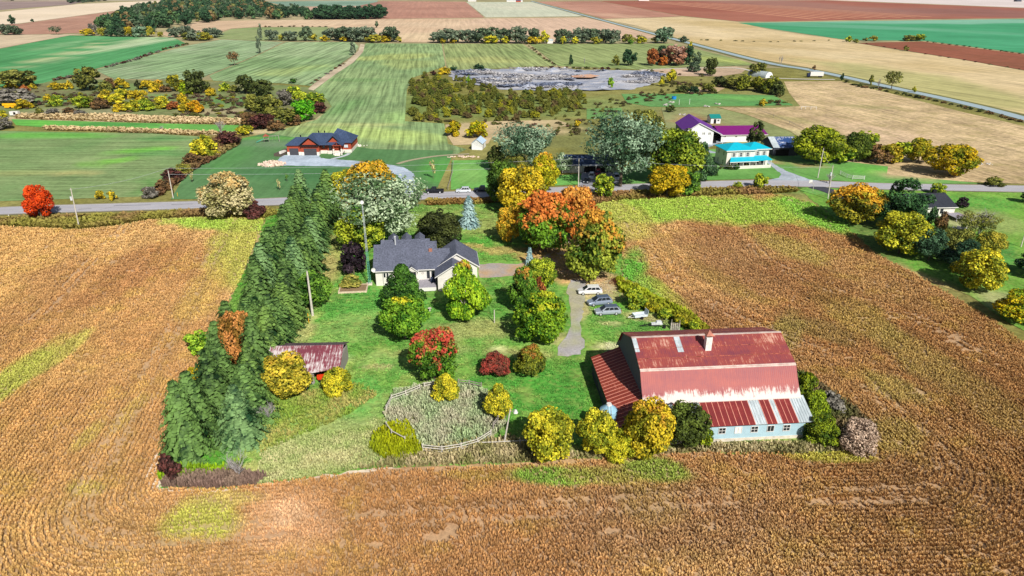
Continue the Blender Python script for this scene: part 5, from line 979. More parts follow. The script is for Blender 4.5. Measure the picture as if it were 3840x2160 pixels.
# replaced sheets on the upper roof
pt_ = MB(); 
def upq(x0, x1, v0, v1, dx=0): 
    f = lambda v: HK + (HR_ - HK) * (v - VK) / (VR - VK) + .03
    pt_.slab([(x0 + dx, v0, f(v0)), (x1 + dx, v0, f(v0)), (x1, v1, f(v1)), (x0, v1, f(v1))], .02)
upq(-16.5, -15.6, VK + 2.9, VR - .2); pt_.build('replaced_sheet', m_galv, barn); pt_ = MB(); upq(XL - OV + .02, XL + .35, VK + 3.2, VR - .2); pt_.build('replaced_sheet', m_galv, barn)
# front lean-to roof in strips
def xx_(z): return XL + (z - 680) * (XR - XL) / 1645
def fl(v): return 3.22 + (4.92 - 3.22) * (v + .5) / 4.2
st = [(690, 850, 1), (850, 965, 0), (965, 1080, 1), (1080, 1250, 0), (1250, 1760, 1), (1760, 1885, 0), (1885, 1990, 1), (1990, 2050, 0), (2050, 2215, 1), (2215, 2385, 0)]
ra, rb, rc_ = MB(), MB(), MB()
for a, b, r_ in st:
    x0, x1 = xx_(a), xx_(b); (ra if r_ else rb).slab([(x0, -.5, fl(-.5)), (x1, -.5, fl(-.5)), (x1, 3.72, fl(3.72)), (x0, 3.72, fl(3.72))], .08)
    n_ = max(1, round((x1 - x0) / (.85 if r_ else .42)))
    for i in range(0 if r_ else 1, n_ + (1 if r_ else 0)):
        x = x0 + (x1 - x0) * i / n_; w = .045 if r_ else .03
        (rc_ if r_ else rb).ext([(x - w, -.5, fl(-.5) + .002), (x + w, -.5, fl(-.5) + .002), (x + w, 3.7, fl(3.7) + .002), (x - w, 3.7, fl(3.7) + .002)], (0, 0, .05))
ra.ext([(XL, 3.72, fl(3.72)), (xx_(690), 3.72, fl(3.72)), (xx_(690), -.5, fl(-.5)), (XL - 4.1, -.5, fl(-.5))], (0, 0, -.08))
lr = ra.build('lean_to_roof', m_r3, barn); rb.build('pale_roof_sheet', m_galv, lr); rc_.build('roof_seam', paint('seam_paint', C('#d08a78'), .5, .1), lr)
# side lean-to
XS = XL - 4.75
def fs(x): return 4.95 + (3.15 - 4.95) * (XL - x) / 4.75
sr = MB(); sr.slab([(XS, -.5, fs(XS)), (XL, 3.72, fs(XL) + .0), (XL, 20.2, fs(XL)), (XS, 20.2, fs(XS))], .08); so_ = sr.build('side_lean_to_roof', m_r4, barn)
ss = MB()
for i in range(23):
    v = .5 + i * .86; x1 = XL if v > 3.7 else XS + (XL - XS) * (v + .5) / 4.22
    ss.ext([(XS, v - .05, fs(XS) + .003), (x1, v - .05, fs(x1) + .003), (x1, v + .05, fs(x1) + .003), (XS, v + .05, fs(XS) + .003)], (0, 0, .05))
ss.build('roof_seam', bpy.data.materials['seam_paint'], so_)
sw = MB(); sw.box(XS + .25, XS + .4, .2, 19.9, 0, 3.05); sw.box(XS + .4, XL, .2, .35, 0, 3.0); sw.ext([(XS + .4, 19.75, 0), (XL, 19.75, 0), (XL, 19.75, 4.7), (XS + .4, 19.75, 3.0)], (0, .15, 0)); sw.build('side_wall', m_bw, barn)
for i in range(3): window(barn, XS + .25, 3.5 + i * 5, 1.2, .9, 1.0, 'x', -1, m_wood, (2, 1))
# cupola vent
cu = MB(); cu.ext([(-12.35, 9.3, 9.75), (-11.45, 9.3, 9.75), (-11.45, 10.2, 10.08), (-12.35, 10.2, 10.08)], (0, 0, 2.5 - .3)); co_ = cu.build('roof_vent', paint('vent_white', C('#dcd9d2'), .6, .12, 2), barn)
cp = MB(); cp.box(-12.25, -11.55, 9.4, 10.1, 11.95, 12.3); cp.build('louvre', m_dark, co_)
cc_ = MB(); b4 = [(-12.5, 9.15, 12.3), (-11.3, 9.15, 12.3), (-11.3, 10.35, 12.3), (-12.5, 10.35, 12.3)]; cc_.add(b4 + [(-11.9, 9.75, 13.1)], [(3, 2, 1, 0), (0, 1, 4), (1, 2, 4), (2, 3, 4), (3, 0, 4)]); cc_.build('vent_cap', paint('cap_rust', C('#b0705c'), .6, .2, 2), co_)
m_pw = paint('boarded_window', C('#e8e2da'), .6, .08)
for i in range(8):
    x = -2.65 - 2.37 * i
    window(barn, x, .15, 1.45, .92, .95, 'y', -1, m_white, (2, 2) if i % 2 == 0 else (2, 1), m_pw if i == 3 else m_glass, .08)
# feed bin
c0 = P(2283, 1513, 5.4)
fb = empty('feed_bin', (c0[0], c0[1] - .3, 0), 0, 'pale blue steel feed bin standing at the barn corner', 'silo')
b_ = MB(); n = 18
m_bin = siding('bin_steel', C('#8fb8cc'), .5, 'z', .35)
b_.tube((0, 0, 1.6), (0, 0, 4.6), 1.22, 1.22, n); b_.build('drum', m_bin, fb); b_ = MB(); b_.tube((0, 0, 4.6), (0, 0, 5.35), 1.28, .42, n); b_.build('roof', m_bin, fb)
b_ = MB(); b_.tube((0, 0, 5.35), (0, 0, 5.6), .42, .36, 12); b_.build('cap', m_white, fb); b_ = MB(); b_.tube((0, 0, .7), (0, 0, 1.6), .25, 1.2, n); b_.build('hopper', m_bin, fb)
for i in range(4): a = .78 + i * 1.57; MB().tube((1.15 * math.cos(a), 1.15 * math.sin(a), 0), (1.15 * math.cos(a), 1.15 * math.sin(a), 2.2), .06, .06, 6).build('leg', m_bin, fb)
ld = MB()
for s_ in (-.2, .2): ld.tube((s_, -1.32, .8), (s_, -1.3, 4.7), .03, .03, 5); ld.tube((s_, -1.3, 4.7), (s_, -.4, 5.4), .03, .03, 5)
for i in range(13): ld.tube((-.2, -1.31, .9 + i * .3), (.2, -1.31, .9 + i * .3), .02, .02, 4)
ld.build('ladder', m_wood, fb)
# ---- MAIN HOUSE
hs = empty('house', (-29.45, 135.75, 0), R(6.5), 'white bungalow with grey shingle roof and projecting garage wing', 'house')
m_sh_ = shingles('grey_shingles', C('#5c6070'), C('#3e424e')); m_sid = siding('white_siding', C('#dcd8d0'), .18, 'z', .6); m_dk = shingles('dark_blue_shingles', C('#3a4a66'), C('#24304a'))
HE, SL = 3.65, .57
def roofx(mb, x0, x1, yf, yb, he, run, slope, t=.14):
    hr = he + slope * run; yr = yf + run
    mb.slab([(x0, yf, he), (x1, yf, he), (x1, yr, hr), (x0, yr, hr)], t); mb.slab([(x1, yb, hr - slope * (yb - yr)), (x0, yb, hr - slope * (yb - yr)), (x0, yr + .004, hr), (x1, yr + .004, hr)], t); return yr, hr
def gwall(mb, x, yf, yb, he, slope, run, th=.14, z0=0, ovf=.5):
    yr = yf - ovf + run; hr = he + slope * run; f = lambda y: hr - slope * abs(y - yr)
    mb.ext([(x, yf, z0), (x, yb, z0), (x, yb, f(yb) - .16), (x, yr, hr - .16), (x, yf, f(yf) - .16)], (th, 0, 0))
wl = MB(); rf = MB()
for x0, x1, run, yb, g0, g1 in ((-.45, 1.1, 6.5, 12.5, 1, 0), (1.1, 11.9, 7.6, 14.0, 1, 1), (11.9, 13.4, 6.9, 13.0, 0, 1), (13.4, 16.2, 5.0, 9.6, 0, 0)):
    roofx(rf, x0, x1, -.5, yb + .5, HE, run, SL)
    if g0: gwall(wl, x0 + (.45 if x0 < 0 else .35), 0, yb, HE, SL, run)
    if g1: gwall(wl, x1 - .35, 0, yb, HE, SL, run)
    if x0 < 13: wl.box(max(x0, 0) + .02, x1 - .02, yb - .14, yb, 0, HE - .3)
wl.box(.14, 13.3, 0, .14, 0, HE - .05)
wo = wl.build('wall', m_sid, hs); ro = rf.build('roof', m_sh_, hs)
fa = MB(); fa.box(-.45, 6.4, -.62, -.5, HE - .2, HE - .02); fa.box(9.1, 12.8, -.62, -.5, HE - .2, HE - .02); fa.build('gutter', m_white, hs)
# bay with little gable
by_ = MB(); by_.box(6.75, 8.85, -.8, 0, 0, 3.5); by_.ext([(6.6, -.8, 3.45), (9.0, -.8, 3.45), (7.8, -.8, 4.35)], (0, .14, 0)); by_.build('bay', m_sid, hs)
br_ = MB(); br_.slab([(6.35, -1.0, 3.4), (7.8, -1.0, 4.5), (7.8, 1.2, 4.5), (6.35, 1.2, 3.4)][::-1]); br_.slab([(9.25, -1.0, 3.4), (7.8, -1.0, 4.5), (7.8, 1.2, 4.5), (9.25, 1.2, 3.4)]); br_.build('bay_roof', m_sh_, hs)
bt_ = MB(); bt_.ext([(6.3, -1.04, 3.22), (6.3, -1.04, 3.42), (7.8, -1.04, 4.55), (9.3, -1.04, 3.42), (9.3, -1.04, 3.22), (7.8, -1.04, 4.35)], (0, -.05, 0)); bt_.build('rake_board', m_white, hs)
for x in (7.2, 7.8, 8.4): window(hs, x, -.8, 1.7, .42, 1.5, grid=(1, 2), frame=m_black)
for x in (1.9, 2.55): window(hs, x, 0, 1.95, .4, 1.0, grid=(1, 1), frame=m_white)
for x in (2.2, 2.75, 3.3): window(hs, x, 0, .25, .42, .35, grid=(2, 1), frame=m_white, name='basement_window')
for x in (4.6, 5.3): window(hs, x, 0, 1.75, .5, 1.2, grid=(1, 2), frame=m_white)
for x in (11.3, 12.3):
    d_ = MB(); d_.box(x - .45, x + .45, -.06, 0, 1.15, 3.2); do = d_.build('patio_door', m_white, hs); MB().box(x - .33, x + .33, -.08, -.06, 1.3, 3.05).build('pane', m_glass, do)
st_ = MB()
for i in range(20): a = i * .314; st_.tube((10.1 + .22 * math.cos(a), -.05, 2.6 + .22 * math.sin(a)), (10.1 + .22 * math.cos(a + .314), -.05, 2.6 + .22 * math.sin(a + .314)), .02, .02, 4)
st_.build('wall_ornament', m_black, hs)
dk = MB(); dk.box(9.3, 12.9, -4.3, 0, .95, 1.08); do = dk.build('deck', m_conc2, hs); lt = MB(); lt.box(9.3, 12.9, -4.36, -4.3, 0.2, 1.0); lt.box(9.24, 9.3, -4.36, -.9, .2, 1.0); lt.build('lattice', m_white, do)
# roof furniture
v_ = MB(); v_.tube((4.3, 5.9, 6.9), (4.3, 5.9, 9.0), .16, .16, 8); v_.tube((4.3, 5.9, 9.0), (4.3, 5.9, 9.25), .27, .2, 8); v_.build('flue', paint('galvanised_flue', C('#b5b8bd'), .4, .1), hs)
v_ = MB(); v_.box(11.6, 12.35, 3.7, 4.3, 5.6, 6.65); v_.build('chimney', paint('brick', C('#a5705c'), .9, .2, 6), hs)
for i, x in enumerate((3.6, 6.6, 9.6)):
    d_ = MB(); d_.slab([(x - 1.15, 8.3, 6.9), (x, 8.3, 7.85), (x, 12.2, 7.85), (x - 1.15, 12.2, 6.9)][::-1]); d_.slab([(x + 1.15, 8.3, 6.9), (x, 8.3, 7.85), (x, 12.2, 7.85), (x + 1.15, 12.2, 6.9)])
    d_ = d_.build('dormer', m_sh_, hs); w2 = MB(); w2.ext([(x - .95, 11.8, 5.0), (x + .95, 11.8, 5.0), (x + .95, 11.8, 6.9), (x, 11.8, 7.65), (x - .95, 11.8, 6.9)], (0, .12, 0)); w2.build('dormer_wall', m_sid, d_)
# wing: rear gable and lower front gable
ws = .64
def roofy(mb, xl, xr, xr_ridge, he, hr, y0, y1, t=.14, her=None):
    her = he if her is None else her
    mb.slab([(xl, y0, he), (xr_ridge, y0, hr), (xr_ridge, y1, hr), (xl, y1, he)], t); mb.slab([(xr_ridge + .004, y0, hr), (xr, y0, her), (xr, y1, her), (xr_ridge + .004, y1, hr)], t)
w3 = MB(); r3 = MB()
roofy(r3, 12.75, 22.5, 17.6, 3.55, 6.75, .1, 9.4); roofy(r3, 12.72, 20.4, 16.55, 3.52, 5.95, -4.9, .15)
w3.ext([(13.3, .5, 0), (22.0, .5, 0), (22.0, .5, 3.75), (17.6, .5, 6.55), (13.3, .5, 3.75)], (0, .14, 0)); w3.ext([(13.3, 8.8, 0), (22.0, 8.8, 0), (22.0, 8.8, 3.75), (17.6, 8.8, 6.55), (13.3, 8.8, 3.75)], (0, .14, 0))
w3.box(21.86, 22.0, .64, 8.8, 0, 3.7); w3.ext([(13.3, -4.4, 0), (19.8, -4.4, 0), (19.8, -4.4, 3.7), (16.55, -4.4, 5.75), (13.3, -4.4, 3.7)], (0, .14, 0)); w3.box(13.3, 13.44, -4.26, .4, 0, 3.7); w3.box(19.66, 19.8, -4.26, .5, 0, 3.7)
w3.build('wing_wall', m_sid, hs); r3.build('wing_roof', m_sh_, hs)
rk = MB(); rk.ext([(12.7, -4.95, 3.3), (12.7, -4.95, 3.52), (16.55, -4.95, 5.98), (20.42, -4.95, 3.52), (20.42, -4.95, 3.3), (16.55, -4.95, 5.75)], (0, -.05, 0)); rk.ext([(12.7, .06, 3.3), (12.7, .06, 3.55), (17.6, .06, 6.8), (22.52, .06, 3.55), (22.52, .06, 3.3), (17.6, .06, 6.52)], (0, -.05, 0)); rk.box(22.45, 22.56, .1, 9.4, 3.35, 3.55); rk.build('rake_board', m_white, hs)
for x in (15.3, 16.5): window(hs, x, -4.4, 1.3, .75, 1.25, grid=(2, 4), frame=m_white)
for y in (3.2, 6.2): window(hs, 22.0, y, 1.4, 1.0, 1.1, 'x', 1, grid=(2, 2))
MB().tube((13.25, -4.5, .1), (13.25, -4.5, 3.4), .06, .06, 6).build('downspout', m_black, hs)
def onto(parent, o):
    return o
def lworld(rt, x, y):
    a = rt.rotation_euler.z; return (rt.location.x + x * math.cos(a) - y * math.sin(a), rt.location.y + x * math.sin(a) + y * math.cos(a))
# grill on the deck, dish on the house end
q = lworld(hs, 12.3, -1.6); gl_ = empty('barbecue_grill', (*q, 1.08), R(6.5), 'covered dark blue barbecue grill standing on the back deck', 'grill')
b_ = MB(); b_.box(-.55, .55, -.3, .3, .05, .85); b_.ext([(-.55, -.3, .85), (-.55, .3, .85), (-.55, .22, 1.1), (-.55, -.22, 1.1)], (1.1, 0, 0)); b_.build('cover', paint('blue_cover', C('#26304a'), .6), gl_); b_ = MB(); b_.box(-.8, -.58, -.2, .2, .7, .76); b_.box(.58, .8, -.2, .2, .7, .76); b_.build('side_shelf', m_black, gl_)
def dish(name, loc, rz, label, s=1.0, parent=None):
    o = empty(name, loc, rz, label, 'satellite dish'); d = MB(); k = 14
    vs = [(0, 0, 0)] + [(.42 * s * math.cos(i * 6.283 / k), -.1 * s, .42 * s * math.sin(i * 6.283 / k)) for i in range(k)]; vs[0] = (0, .02, 0)
    d.add([(x, y, z + .3 * s) for x, y, z in vs], [(0, 1 + i, 1 + (i + 1) % k) for i in range(k)]); d.add([(x, y + .02, z + .3 * s) for x, y, z in vs], [(0, 1 + (i + 1) % k, 1 + i) for i in range(k)]); d.build('reflector', m_white, o); MB().tube((0, .3 * s, -.1), (0, .02, .3 * s), .03, .03, 6).tube((0, 0, .05), (0, -.45 * s, .35 * s), .015, .015, 5).build('arm', m_white, o); return o
q = lworld(hs, -.35, -.45); dish('satellite_dish', (*q, 3.7), R(20), 'white satellite dish on the left corner of the grey roofed house', 1.1)
# ---- generic small parts
def hiproof(mb, x0, x1, y0, y1, he, hr, il, ir, t=.14):
    ym = (y0 + y1) / 2; a = (x0 + il, ym, hr); b = (x1 - ir, ym, hr)
    mb.slab([(x0, y0, he), (x1, y0, he), b, a], t); mb.slab([(x1, y1, he), (x0, y1, he), (a[0], ym + .004, hr), (b[0], ym + .004, hr)], t)
    mb.slab([(x1, y0, he - .002), (x1, y1, he - .002), (b[0], ym, hr - .003)], t) if ir > .01 else None; mb.slab([(x0, y1, he - .002), (x0, y0, he - .002), (a[0], ym, hr - .003)], t) if il > .01 else None
# ---- RED HOUSE
rh = empty('red_house', (-85.9, 259.6, 0), R(1.0), 'new red brick house with navy hip roofs and two garage doors', 'house')
m_brick = paint('red_brick', C('#a34a34'), .85, .15, 5); m_stone = paint('white_stone', C('#dcd6cc'), .85, .12, 3); m_gd = siding('garage_door', C('#46464c'), .5, 'z', .5)
blk = [(0, 6.0, 0, 11), (5.4, 12.2, -.35, 11), (11.6, 15.2, 2.6, 12), (15.0, 19.2, 1.9, 14.5), (19.0, 23.6, 3.9, 17)]
wb, wsn = MB(), MB()
for i, (a, b, c, d) in enumerate(blk):
    wb.box(a, b, c + .01 * i, d + .013 * i, 1.35, 4.0); wsn.box(a - .06, b + .06, c - .06 + .01 * i, d + .06 + .013 * i, 0, 1.35)
wb.build('brick_wall', m_brick, rh); wsn.build('stone_base', m_stone, rh)
r_ = MB(); hiproof(r_, -.5, 9, -.6, 9, 4.0, 6.2, 3.2, .1); hiproof(r_, 4.5, 20, 0.2, 13.5, 3.98, 7.25, 4, 4)
roofy(r_, 4.9, 12.7, 8.8, 3.96, 6.95, -.9, 6.8); roofy(r_, 14.4, 20.6, 17.5, 3.97, 7.0, 1.3, 8); r_.build('roof', m_dk, rh)
r_ = MB(); vs = [(14.3, 3.3, 4.0), (24.2, 3.3, 4.0), (24.2, 17.4, 4.0), (14.3, 17.4, 4.0), (17.6, 10.4, 8.4), (20.8, 10.2, 7.2)]; r_.add(vs, [(0, 1, 5, 4), (1, 2, 5), (2, 3, 4, 5), (3, 0, 4), (3, 2, 1, 0)]); r_.build('main_roof', m_dk, rh)
g1 = MB(); g1.ext([(6.0, -.5, 4.15), (11.6, -.5, 4.15), (8.8, -.5, 6.35)], (0, .2, 0)); g1.ext([(15.3, 1.6, 4.4), (19.7, 1.6, 4.4), (17.5, 1.6, 6.35)], (0, .2, 0)); g1.build('gable', m_brick, rh)
g1 = MB(); g1.ext([(4.85, -.95, 3.8), (4.85, -.95, 4.02), (8.8, -.95, 7.05), (12.75, -.95, 4.02), (12.75, -.95, 3.8), (8.8, -.95, 6.72)], (0, -.06, 0)); g1.ext([(14.35, 1.25, 3.8), (14.35, 1.25, 4.02), (17.5, 1.25, 7.1), (20.65, 1.25, 4.02), (20.65, 1.25, 3.8), (17.5, 1.25, 6.75)], (0, -.06, 0)); g1.slab([(5.3, -1.2, 3.75), (12.3, -1.2, 3.75), (12.3, -.36, 4.15), (5.3, -.36, 4.15)]); g1.build('fascia', m_black, rh)
for a, b, y in ((.9, 4.3, -.06), (6.5, 11.3, -.45)): MB().box(a, b, y - .08, y - .01, 0, 2.7).build('garage_door', m_gd, rh)
window(rh, 13.4, 2.6, 2.2, .8, 1.1, grid=(1, 1), frame=m_black); window(rh, 21.7, 3.9, 2.1, 1.5, 1.1, grid=(2, 1), frame=m_black, gl=paint('bright_pane', C('#c3c9d0'), .2, .02))
window(rh, 16.0, 1.9, 1.5, .9, 2.1, grid=(2, 1), frame=m_black)
po = MB(); po.box(17.1, 21.2, -.2, 3.8, .9, 1.1); po.box(17.4, 17.9, -.1, .4, 0, 2.4); po.box(20.4, 20.9, -.1, .4, 0, 2.4); 
for i in range(4): po.box(18.1, 20.2, -1.4 + i * .35, -.2, 0, .22 * (i + 1))
po.build('porch', m_stone, rh); po = MB(); roofy(po, 17.0, 21.3, 19.15, 3.75, 5.15, -.5, 3.5); po.build('porch_roof', m_dk, rh); po = MB()
po.tube((17.7, .1, 2.4), (17.7, .1, 3.8), .16); po.tube((20.6, .1, 2.4), (20.6, .1, 3.8), .16); po.tube((17.4, -.3, 3.75), (20.9, -.3, 3.75), .12); po.tube((17.4, -.3, 3.75), (19.15, -.3, 4.95), .1); po.tube((20.9, -.3, 3.75), (19.15, -.3, 4.95), .1); po.tube((19.15, -.3, 3.75), (19.15, -.3, 4.95), .1); po.build('timber_frame', m_brick, rh)
MB().box(18.2, 20.1, 3.7, 3.88, 1.1, 3.4).build('front_door', m_dark, rh)
for x, y, z in ((4.2, 5.4, 5.9), (10.6, 8.4, 7.0), (12.9, 8.4, 7.0)): MB().tube((x, y, z), (x, y, z + .75), .22, .28, 8).build('roof_vent', m_black, rh)
rw_ = empty('retaining_wall', P(1052, 588), R(80), 'pale block retaining wall beside the red house garage', 'wall'); b_ = MB()
for i in range(8): b_.box(i * 1.15, i * 1.15 + 1.08, -.35 + .03 * (i % 2), .35, 0, 2.0 - .1 * i)
b_.build('blocks', m_stone, rw_); MB().box(-.1, 9.2, -.45, 2.6, .05, 1.1).build('backfill', paint('dark_earth', C('#5a5048'), .9), rw_)
def rocks(name, label, cat, a, b, rx, ry, n, smin, smax, c, seed, group=None, h=1.0):
    s = scl(b); x0, y0, _ = P(a, b); r = random.Random(seed); m = MB()
    for i in range(n):
        t = r.uniform(0, 6.28); q = math.sqrt(r.random()); x = math.cos(t) * q * rx / s; y = math.sin(t) * q * ry; z = (1 - q) * h * r.uniform(.3, 1)
        sz = r.uniform(smin, smax); k = [Vector((r.gauss(0, 1), r.gauss(0, 1), r.gauss(0, 1))).normalized() * sz * r.uniform(.75, 1.1) for _ in range(12)]
        bm = bmesh.new(); [bm.verts.new(v) for v in k]; bmesh.ops.convex_hull(bm, input=bm.verts); bm.verts.ensure_lookup_table(); bm.verts.index_update()
        m.add([(v.co.x + x, v.co.y + y, v.co.z * .75 + z + sz * .3) for v in bm.verts], [tuple(v.index for v in f.verts) for f in bm.faces]); bm.free()
    o = m.build(name, c, None); o.location = (x0, y0, 0); return tag(o, label, cat, group)
m_rock = paint('pale_rock', C('#d6bfae'), .9, .15, 1); m_grock = paint('grey_rock', C('#b5b0aa'), .9, .15, 1)
rocks('rock_pile', 'heap of pinkish broken rock at the end of the gravel yard', 'rock pile', 1022, 618, 48, 3.6, 130, .35, .8, m_rock, 1, h=1.6)
rocks('rock_pile', 'scattered grey stones in the straw field by the road', 'rock pile', 3690, 616, 30, 1.2, 16, .3, .6, m_grock, 2, h=.5)
rocks('rock_pile', 'row of pale boulders below the garden strip across the road', 'rock pile', 1735, 590, 60, 1.2, 40, .3, .55, m_rock, 3, h=.4)
rocks('landscape_steps', 'white stone steps right of the red house', 'stone steps', 1350, 547, 30, 1.5, 14, .4, .7, m_stone, 4, h=.2)
for i, (a, b) in enumerate(((2515, 385), (2500, 395), (2650, 400), (2690, 392), (2560, 432), (2475, 470))): rocks('debris_heap', f'pale debris heap on the pasture behind the purple barn, {ORD[i]} of six', 'debris', a, b, 14, 1.6, 12, .3, .8, m_grock, 10 + i, 'debris heaps behind the purple barn', .6)
# ---- PURPLE BARN
pb = empty('purple_barn', (70.6, 279.2, 0), R(-2), 'white metal barn with a purple roof and open porch bay', 'barn')
m_pur = siding('purple_sheet', C('#6d3590'), .5, 'y', .5); m_mag = siding('magenta_sheet', C('#7a1f70'), .5, 'x', .5); m_wm = siding('white_metal_wall', C('#dfe0e0'), .4, 'x', .5); m_grw = siding('grey_metal_wall', C('#6a7484'), .4, 'y', .6)
w4 = MB(); w4.ext([(0, 0, 0), (11.3, 0, 0), (11.3, 0, 5.75), (5.2, 0, 8.6), (0, 0, 5.15)], (0, .2, 0)); w4.ext([(0, 21, 0), (11.3, 21, 0), (11.3, 21, 5.75), (5.2, 21, 8.6), (0, 21, 5.15)], (0, .2, 0)); w4.box(11.1, 11.3, .2, 21, 0, 5.7); w4.build('wall', m_wm, pb); MB().box(-.01, .2, .2, 21, 0, 5.1).build('side_wall', m_grw, pb)
r4 = MB(); r4.slab([(-.4, -.4, 4.95), (5.2, -.4, 8.75), (5.2, 21.6, 8.75), (-.4, 21.6, 4.95)], .2); r4.slab([(5.204, -.4, 8.75), (15.6, -.4, 3.75), (15.6, 21.6, 3.75), (5.204, 21.6, 8.75)], .2); r4.build('roof', m_pur, pb)
t4 = MB(); t4.ext([(-.45, -.45, 4.7), (-.45, -.45, 4.98), (5.2, -.45, 8.8), (15.65, -.45, 3.78), (15.65, -.45, 3.5), (5.2, -.45, 8.5)], (0, -.06, 0)); t4.box(15.2, 15.4, 0, .2, 0, 3.6); t4.build('trim', m_white, pb)
MB().box(11.4, 13.4, 2.5, 2.6, 0, 3.0).build('porch_shade_panel', m_dark, pb)  # dark sheet standing for the shade under the open porch roof
for x in (7.0, 7.6, 9.4, 9.95): window(pb, x, 0, 4.1, .3, .8, grid=(1, 2), frame=m_white)
e4 = MB(); roofy(e4, .3, 6.5, 3.4, 3.0, 4.4, -1.9, -.02); e4.build('entry_roof', m_white, pb); e4 = MB(); e4.ext([(.6, -1.6, 2.95), (6.2, -1.6, 2.95), (3.4, -1.6, 4.2)], (0, .1, 0)); e4.box(.6, .8, -1.6, -1.4, 0, 2.9); e4.box(6, 6.2, -1.6, -1.4, 0, 2.9); e4.build('entry_gable', m_wm, pb); MB().box(3.6, 5.8, -.08, -.01, 0, 2.5).build('entry_door', m_dark, pb)
mb_ = empty('magenta_shed', (86.6, 283.4, 0), R(4), 'long low white shed with a magenta roof joined to the purple barn', 'shed')
w5 = MB(); w5.box(0, 13.2, 0, .2, 0, 3.0); w5.box(13.0, 13.2, .2, 15, 0, 3.2); w5.box(0, 19, 15, 15.2, 0, 3.1); w5.build('wall', m_wm, mb_); r5 = MB(); r5.slab([(-.6, -.5, 3.05), (19.6, -.5, 3.05), (19.6, 8.2, 5.25), (-.6, 8.2, 5.25)], .2); r5.slab([(19.6, 16, 3.2), (-.6, 16, 3.2), (-.6, 8.204, 5.25), (19.6, 8.204, 5.25)], .2); r5.build('roof', m_mag, mb_)
MB().box(-.6, 19.6, -.58, -.5, 2.85, 3.05).build('gutter', m_white, mb_); w5 = MB(); [w5.tube((x, -.2, 0), (x, -.2, 2.9), .1) for x in (15.5, 17.5, 19.2)]; w5.build('post', m_wood, mb_)
for x in (1.5, 6.3, 11): window(mb_, x, 0, 2.1, .7, .4, grid=(2, 1))
# ---- TURQUOISE HOUSE
th_ = empty('turquoise_roof_house', (76.2, 240.2, 0), R(9), 'two storey white farmhouse with bright turquoise metal roofs', 'house')
m_tq = siding('turquoise_sheet', C('#14b0c8'), .5, 'x', .45); m_ws = siding('white_clapboard', C('#dbd6cc'), .2, 'z', .6); m_shu = paint('shutter', C('#b5b0a8'), .6)
w6 = MB(); w6.box(0, 10.4, 0, 9.2, 0, 6.2); w6.box(10.35, 16.2, .6, 8.6, 0, 6.3); w6.build('wall', m_ws, th_); r6 = MB(); hiproof(r6, -.6, 11.0, -.6, 9.8, 6.2, 8.0, 5, 5.2); hiproof(r6, 8, 16.9, 0, 9.3, 6.3, 7.9, 4, 4.2); r6.build('roof', m_tq, th_)
e6 = MB(); e6.box(-.62, 11.0, -.68, -.6, 5.95, 6.22); e6.box(11.0, 16.95, -.08, 0, 6.05, 6.32); e6.build('eave_trim', m_white, th_)
for x in (2.6, 5.3, 7.8): window(th_, x, 0, 3.9, .8, 1.35, grid=(2, 2)); [MB().box(x + s_ * .75 - .18, x + s_ * .75 + .18, -.05, -.0, 3.85, 5.3).build('shutter', m_shu, th_) for s_ in (-1, 1)]
for x in (11.9, 14.4): window(th_, x, .6, 4.0, .8, 1.35, grid=(2, 2)); [MB().box(x + s_ * .75 - .18, x + s_ * .75 + .18, .55, .6, 3.95, 5.4).build('shutter', m_shu, th_) for s_ in (-1, 1)]
for x in (1.8, 4.6, 7.2): window(th_, x, 0, 1.0, 1.0, 1.4, grid=(2, 1), frame=m_black)
for x in (12.4, 14.2): window(th_, x, .6, 1.0, .8, 1.4, grid=(2, 1), frame=m_black)
for z in (1.0, 4.0):
    for y in (2.5, 6.5): window(th_, 0, y, z, .8, 1.35, 'x', -1, grid=(2, 2))
p6 = MB(); p6.box(.3, 15.9, -2.6, 0, 0, .5); p6.box(.3, 15.9, -2.62, -2.5, .5, 1.2); p6.build('porch', m_ws, th_); p6 = MB(); p6.slab([(0, -3.0, 2.75), (10.8, -3.0, 2.75), (10.2, 0, 3.7), (1.6, 0, 3.7)]); p6.slab([(10.4, -2.6, 2.9), (16.2, -2.6, 2.9), (15.4, .6, 3.9), (10.4, .6, 3.9)]); p6.build('porch_roof', m_tq, th_)
p6 = MB(); [p6.box(x - .09, x + .09, -2.65, -2.47, 1.2, 2.75) for x in (.5, 2.9, 5.3, 7.7, 10.1, 13, 15.7)]; p6.box(0, 10.8, -3.06, -3.0, 2.55, 2.76); p6.build('porch_post', m_white, th_)
for i, (a, b, w) in enumerate(((2705, 634, 20), (2733, 637, 26), (2762, 637, 26), (2800, 630, 18), (2828, 630, 14))): tree('shrub', 'dolive' if i != 2 else 'dgreen', a, b, w, b - (12 + w * .35), f'bush along the front of the turquoise roofed house, {ORD[i]} from the left', 'bush', 'bushes at the turquoise roofed house', name='bush')
for i, a in enumerate((2652, 2668, 2684)): tree('shrub', 'dgreen', a, 660, 17, 645, f'clipped round bush in the front lawn row, {ORD[i]} from the left', 'bush', 'clipped bushes on the lawn', name='bush')
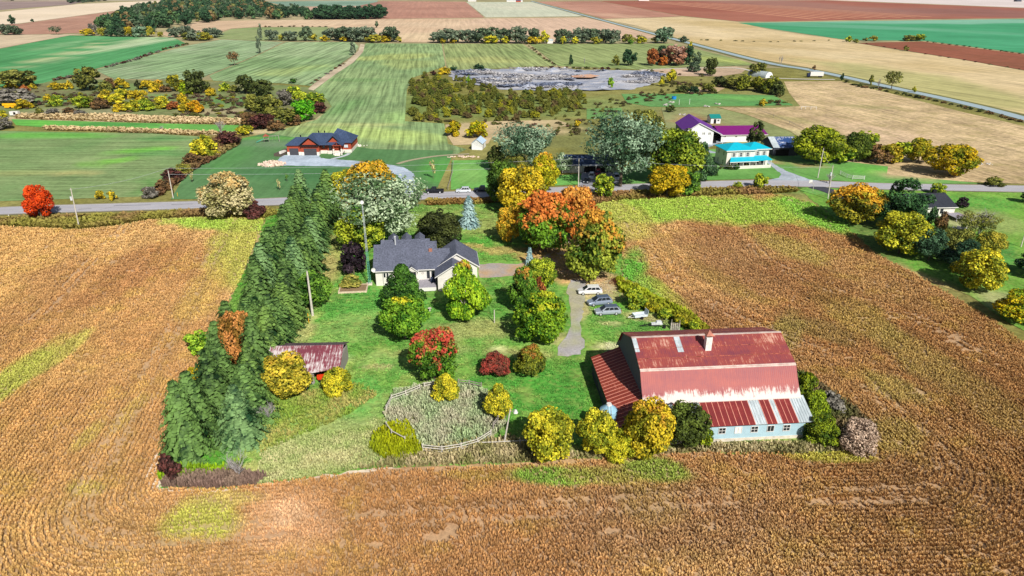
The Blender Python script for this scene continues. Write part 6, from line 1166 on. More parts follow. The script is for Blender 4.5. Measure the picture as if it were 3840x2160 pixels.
# ---- little green roofed shed, grey barn, arched shed, white shed, hidden bungalow
def shedbox(name, label, x, y, rz, w, d, he, hr, mw, mr, cat='shed', door=True, win=True, ov=.3):
    o = empty(name, (x, y, 0), rz, label, cat); m = MB(); m.ext([(0, 0, 0), (0, d, 0), (0, d, he), (0, d / 2, hr), (0, 0, he)], (w, 0, 0)); m.build('wall', mw, o)
    sl_ = (hr - he) / (d / 2); m = MB(); m.slab([(-ov, -ov, he - sl_ * ov + .1), (w + ov, -ov, he - sl_ * ov + .1), (w + ov, d / 2, hr + .1), (-ov, d / 2, hr + .1)], .1); m.slab([(w + ov, d + ov, he - sl_ * ov + .1), (-ov, d + ov, he - sl_ * ov + .1), (-ov, d / 2 + .004, hr + .1), (w + ov, d / 2 + .004, hr + .1)], .1); m.build('roof', mr, o)
    if door: MB().box(w * .3, w * .3 + min(1.2, w * .3), -.06, 0, 0, min(2.1, he * .85)).build('door', m_dark if door == 2 else m_wood, o)
    if win: window(o, w * .78, 0, he * .45, min(.9, w * .2), .8)
    return o
m_tg = siding('teal_sheet', C('#1f7f7a'), .4, 'x', .5)
shedbox('garden_shed', 'small white shed with dark teal roof behind the purple barn', 93.3, 324.5, R(3), 4.6, 5.5, 2.6, 3.9, m_wm, m_tg, door=2)
gb = shedbox('old_barn', 'weathered grey barn with patchy blue and silver roof', 99.4, 258.4, R(2), 9.6, 13, 3.3, 6.0, m_bw, rustroof('blue_patch_roof', C('#2f4f86'), C('#223a66'), None, C('#d4d4d4'), amt=.3), 'barn', 2, False); MB().box(1, 6, -.07, -.01, 0, 2.6).build('bay_shade_panel', m_dark, gb)  # dark panel on the solid wall, painted as the shade of a bay
MB().slab([(-.3, -.35, 3.33), (2.2, -.35, 3.33), (2.2, 6.5, 6.14), (-.3, 6.5, 6.14)], .02).build('silver_roof_sheet', m_galv, gb)
q = P(1808, 563); shedbox('white_shed', 'small white shed with a light blue roof beside the tall trees', q[0], q[1], R(80), 7, 4.2, 2.6, 4.1, m_wm, siding('ltblue_roof', C('#b5c9dc'), .4, 'x', .5))
q = P(2108, 648); hb = shedbox('hidden_bungalow', 'low white bungalow with slate blue roof half hidden by willows', q[0], q[1], R(2), 19, 9, 2.9, 5.3, m_sid, m_dk, 'house', False, False, .6); MB().box(7.2, 17.5, -.1, -.01, 0, 2.5).build('carport_shade_panel', m_dark, hb); hp = MB(); [hp.box(x, x + .2, -1.2, -1.0, 0, 2.75) for x in (7.2, 11.5, 16)]; hp.slab([(6.8, -1.4, 2.75), (18.5, -1.4, 2.75), (18.5, -.6, 3.0), (6.8, -.6, 3.0)]); hp.build('carport_post', m_white, hb)  # dark panel on the wall face paints the shade inside the carport
q = P(2884, 292); ar = empty('arched_shed', (q[0], q[1], 0), R(118), 'white arched metal shed by the pit road', 'shed'); m = MB(); k = 12
for i in range(k): a, b = math.pi * i / k, math.pi * (i + 1) / k; m.add([(0, -3.6 * math.cos(a), 4 * math.sin(a)), (0, -3.6 * math.cos(b), 4 * math.sin(b)), (17, -3.6 * math.cos(b), 4 * math.sin(b)), (17, -3.6 * math.cos(a), 4 * math.sin(a))], [(0, 1, 2, 3)])
m.build('arch_roof', m_galv, ar); m = MB(); m.add([(.05, -3.55 * math.cos(math.pi * i / k), 3.95 * math.sin(math.pi * i / k)) for i in range(k + 1)], [tuple(range(k + 1))]); m.build('end_wall', m_wm, ar)
# ---- bungalow on the right
bu = empty('dark_roof_bungalow', (112.8, 184.0, 0), R(4), 'white bungalow with a charcoal roof among trees at the right', 'house'); w7 = MB(); gwall(w7, 0, 0, 12.4, 2.75, .34, 6.7, z0=0); gwall(w7, 12.0, 0, 12.4, 2.75, .34, 6.7); w7.box(.14, 12.0, 0, .14, 0, 2.8); w7.box(.14, 12, 12.26, 12.4, 0, 2.8); w7.build('wall', m_sid, bu); r7 = MB(); roofx(r7, -.5, 12.6, -.5, 12.9, 2.75, 6.7, .34); r7.build('roof', shingles('charcoal_shingles', C('#33363f'), C('#22242c')), bu); MB().box(-.5, 12.6, -.58, -.5, 2.55, 2.75).build('gutter', m_white, bu)
for x in (7.0, 8.3): window(bu, x, 0, .9, .7, 1.4, grid=(1, 1), frame=m_black)
for x in (2.0, 2.6): window(bu, x, 0, 1.4, .3, .8, grid=(1, 1), frame=m_black)
m = MB(); m.box(8.9, 9.9, 6.0, 6.8, 4.6, 5.9); m.build('chimney', m_black, bu); MB().tube((3.8, 3.0, 3.8), (3.8, 3.0, 4.3), .1).build('vent_pipe', m_white, bu)
dd = MB(); dd.box(9.4, 13.4, -5.0, 0, .9, 1.02); dd.box(9.5, 9.7, -4.9, -4.7, 0, .9); dd.box(13.1, 13.3, -4.9, -4.7, 0, .9)
for i in range(5): dd.box(13.4 + i * .4, 13.8 + i * .4, -4.6, -3.2, 0, .85 - .17 * i)
dko = dd.build('deck', m_conc2, bu); dr = MB(); [dr.box(x - .05, x + .05, -5.0, -4.9, 1.02, 2.0) for x in (9.45, 10.8, 12.1, 13.35)]; dr.box(9.4, 13.4, -4.98, -4.92, 1.9, 2.0); dr.box(13.3, 13.4, -4.9, 0, 1.9, 2.0); dr.box(9.4, 13.4, -4.98, -4.92, 1.4, 1.46); dr.build('railing', paint('brown_rail', C('#6a4438'), .7), dko)
rocks('stone_steps', 'pale stone slabs at the foot of the bungalow deck', 'stone steps', 3595, 858, 26, 1.6, 10, .4, .8, m_stone, 44, h=.2)
# ---- OLD SHED
sh = empty('old_shed', (-41.4, 95.6, 0), R(1.5), 'leaning old wooden shed with red and silver rusted roof', 'shed'); m_rs = rustroof('shed_rust', C('#84404a'), C('#6a3440'), None, C('#c4bcbc'), amt=.5); m_ow = siding('shed_boards', C('#98938e'), .25, 'x', .9)
m = MB(); m.slab([(-.5, -.5, 2.55), (8.3, -.6, 2.45), (8.3, 4.6, 4.75), (-.5, 4.6, 4.75)], .1); m.slab([(8.3, -.6, 2.45), (12.2, .2, 2.8), (13.4, .9, 3.1), (13.3, 4.6, 4.85), (8.3, 4.6, 4.75)], .1); m.build('roof', m_rs, sh); m = MB(); m.slab([(13.3, 8.6, 3.2), (-.4, 8.6, 3.1), (-.4, 4.604, 4.75), (13.3, 4.604, 4.85)], .1); m.build('rear_roof', paint('shed_rust_dark', C('#6f5c62'), .7, .3, 1), sh)
m = MB(); m.box(0, 8.9, 0, .12, 0, 2.55); m.box(0, .12, .12, 8.2, 0, 2.6); m.box(12.9, 13.0, 1.2, 8.2, 0, 3.0); m.box(0, 13, 8.2, 8.32, 0, 2.9); m.build('wall', m_ow, sh); m = MB(); m.box(12.0, 12.2, .4, .6, 0, 2.7); m.box(8.8, 9.0, .3, .5, 0, 2.6); m.build('post', m_ow, sh); MB().box(8.9, 12.9, 3.2, 3.3, 0, 3.2).build('inner_wall', m_dark, sh)
q = lworld(sh, 10.1, 1.2); o = empty('orange_wagon', (*q, 0), .2, 'bright orange metal tub parked in the open bay of the old shed', 'wagon'); m_or = paint('orange_paint', C('#e0431c'), .5)
m = MB(); m.ext([(-.7, -.45, .45), (.7, -.45, .45), (.85, -.55, 1.0), (-.85, -.55, 1.0)], (0, .95, 0)); m.build('tub', m_or, o); [MB().tube((s_ * .45, y, .22), (s_ * .45, y + .12, .22), .22, .22, 10).build('wheel', m_tyre, o) for s_ in (-1, 1) for y in (-.55, .4)]
q = lworld(sh, 8.0, -1.3)
for i, (dx, c, lb) in enumerate(((0, '#1f7fc8', 'mid blue plastic barrel beside the old shed'), (-.75, '#5fc0dc', 'pale blue plastic barrel left of the mid blue one'))):
    o = empty('barrel', (q[0] + dx, q[1] - i * .2, 0), 0, lb, 'barrel'); m_ = paint('barrel_blue', C(c), .4, .05); MB().tube((0, 0, 0), (0, 0, .45), .27, .31, 12).tube((0, 0, .45), (0, 0, .9), .31, .27, 12).build('body', m_, o); MB().tube((0, 0, .9), (0, 0, .94), .22, .2, 12).build('lid', m_, o)
q = P(1052, 1298); o = empty('cattle_shelter', (q[0], q[1], 0), R(8), 'small domed tank shelter with brown top behind the old shed', 'tank'); m = MB()
for i in range(6): a, b = math.pi * i / 6, math.pi * (i + 1) / 6; m.add([(-1.1 * math.cos(a), 0, .6 + .75 * math.sin(a)), (-1.1 * math.cos(b), 0, .6 + .75 * math.sin(b)), (-1.1 * math.cos(b), 1.6, .6 + .75 * math.sin(b)), (-1.1 * math.cos(a), 1.6, .6 + .75 * math.sin(a))], [(0, 1, 2, 3)])
m.build('dome', paint('brown_dome', C('#6a4a40'), .8), o); MB().box(-1.08, 1.08, .05, 1.55, 0, .62).build('base', m_white, o)
# ------------------------------------------------------------------ VEHICLES
def car(kind, px, py, rz, col_, label, group, cat, roof=None):
    """nose towards local -x"""
    L, Wd, belt, top = {'van': (5.1, 1.95, 1.08, 1.75), 'pickup': (5.8, 2.0, 1.15, 1.9), 'car': (4.5, 1.8, .92, 1.5), 'suv': (4.7, 1.9, 1.05, 1.75)}[kind]
    x, y, _ = P(px, py); o = empty({'van': 'minivan', 'pickup': 'pickup_truck', 'car': 'car', 'suv': 'car'}[kind], (x, y, .06), rz, label, cat, group)
    pn = 'car_paint_' + col_; mp = bpy.data.materials.get(pn) or paint(pn, C(col_), .28, .03, 2, .6, .25); h = L / 2; w = Wd / 2
    S = {'van': [(-h, .35, .62, .78), (-h + .12, .3, .8, .92), (-h + 1.0, .28, .98, 1), (-h + 1.35, .28, belt, 1), (h - .5, .28, belt, 1), (h - .05, .3, belt - .02, .96), (h, .38, .9, .9)],
         'suv': [(-h, .35, .7, .8), (-h + .12, .3, .88, .92), (-h + 1.1, .28, 1.0, 1), (-h + 1.4, .28, belt, 1), (h - .4, .28, belt, 1), (h, .38, .95, .92)],
         'car': [(-h, .3, .6, .8), (-h + .15, .25, .72, .92), (-h + 1.1, .22, .86, 1), (-h + 1.5, .22, belt, 1), (h - .9, .22, belt, 1), (h - .1, .28, .88, .94), (h, .35, .75, .88)],
         'pickup': [(-h, .45, .95, .88), (-h + .1, .4, 1.05, .95), (-h + 1.4, .38, belt, 1), (-h + 1.6, .38, belt, 1), (h - .1, .4, belt, 1), (h, .45, 1.05, .97)]}[kind]
    m = MB(); rings = []
    for (a, z0, z1, k) in S:
        b = w * k; rings.append([(a, -b * .93, z0), (a, -b, z0 + .2), (a, -b * .99, (z0 + z1) / 2 + .1), (a, -b * .9, z1), (a, b * .9, z1), (a, b * .99, (z0 + z1) / 2 + .1), (a, b, z0 + .2), (a, b * .93, z0)])
    vs = [p for r in rings for p in r]; fs = []
    for i in range(len(rings) - 1):
        for j in range(8): fs.append((i * 8 + j, i * 8 + (j + 1) % 8, (i + 1) * 8 + (j + 1) % 8, (i + 1) * 8 + j))
    fs += [tuple(range(8)), tuple(range(len(vs) - 1, len(vs) - 9, -1))]; m.add(vs, fs); m.build('body', mp, o)
    g = {'van': (-h + 1.05, -h + 2.0, h - .75, h - .12), 'suv': (-h + 1.15, -h + 2.0, h - .7, h - .12), 'car': (-h + 1.2, -h + 2.0, h - 1.5, h - .7), 'pickup': (-h + 1.4, -h + 2.15, h - 2.35, h - 2.15)}[kind]
    x0, x1, x2, x3 = g; zb = belt - .03; wb_, wt = w * .9, w * .74
    c = MB(); v8 = [(x0, -wb_, zb), (x3, -wb_, zb), (x3, wb_, zb), (x0, wb_, zb), (x1, -wt, top), (x2, -wt, top), (x2, wt, top), (x1, wt, top)]
    c.add(v8, [(0, 3, 2, 1), (4, 5, 6, 7), (0, 1, 5, 4), (1, 2, 6, 5), (2, 3, 7, 6), (3, 0, 4, 7)]); c.build('cabin', mp, o)
    c = MB(); c.slab([(x1 - .05, -wt * .98, top + .03), (x2 + .05, -wt * .98, top + .03), (x2 + .05, wt * .98, top + .03), (x1 - .05, wt * .98, top + .03)], .05)
    if roof is None: c.build('roof', mp, o)
    else: c.build('roof', bpy.data.materials.get('car_paint_' + roof) or paint('car_paint_' + roof, C(roof), .3, .03, 2, .6, .2), o)
    def quad(a, b, cc, d, k0, k1, t0, t1, off):
        f = lambda s, t: [(a[i] * (1 - s) + b[i] * s) * (1 - t) + (d[i] * (1 - s) + cc[i] * s) * t + off[i] for i in range(3)]
        return [f(k0, t0), f(k1, t0), f(k1, t1), f(k0, t1)]
    nwin = {'van': [(.10, .36), (.39, .64), (.67, .93)], 'suv': [(.10, .38), (.41, .66), (.69, .92)], 'car': [(.14, .48), (.52, .86)], 'pickup': [(.12, .5), (.54, .9)]}[kind]
    for s in (-1, 1):
        e = [v8[0], v8[1], v8[5], v8[4]] if s < 0 else [v8[3], v8[2], v8[6], v8[7]]
        for (k0, k1) in nwin:
            q = MB(); q.ext(quad(*e, k0, k1, .12, .88, (0, s * .006, 0)), (0, s * .012, 0)); q.build('side_window', m_glass, o)
    q = MB(); q.ext(quad(v8[0], v8[3], v8[7], v8[4], .06, .94, .08, .92, (-.012, 0, .006)), (-.012, 0, .008)); q.build('windscreen', m_glass, o)
    q = MB(); q.ext(quad(v8[1], v8[2], v8[6], v8[5], .08, .92, .15, .88, (.012, 0, .004)), (.014, 0, 0)); q.build('rear_window', m_glass, o)
    r = .38 if kind == 'pickup' else .33; wa = {'van': (-h + .95, h - 1.0), 'suv': (-h + .9, h - .9), 'car': (-h + .85, h - .85), 'pickup': (-h + .95, h - 1.2)}[kind]
    for a in wa:
        for s in (-1, 1):
            t = MB(); t.tube((a, s * (w - .2), r), (a, s * (w + .03), r), r, r, 16); wo_ = t.build('wheel', m_tyre, o); t = MB(); t.tube((a, s * (w + .03), r), (a, s * (w + .045), r), r * .66, r * .6, 12); t.build('rim', m_rim, wo_)
    for s in (-1, 1):
        MB().box(-h + .0, -h + .3, min(s * w * .5, s * w * .86), max(s * w * .5, s * w * .86), .6, .77).build('headlight', m_lamp, o)
        MB().box(h - .12, h + .015, min(s * w * .72, s * w * .92), max(s * w * .72, s * w * .92), .75, 1.0).build('tail_light', m_tail, o)
        MB().box(x0 + .25, x0 + .4, min(s * w * .95, s * (w + .17)), max(s * w * .95, s * (w + .17)), belt + .02, belt + .17).build('mirror', mp, o)
    MB().box(-h - .04, -h + .05, -w * .7, w * .7, .33, .5).build('bumper', m_black if kind == 'pickup' else mp, o)
    if kind == 'pickup':
        b = MB(); b.box(x3 + .12, h - .12, -w * .78, w * .78, belt - .005, belt + .01); b.build('bed_cover', m_black, o)
    return o
GV = 'minivans parked in a row by the lane'
car('van', 2212, 1101, R(3), '#e8e8ea', 'white minivan parked nearest to the tree lane', GV, 'van')
car('van', 2248, 1141, R(13), '#8d99ad', 'blue-grey minivan parked in the middle of three', GV, 'van', '#56647c')
car('van', 2278, 1177, R(6), '#a7b0bd', 'silver-grey minivan with a dark roof parked nearest to the barn', GV, 'van', '#56647c')
car('pickup', 1630, 724, R(2), '#15171d', 'black pickup truck parked on the road verge, left one', 'vehicles on the road verge', 'pickup')
car('suv', 1738, 722, R(2), '#d3dadf', 'white hatchback parked between the two dark pickups', 'vehicles on the road verge', 'car')
car('pickup', 1812, 719, R(2), '#1a2233', 'dark navy pickup truck parked beside the big roadside trees', 'vehicles on the road verge', 'pickup')
car('suv', 2218, 668, R(80), '#e2e4e6', 'white car nose out in the hidden bungalow carport drive', None, 'car')
car('suv', 2242, 656, R(80), '#8f1f22', 'dark red car beside the white one in the carport drive', None, 'car')
car('van', 2312, 672, R(85), '#d8dadc', 'white van half hidden behind the small roadside tree', None, 'van')
car('car', 2200, 684, R(75), '#2a2d33', 'dark car at the mouth of the carport drive', None, 'car')
# box trailer far away
q = P(3060, 290); o = empty('box_truck', (q[0], q[1], .1), R(-3), 'white box trailer truck parked by the pit road', 'truck'); MB().box(-4.5, 4.5, -1.25, 1.25, 1.0, 3.6).build('cargo_box', m_white, o); MB().box(-6.4, -4.6, -1.15, 1.15, .6, 2.7).build('cab', paint('navy_cab', C('#2a3352'), .4), o)
[MB().tube((x, s * .9, .5), (x, s * 1.2, .5), .5, .5, 12).build('wheel', m_tyre, o) for x in (-5.5, 2.2, 3.4) for s in (-1, 1)]
# yellow implement and small white cabin at the far left
q = P(66, 406); o = empty('yellow_conveyor', (q[0], q[1], 0), R(4), 'long bright yellow farm conveyor lying in the scrub', 'farm machine'); m_y = paint('yellow_paint', C('#e8b01c'), .5); MB().box(-7, 7, -.6, .6, 1.5, 2.6).build('boom', m_y, o); MB().box(-6, 5, -.9, .9, .5, 1.3).build('chassis', m_y, o); [MB().tube((x, s * .9, .5), (x, s * 1.15, .5), .5, .5, 12).build('wheel', m_tyre, o) for x in (-3, 3) for s in (-1, 1)]
q = P(58, 434); o = empty('camper_cap', (q[0], q[1], 0), R(5), 'small white camper with a dark opening at the meadow edge', 'camper'); MB().box(-2, 2, -1, 1, .4, 2.2).build('shell', m_white, o); MB().box(-.2, .9, -1.05, -1.0, .7, 1.9).build('opening', m_dark, o)  # dark panel on the closed shell stands for the shade inside
# white utility trailer
q = P(2398, 1193); o = empty('utility_trailer', (q[0], q[1], .05), R(15), 'white open utility trailer on the grass beside the vans', 'trailer'); m = MB(); m.box(-1.3, 1.3, -.7, .7, .5, .6); m.box(-1.3, 1.3, -.75, -.68, .5, .95); m.box(-1.3, 1.3, .68, .75, .5, .95); m.box(-1.37, -1.3, -.75, .75, .5, .95); m.ext([(1.3, -.75, .5), (1.3, .75, .5), (1.45, .75, 1.7), (1.45, -.75, 1.7)], (.06, 0, 0)); m.build('box', paint('trailer_white', C('#c9d3da'), .5), o)
MB().tube((-1.3, -.5, .5), (-2.5, 0, .45), .05).tube((-1.3, .5, .5), (-2.5, 0, .45), .05).build('tongue', m_white, o); [MB().tube((.1, s * .78, .32), (.1, s * .95, .32), .32, .32, 12).build('wheel', m_tyre, o) for s in (-1, 1)]
# boat trailer with a small engine load
q = P(2458, 1226); o = empty('boat_trailer', (q[0], q[1], .05), R(8), 'black tube frame boat trailer carrying a white covered load', 'trailer'); m = MB()
m.tube((-3.2, 0, .45), (0, -.75, .5), .06).tube((-3.2, 0, .45), (0, .75, .5), .06).tube((0, -.75, .5), (2.2, -.75, .5), .06).tube((0, .75, .5), (2.2, .75, .5), .06).tube((0, -.75, .5), (0, .75, .5), .05).tube((2.2, -.75, .5), (2.2, .75, .5), .05).tube((-1.5, 0, .45), (2.2, 0, .5), .05).tube((-2.2, 0, .45), (-2.2, 0, 1.0), .05); m.build('frame', m_black, o)
[MB().tube((1.4, s * .85, .3), (1.4, s * 1.02, .3), .3, .3, 14).build('wheel', m_tyre, o) for s in (-1, 1)]; [MB().box(1.0, 1.8, min(s * .8, s * 1.06), max(s * .8, s * 1.06), .62, .68).build('mudguard', m_black, o) for s in (-1, 1)]
m = MB(); m.ext([(-.9, -.3, .55), (1.2, -.45, .55), (1.2, .45, .55), (-.9, .3, .55)], (0, 0, .3)); m.ext([(0, -.25, .85), (1.0, -.3, .85), (.9, .3, .85), (0, .25, .85)], (.1, 0, .35)); m.build('covered_load', paint('load_white', C('#c9ccd0'), .5), o)
q = P(2532, 1240); o = empty('pallet_stack', (q[0], q[1], 0), R(-14), 'bleached wooden pallet leaning on two posts by the fence row', 'pallet'); m = MB(); [m.ext([(-.9 + i * .36, 0, .05), (-.64 + i * .36, 0, .05), (-.64 + i * .36, .7, 1.25), (-.9 + i * .36, .7, 1.25)], (0, .06, .03)) for i in range(5)]; m.build('slat', m_wood, o); MB().tube((-.8, .75, 0), (-.8, .75, 1.9), .07).build('post', m_wood, o); MB().tube((.7, .75, 0), (.7, .75, 1.9), .07).build('post', m_wood, o)
q = P(2330, 1078); o = empty('farm_gate', (q[0], q[1], 0), R(-35), 'rusty red tube gate lying at the corner of the crop', 'gate'); m = MB(); [m.tube((-3, i * .28, .3 + i * .16), (3, i * .28, .3 + i * .16), .04) for i in range(6)]; [m.tube((x, 0, .3), (x, 1.4, 1.1), .04) for x in (-3, 0, 3)]; m.build('bars', paint('gate_red', C('#7a3a30'), .6), o)
for i, (a, b) in enumerate(((2386, 1148), (2593, 1234), (2242, 1045))): 
    q = P(a, b); MBp = MB().tube((0, 0, 0), (0, 0, 1.5), .09, .08, 7).build('fence_post', m_wood); MBp.location = (q[0], q[1], 0); tag(MBp, f'single grey fence post along the crop edge, {ORD[i]} of three from the vans', 'post', 'single fence posts')
# playset
q = P(1000, 533); o = empty('playset', (q[0], q[1], 0), R(20), 'childrens climbing frame with a green slide on the red house lawn', 'playset'); MB().box(-1, 1, -1, 1, 1.4, 1.5).box(-1, -.9, -1, -.9, 0, 2.5).box(.9, 1, -1, -.9, 0, 2.5).box(-1, -.9, .9, 1, 0, 2.5).box(.9, 1, .9, 1, 0, 2.5).build('tower', m_wood, o)
MB().ext([(-1.2, -1.1, 2.5), (1.2, -1.1, 2.5), (0, 0, 3.5)], (0, 0, .1)).add([(-1.2, -1.1, 2.5), (1.2, -1.1, 2.5), (1.2, 1.1, 2.5), (-1.2, 1.1, 2.5), (0, 0, 3.4)], [(0, 1, 4), (1, 2, 4), (2, 3, 4), (3, 0, 4)]).build('canopy', paint('canopy_red', C('#8f4a3c'), .7), o); MB().ext([(-1, -.4, 1.5), (-1, .4, 1.5), (-4, .4, .2), (-4, -.4, .2)], (0, 0, .12)).build('slide', paint('slide_green', C('#3fae9c'), .4), o)
MB().tube((1, 0, 2.4), (5, 0, 2.4), .1).tube((5, -1.2, 0), (5, 0, 2.4), .1).tube((5, 1.2, 0), (5, 0, 2.4), .1).tube((2.4, 0, .6), (2.4, 0, 2.4), .04).tube((3.8, 0, .6), (3.8, 0, 2.4), .04).build('swing_frame', m_wood, o)
# ---- poles
m_pole = paint('pole_wood', C('#c3bdb2'), .85, .15, 4)
def pole(bx, by, tx, ty, label, r=.15, tf=False, cross=False, light=False):
    x, y, _ = P(bx, by); h = hgt(bx, by, ty); # a leaning top: place where the photo shows it at that height
    X, Y, _z = P(tx, ty, h); lx = np.clip(X - x, -.9, .9)
    o = empty('utility_pole' if not light else 'yard_light_pole', (x, y, 0), 0, label, 'pole'); MB().tube((0, 0, -.1), (lx, 0, h), r * 1.15, r * .75, 9).build('pole', m_pole, o)
    if tf: t = MB(); t.tube((lx * .7 - .35, -.15, h * .70), (lx * .7 - .35, -.15, h * .70 + 1.0), .27, .27, 10); t.build('transformer', paint('transformer_grey', C('#c4cace'), .5), o)
    if cross: MB().box(lx - 1.1, lx + 1.1, -.06, .06, h - .5, h - .36).build('crossarm', m_wood, o)
    MB().tube((lx, 0, h), (lx, 0, h + .22), .07, .05, 6).build('insulator', m_wood, o)
    if light: MB().tube((lx, 0, h - .3), (lx + .7, -.1, h - .1), .04).build('bracket', m_wood, o); MB().tube((lx + .75, -.1, h - .45), (lx + .75, -.1, h + .0), .34, .16, 10).build('lamp_head', m_white, o)
    return o
pls = [pole(297, 852, 265, 706, 'tall utility pole with grey transformer on the left crop edge', tf=True), pole(650, 744, 630, 640, 'utility pole by the hedge bank across the road'), pole(3104, 746, 3124, 620, 'utility pole with transformer right of the road junction', tf=True), pole(3066, 668, 3089, 556, 'bare utility pole standing on the farm lawn'), pole(2169, 700, 2171, 597, 'utility pole in front of the hidden bungalow carport'), pole(2045, 712, 2046, 645, 'short pole among the golden roadside trees', .1), pole(3828, 926, 3842, 880, 'white pole at the right picture edge', .14), pole(2655, 572, 2668, 505, 'thin grey mast in front of the purple barn', .06)]
pole(1173, 1184, 1151, 1018, 'thick leaning utility pole on the lawn beside the windbreak', .22)
pole(1890, 1663, 1915, 1536, 'pole with white yard lamp at the ring fence', .12, light=True)
for a, b, t, lb, c, r_ in ((1854, 1211, 1162, 'plain wooden clothesline post in the middle lawn', m_pole, .11), (1159, 1212, 1175, 'thin yellow marker post near the leaning pole', m_y, .07), (1603, 722, 700, 'white marker post at the red house drive', m_white, .08), (3120, 752, 738, 'yellow guy guard at the junction pole', m_y, .06), (667, 737, 722, 'yellow guy guard by the hedge bank pole', m_y, .06), (35, 818, 805, 'short white fence post at the left road ditch', m_white, .1)):
    x, y, _ = P(a, b); o = MB().tube((0, 0, 0), (0, 0, hgt(a, b, t)), r_, r_ * .9, 8).build('post', c); o.location = (x, y, 0); tag(o, lb, 'post')
# wires strung between the roadside poles
m_wire = paint('wire', C('#b5b8bd'), .5)
def wire(a, b, label, sag=.9, r=.03):
    m = MB(); a = Vector(a); b = Vector(b); n = 14; pts = [a.lerp(b, i / n) - Vector((0, 0, sag * 4 * (i / n) * (1 - i / n))) for i in range(n + 1)]
    for p, q in zip(pts, pts[1:]): m.tube(p, q, r, r, 4)
    o = m.build('power_line', m_wire); return tag(o, label, 'power line')
def top(o, k=0): return (o.location.x + (0), o.location.y, 9.6 + k)
A_, B_, C_, D_, E_, F_ = pls[0], pls[1], pls[4], pls[3], pls[2], pls[6]
wire(top(B_, -.2), top(C_, -.4), 'power line from the hedge bank pole to the carport pole'); wire(top(A_, .9), top(B_, -.2), 'power line between the two poles left of the windbreak')
wire(top(C_, -.4), top(E_, .3), 'power line from the carport pole to the junction pole'); wire(top(D_, -.1), top(E_, .3), 'short power line crossing the road junction'); wire((B_.location.x, B_.location.y, 7.5), (C_.location.x, C_.location.y, 7.2), 'lower power line along the far road side')
# basketball backboard at the junction
q = P(3048, 717); o = empty('basketball_hoop', (q[0], q[1], 0), R(15), 'portable basketball hoop with white backboard at the road junction', 'basketball hoop'); MB().tube((0, 0, 0), (0, 0, 2.2), .06).tube((0, 0, 2.2), (-.9, .4, 3.0), .06).build('pole', m_pole, o); MB().box(-1.7, -.5, .38, .44, 2.7, 3.6).build('backboard', m_white, o); m = MB(); [m.tube((-1.1 + .23 * math.cos(i * .524), .16 + .23 * math.sin(i * .524), 2.85), (-1.1 + .23 * math.cos(i * .524 + .524), .16 + .23 * math.sin(i * .524 + .524), 2.85), .012, .012, 4) for i in range(12)]; m.build('rim', m_tail, o)
# ---- lattice antenna mast
tx, ty_, _ = P(1386, 1067); th2 = hgt(1386, 1067, 762); an = empty('antenna_mast', (tx, ty_, 0), R(10), 'tall green and grey lattice antenna mast beside the house', 'antenna mast')
for k_, (z0, z1, ma) in enumerate(((0, th2 * .42, paint('mast_green', C('#5fa58c'), .6)), (th2 * .42, th2 * .97, paint('mast_grey', C('#a5adb0'), .6)))):
    m = MB(); w_at = lambda z: .36 - .26 * z / th2; n = int((z1 - z0) / .55)
    for c3 in range(3):
        a = c3 * 2.094; b = a + 2.094; f = lambda an_, z: (w_at(z) * math.cos(an_), w_at(z) * math.sin(an_), z)
        m.tube(f(a, z0), f(a, z1), .04, .04, 5)
        for i in range(n): za = z0 + (z1 - z0) * i / n; zb_ = z0 + (z1 - z0) * (i + 1) / n; m.tube(f(a, za), f(b, zb_), .022, .022, 4); m.tube(f(a, zb_), f(b, zb_), .02, .02, 4)
    m.build('mast_section', ma, an)
m = MB(); m.tube((0, 0, th2 * .96), (0, 0, th2 + .4), .05); m.build('mast_tip', m_pole, an); m = MB(); m.tube((0, -.1, th2 + .2), (0, -.45, th2 + .25), .42, .36, 12); m.build('radome', m_white, an); MB().box(-.6, .6, -.6, .6, 0, .35).build('base_block', m_concrete, an)
# ---- flower bed, lawn chair etc
q = P(1268, 1103); o = empty('flower_bed', (q[0], q[1], 0), R(6), 'timber edged raised flower bed left of the house', 'flower bed'); m = MB(); m.box(0, 6, 0, .25, 0, .45); m.box(0, .25, .25, 3.8, 0, .45); m.box(5.75, 6, .25, 3.8, 0, .45); m.box(0, 6, 3.8, 4.05, 0, .45); m.build('timber_edge', paint('pale_timber', C('#cbb9a0'), .8), o); MB().box(.25, 5.75, .25, 3.8, .02, .36).build('soil', paint('bed_soil', C('#8a7458'), .9), o)
q = P(1612, 1168); o = empty('bird_bath', (q[0], q[1], 0), 0, 'small pale stone bird bath on the lawn under the young maple', 'bird bath'); MB().tube((0, 0, 0), (0, 0, .6), .16, .1).build('pedestal', m_concrete, o); MB().tube((0, 0, .6), (0, 0, .75), .2, .38, 12).build('basin', m_concrete, o)
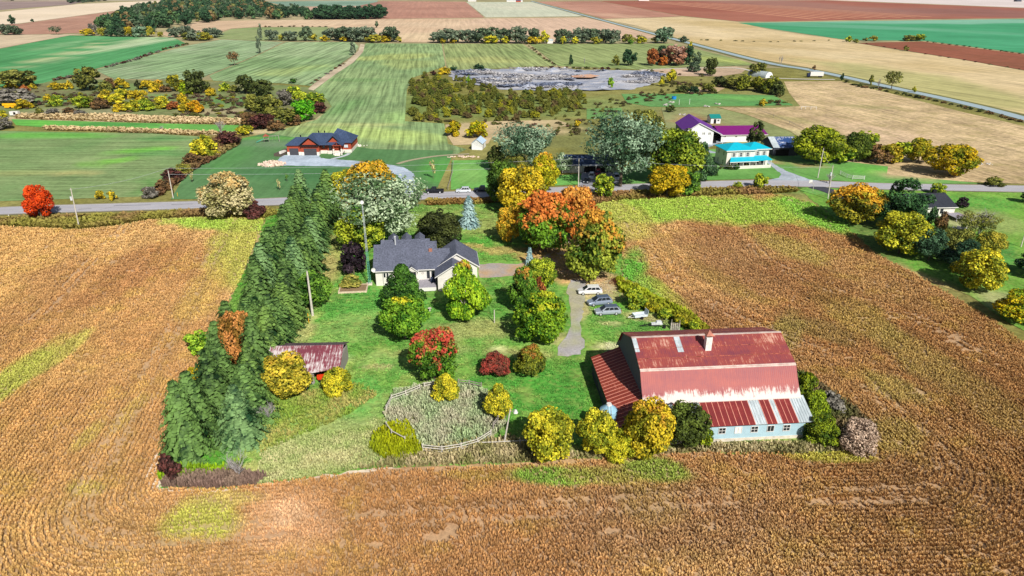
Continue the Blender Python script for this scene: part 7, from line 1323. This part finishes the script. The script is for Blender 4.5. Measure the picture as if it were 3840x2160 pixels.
# ---- ring fence
def railfence(pts, nm, label, nr=3, h=1.25, mat=m_pole, r=.085):
    W_ = [P(*p)[:2] for p in pts]; o = empty(nm, (*W_[0], 0), 0, label, 'fence'); rel = [(a - W_[0][0], b - W_[0][1]) for a, b in W_]
    for a, b in rel: MB().tube((a, b, -.05), (a, b, h + .15), r * 1.25, r * 1.1, 7).build('post', mat, o)
    for (a, b), (c, d) in zip(rel, rel[1:]):
        m = MB()
        for k in range(nr): z = h - k * .42; m.tube((a, b - .08, z), (c, d - .08, z + (.03 if k % 2 else -.03)), r * .8, r * .8, 6)
        m.build('rail', mat, o)
    return o
railfence([(1586, 1694), (1658, 1702), (1730, 1690), (1792, 1672), (1841, 1640)], 'ring_fence', 'grey three rail fence curving along the near side of the paddock ring')
railfence([(1450, 1548), (1470, 1508), (1523, 1490), (1575, 1468)], 'ring_fence', 'weathered rail fence at the upper left of the paddock ring'); railfence([(1592, 1462), (1640, 1452), (1690, 1450)], 'ring_fence', 'rail fence at the top of the paddock ring behind the yellow bush', 2)
railfence([(1720, 1448), (1760, 1452), (1805, 1462)], 'ring_fence', 'broken rail fence at the upper right of the paddock ring', 2, mat=m_wood); railfence([(1450, 1610), (1470, 1640), (1520, 1666)], 'ring_fence', 'short leaning rail fence at the left opening of the ring', 1)
railfence([(1850, 1620), (1866, 1596), (1885, 1575)], 'ring_fence', 'dark rail fence under the slim yellow tree', 2, 1.6, m_wood); railfence([(1795, 1675), (1872, 1672), (1950, 1668), (2010, 1664), (2145, 1655)], 'rail_fence', 'low single rail fence running from the ring towards the barn', 1, .8)
railfence([(3150, 655), (3176, 668), (3196, 673), (3240, 675)], 'white_fence', 'white board fence beside the road right of the junction', 3, 1.3, m_white, .08); railfence([(2916, 712), (2934, 710), (2950, 708)], 'rail_fence', 'short pile of pale rails at the crop corner by the road', 2, .7)
railfence([(1680, 712), (1690, 680), (1697, 650), (1700, 612)], 'wire_fence', 'brown post fence between the two lawns across the road', 2, 1.2, m_wood, .07)
railfence([(2838, 418), (2900, 440), (2960, 465), (3030, 498)], 'wire_fence', 'long wire fence crossing behind the magenta roof', 2, 1.3, m_wood, .08); railfence([(3004, 410), (3020, 409), (3040, 411), (3060, 411)], 'wire_fence', 'pale broken fence posts on the edge of the pasture', 1, 1.4, m_white, .1)
for i, (a, b) in enumerate(((2546, 394), (2585, 392))): x, y, _ = P(a, b); o = MB().tube((0, 0, 0), (0, 0, 3), .12, .1).build('post', m_white); o.location = (x, y, 0); tag(o, f'tall white post on the pasture, {("left", "right")[i]} one of two', 'post')
q = P(2527, 372); o = empty('water_tank', (q[0], q[1], 0), 0, 'small bright blue tank on the green pasture', 'tank'); MB().tube((0, 0, 0), (0, 0, 1.6), 1.3, 1.3, 12).build('body', bpy.data.materials['barrel_blue'], o); MB().tube((0, 0, 1.6), (0, 0, 1.8), .4, .35, 10).build('lid', m_black, o)
# far farm on the horizon
for i, (a, b, w, c, r_, lb) in enumerate(((1755, 6, 30, m_white, m_galv, 'white far farm shed at the top edge, left'), (1900, 7, 60, m_white, m_galv, 'long white far barn at the top edge'), (1935, 8, 18, m_brick, m_dk, 'small red far barn beside the far road'), (2395, 3, 40, m_white, m_dk, 'far farm buildings beyond the plough land'), (3812, 6, 20, m_bw, m_dk, 'dark far shed on the pale field at the top right'))):
    s = scl(b); x, y, _ = P(a, b); shedbox('far_barn', lb, x, y, R(3 * i - 5), w / s, 14, 5, 8, c, r_, 'barn', False, False)
for i, a in enumerate((2028, 2050)): x, y, _ = P(a, 163); shedbox('hedgerow_cabin', f'tiny white cabin in the far hedgerow, {("left", "right")[i]} of two', x, y, 0, 7, 5, 3, 4.5, m_white, m_galv, 'cabin', False, False)
# ------------------------------------------------------------------ air
m = NT('air'); m.t.nodes.remove(m.b); pv = m.n('ShaderNodeVolumePrincipled'); pv.inputs['Color'].default_value = (.80, .87, 1, 1); pv.inputs['Density'].default_value = .00002; pv.inputs['Anisotropy'].default_value = .2
m.l(pv.outputs[0], m.out.inputs['Volume'])
USE_HAZE = True
if USE_HAZE:
    hz = MB(); hz.box(-9000, 9000, -58, 16500, -1.2, 66); hz = hz.build('haze', m.m); tag(hz, kind='stuff')
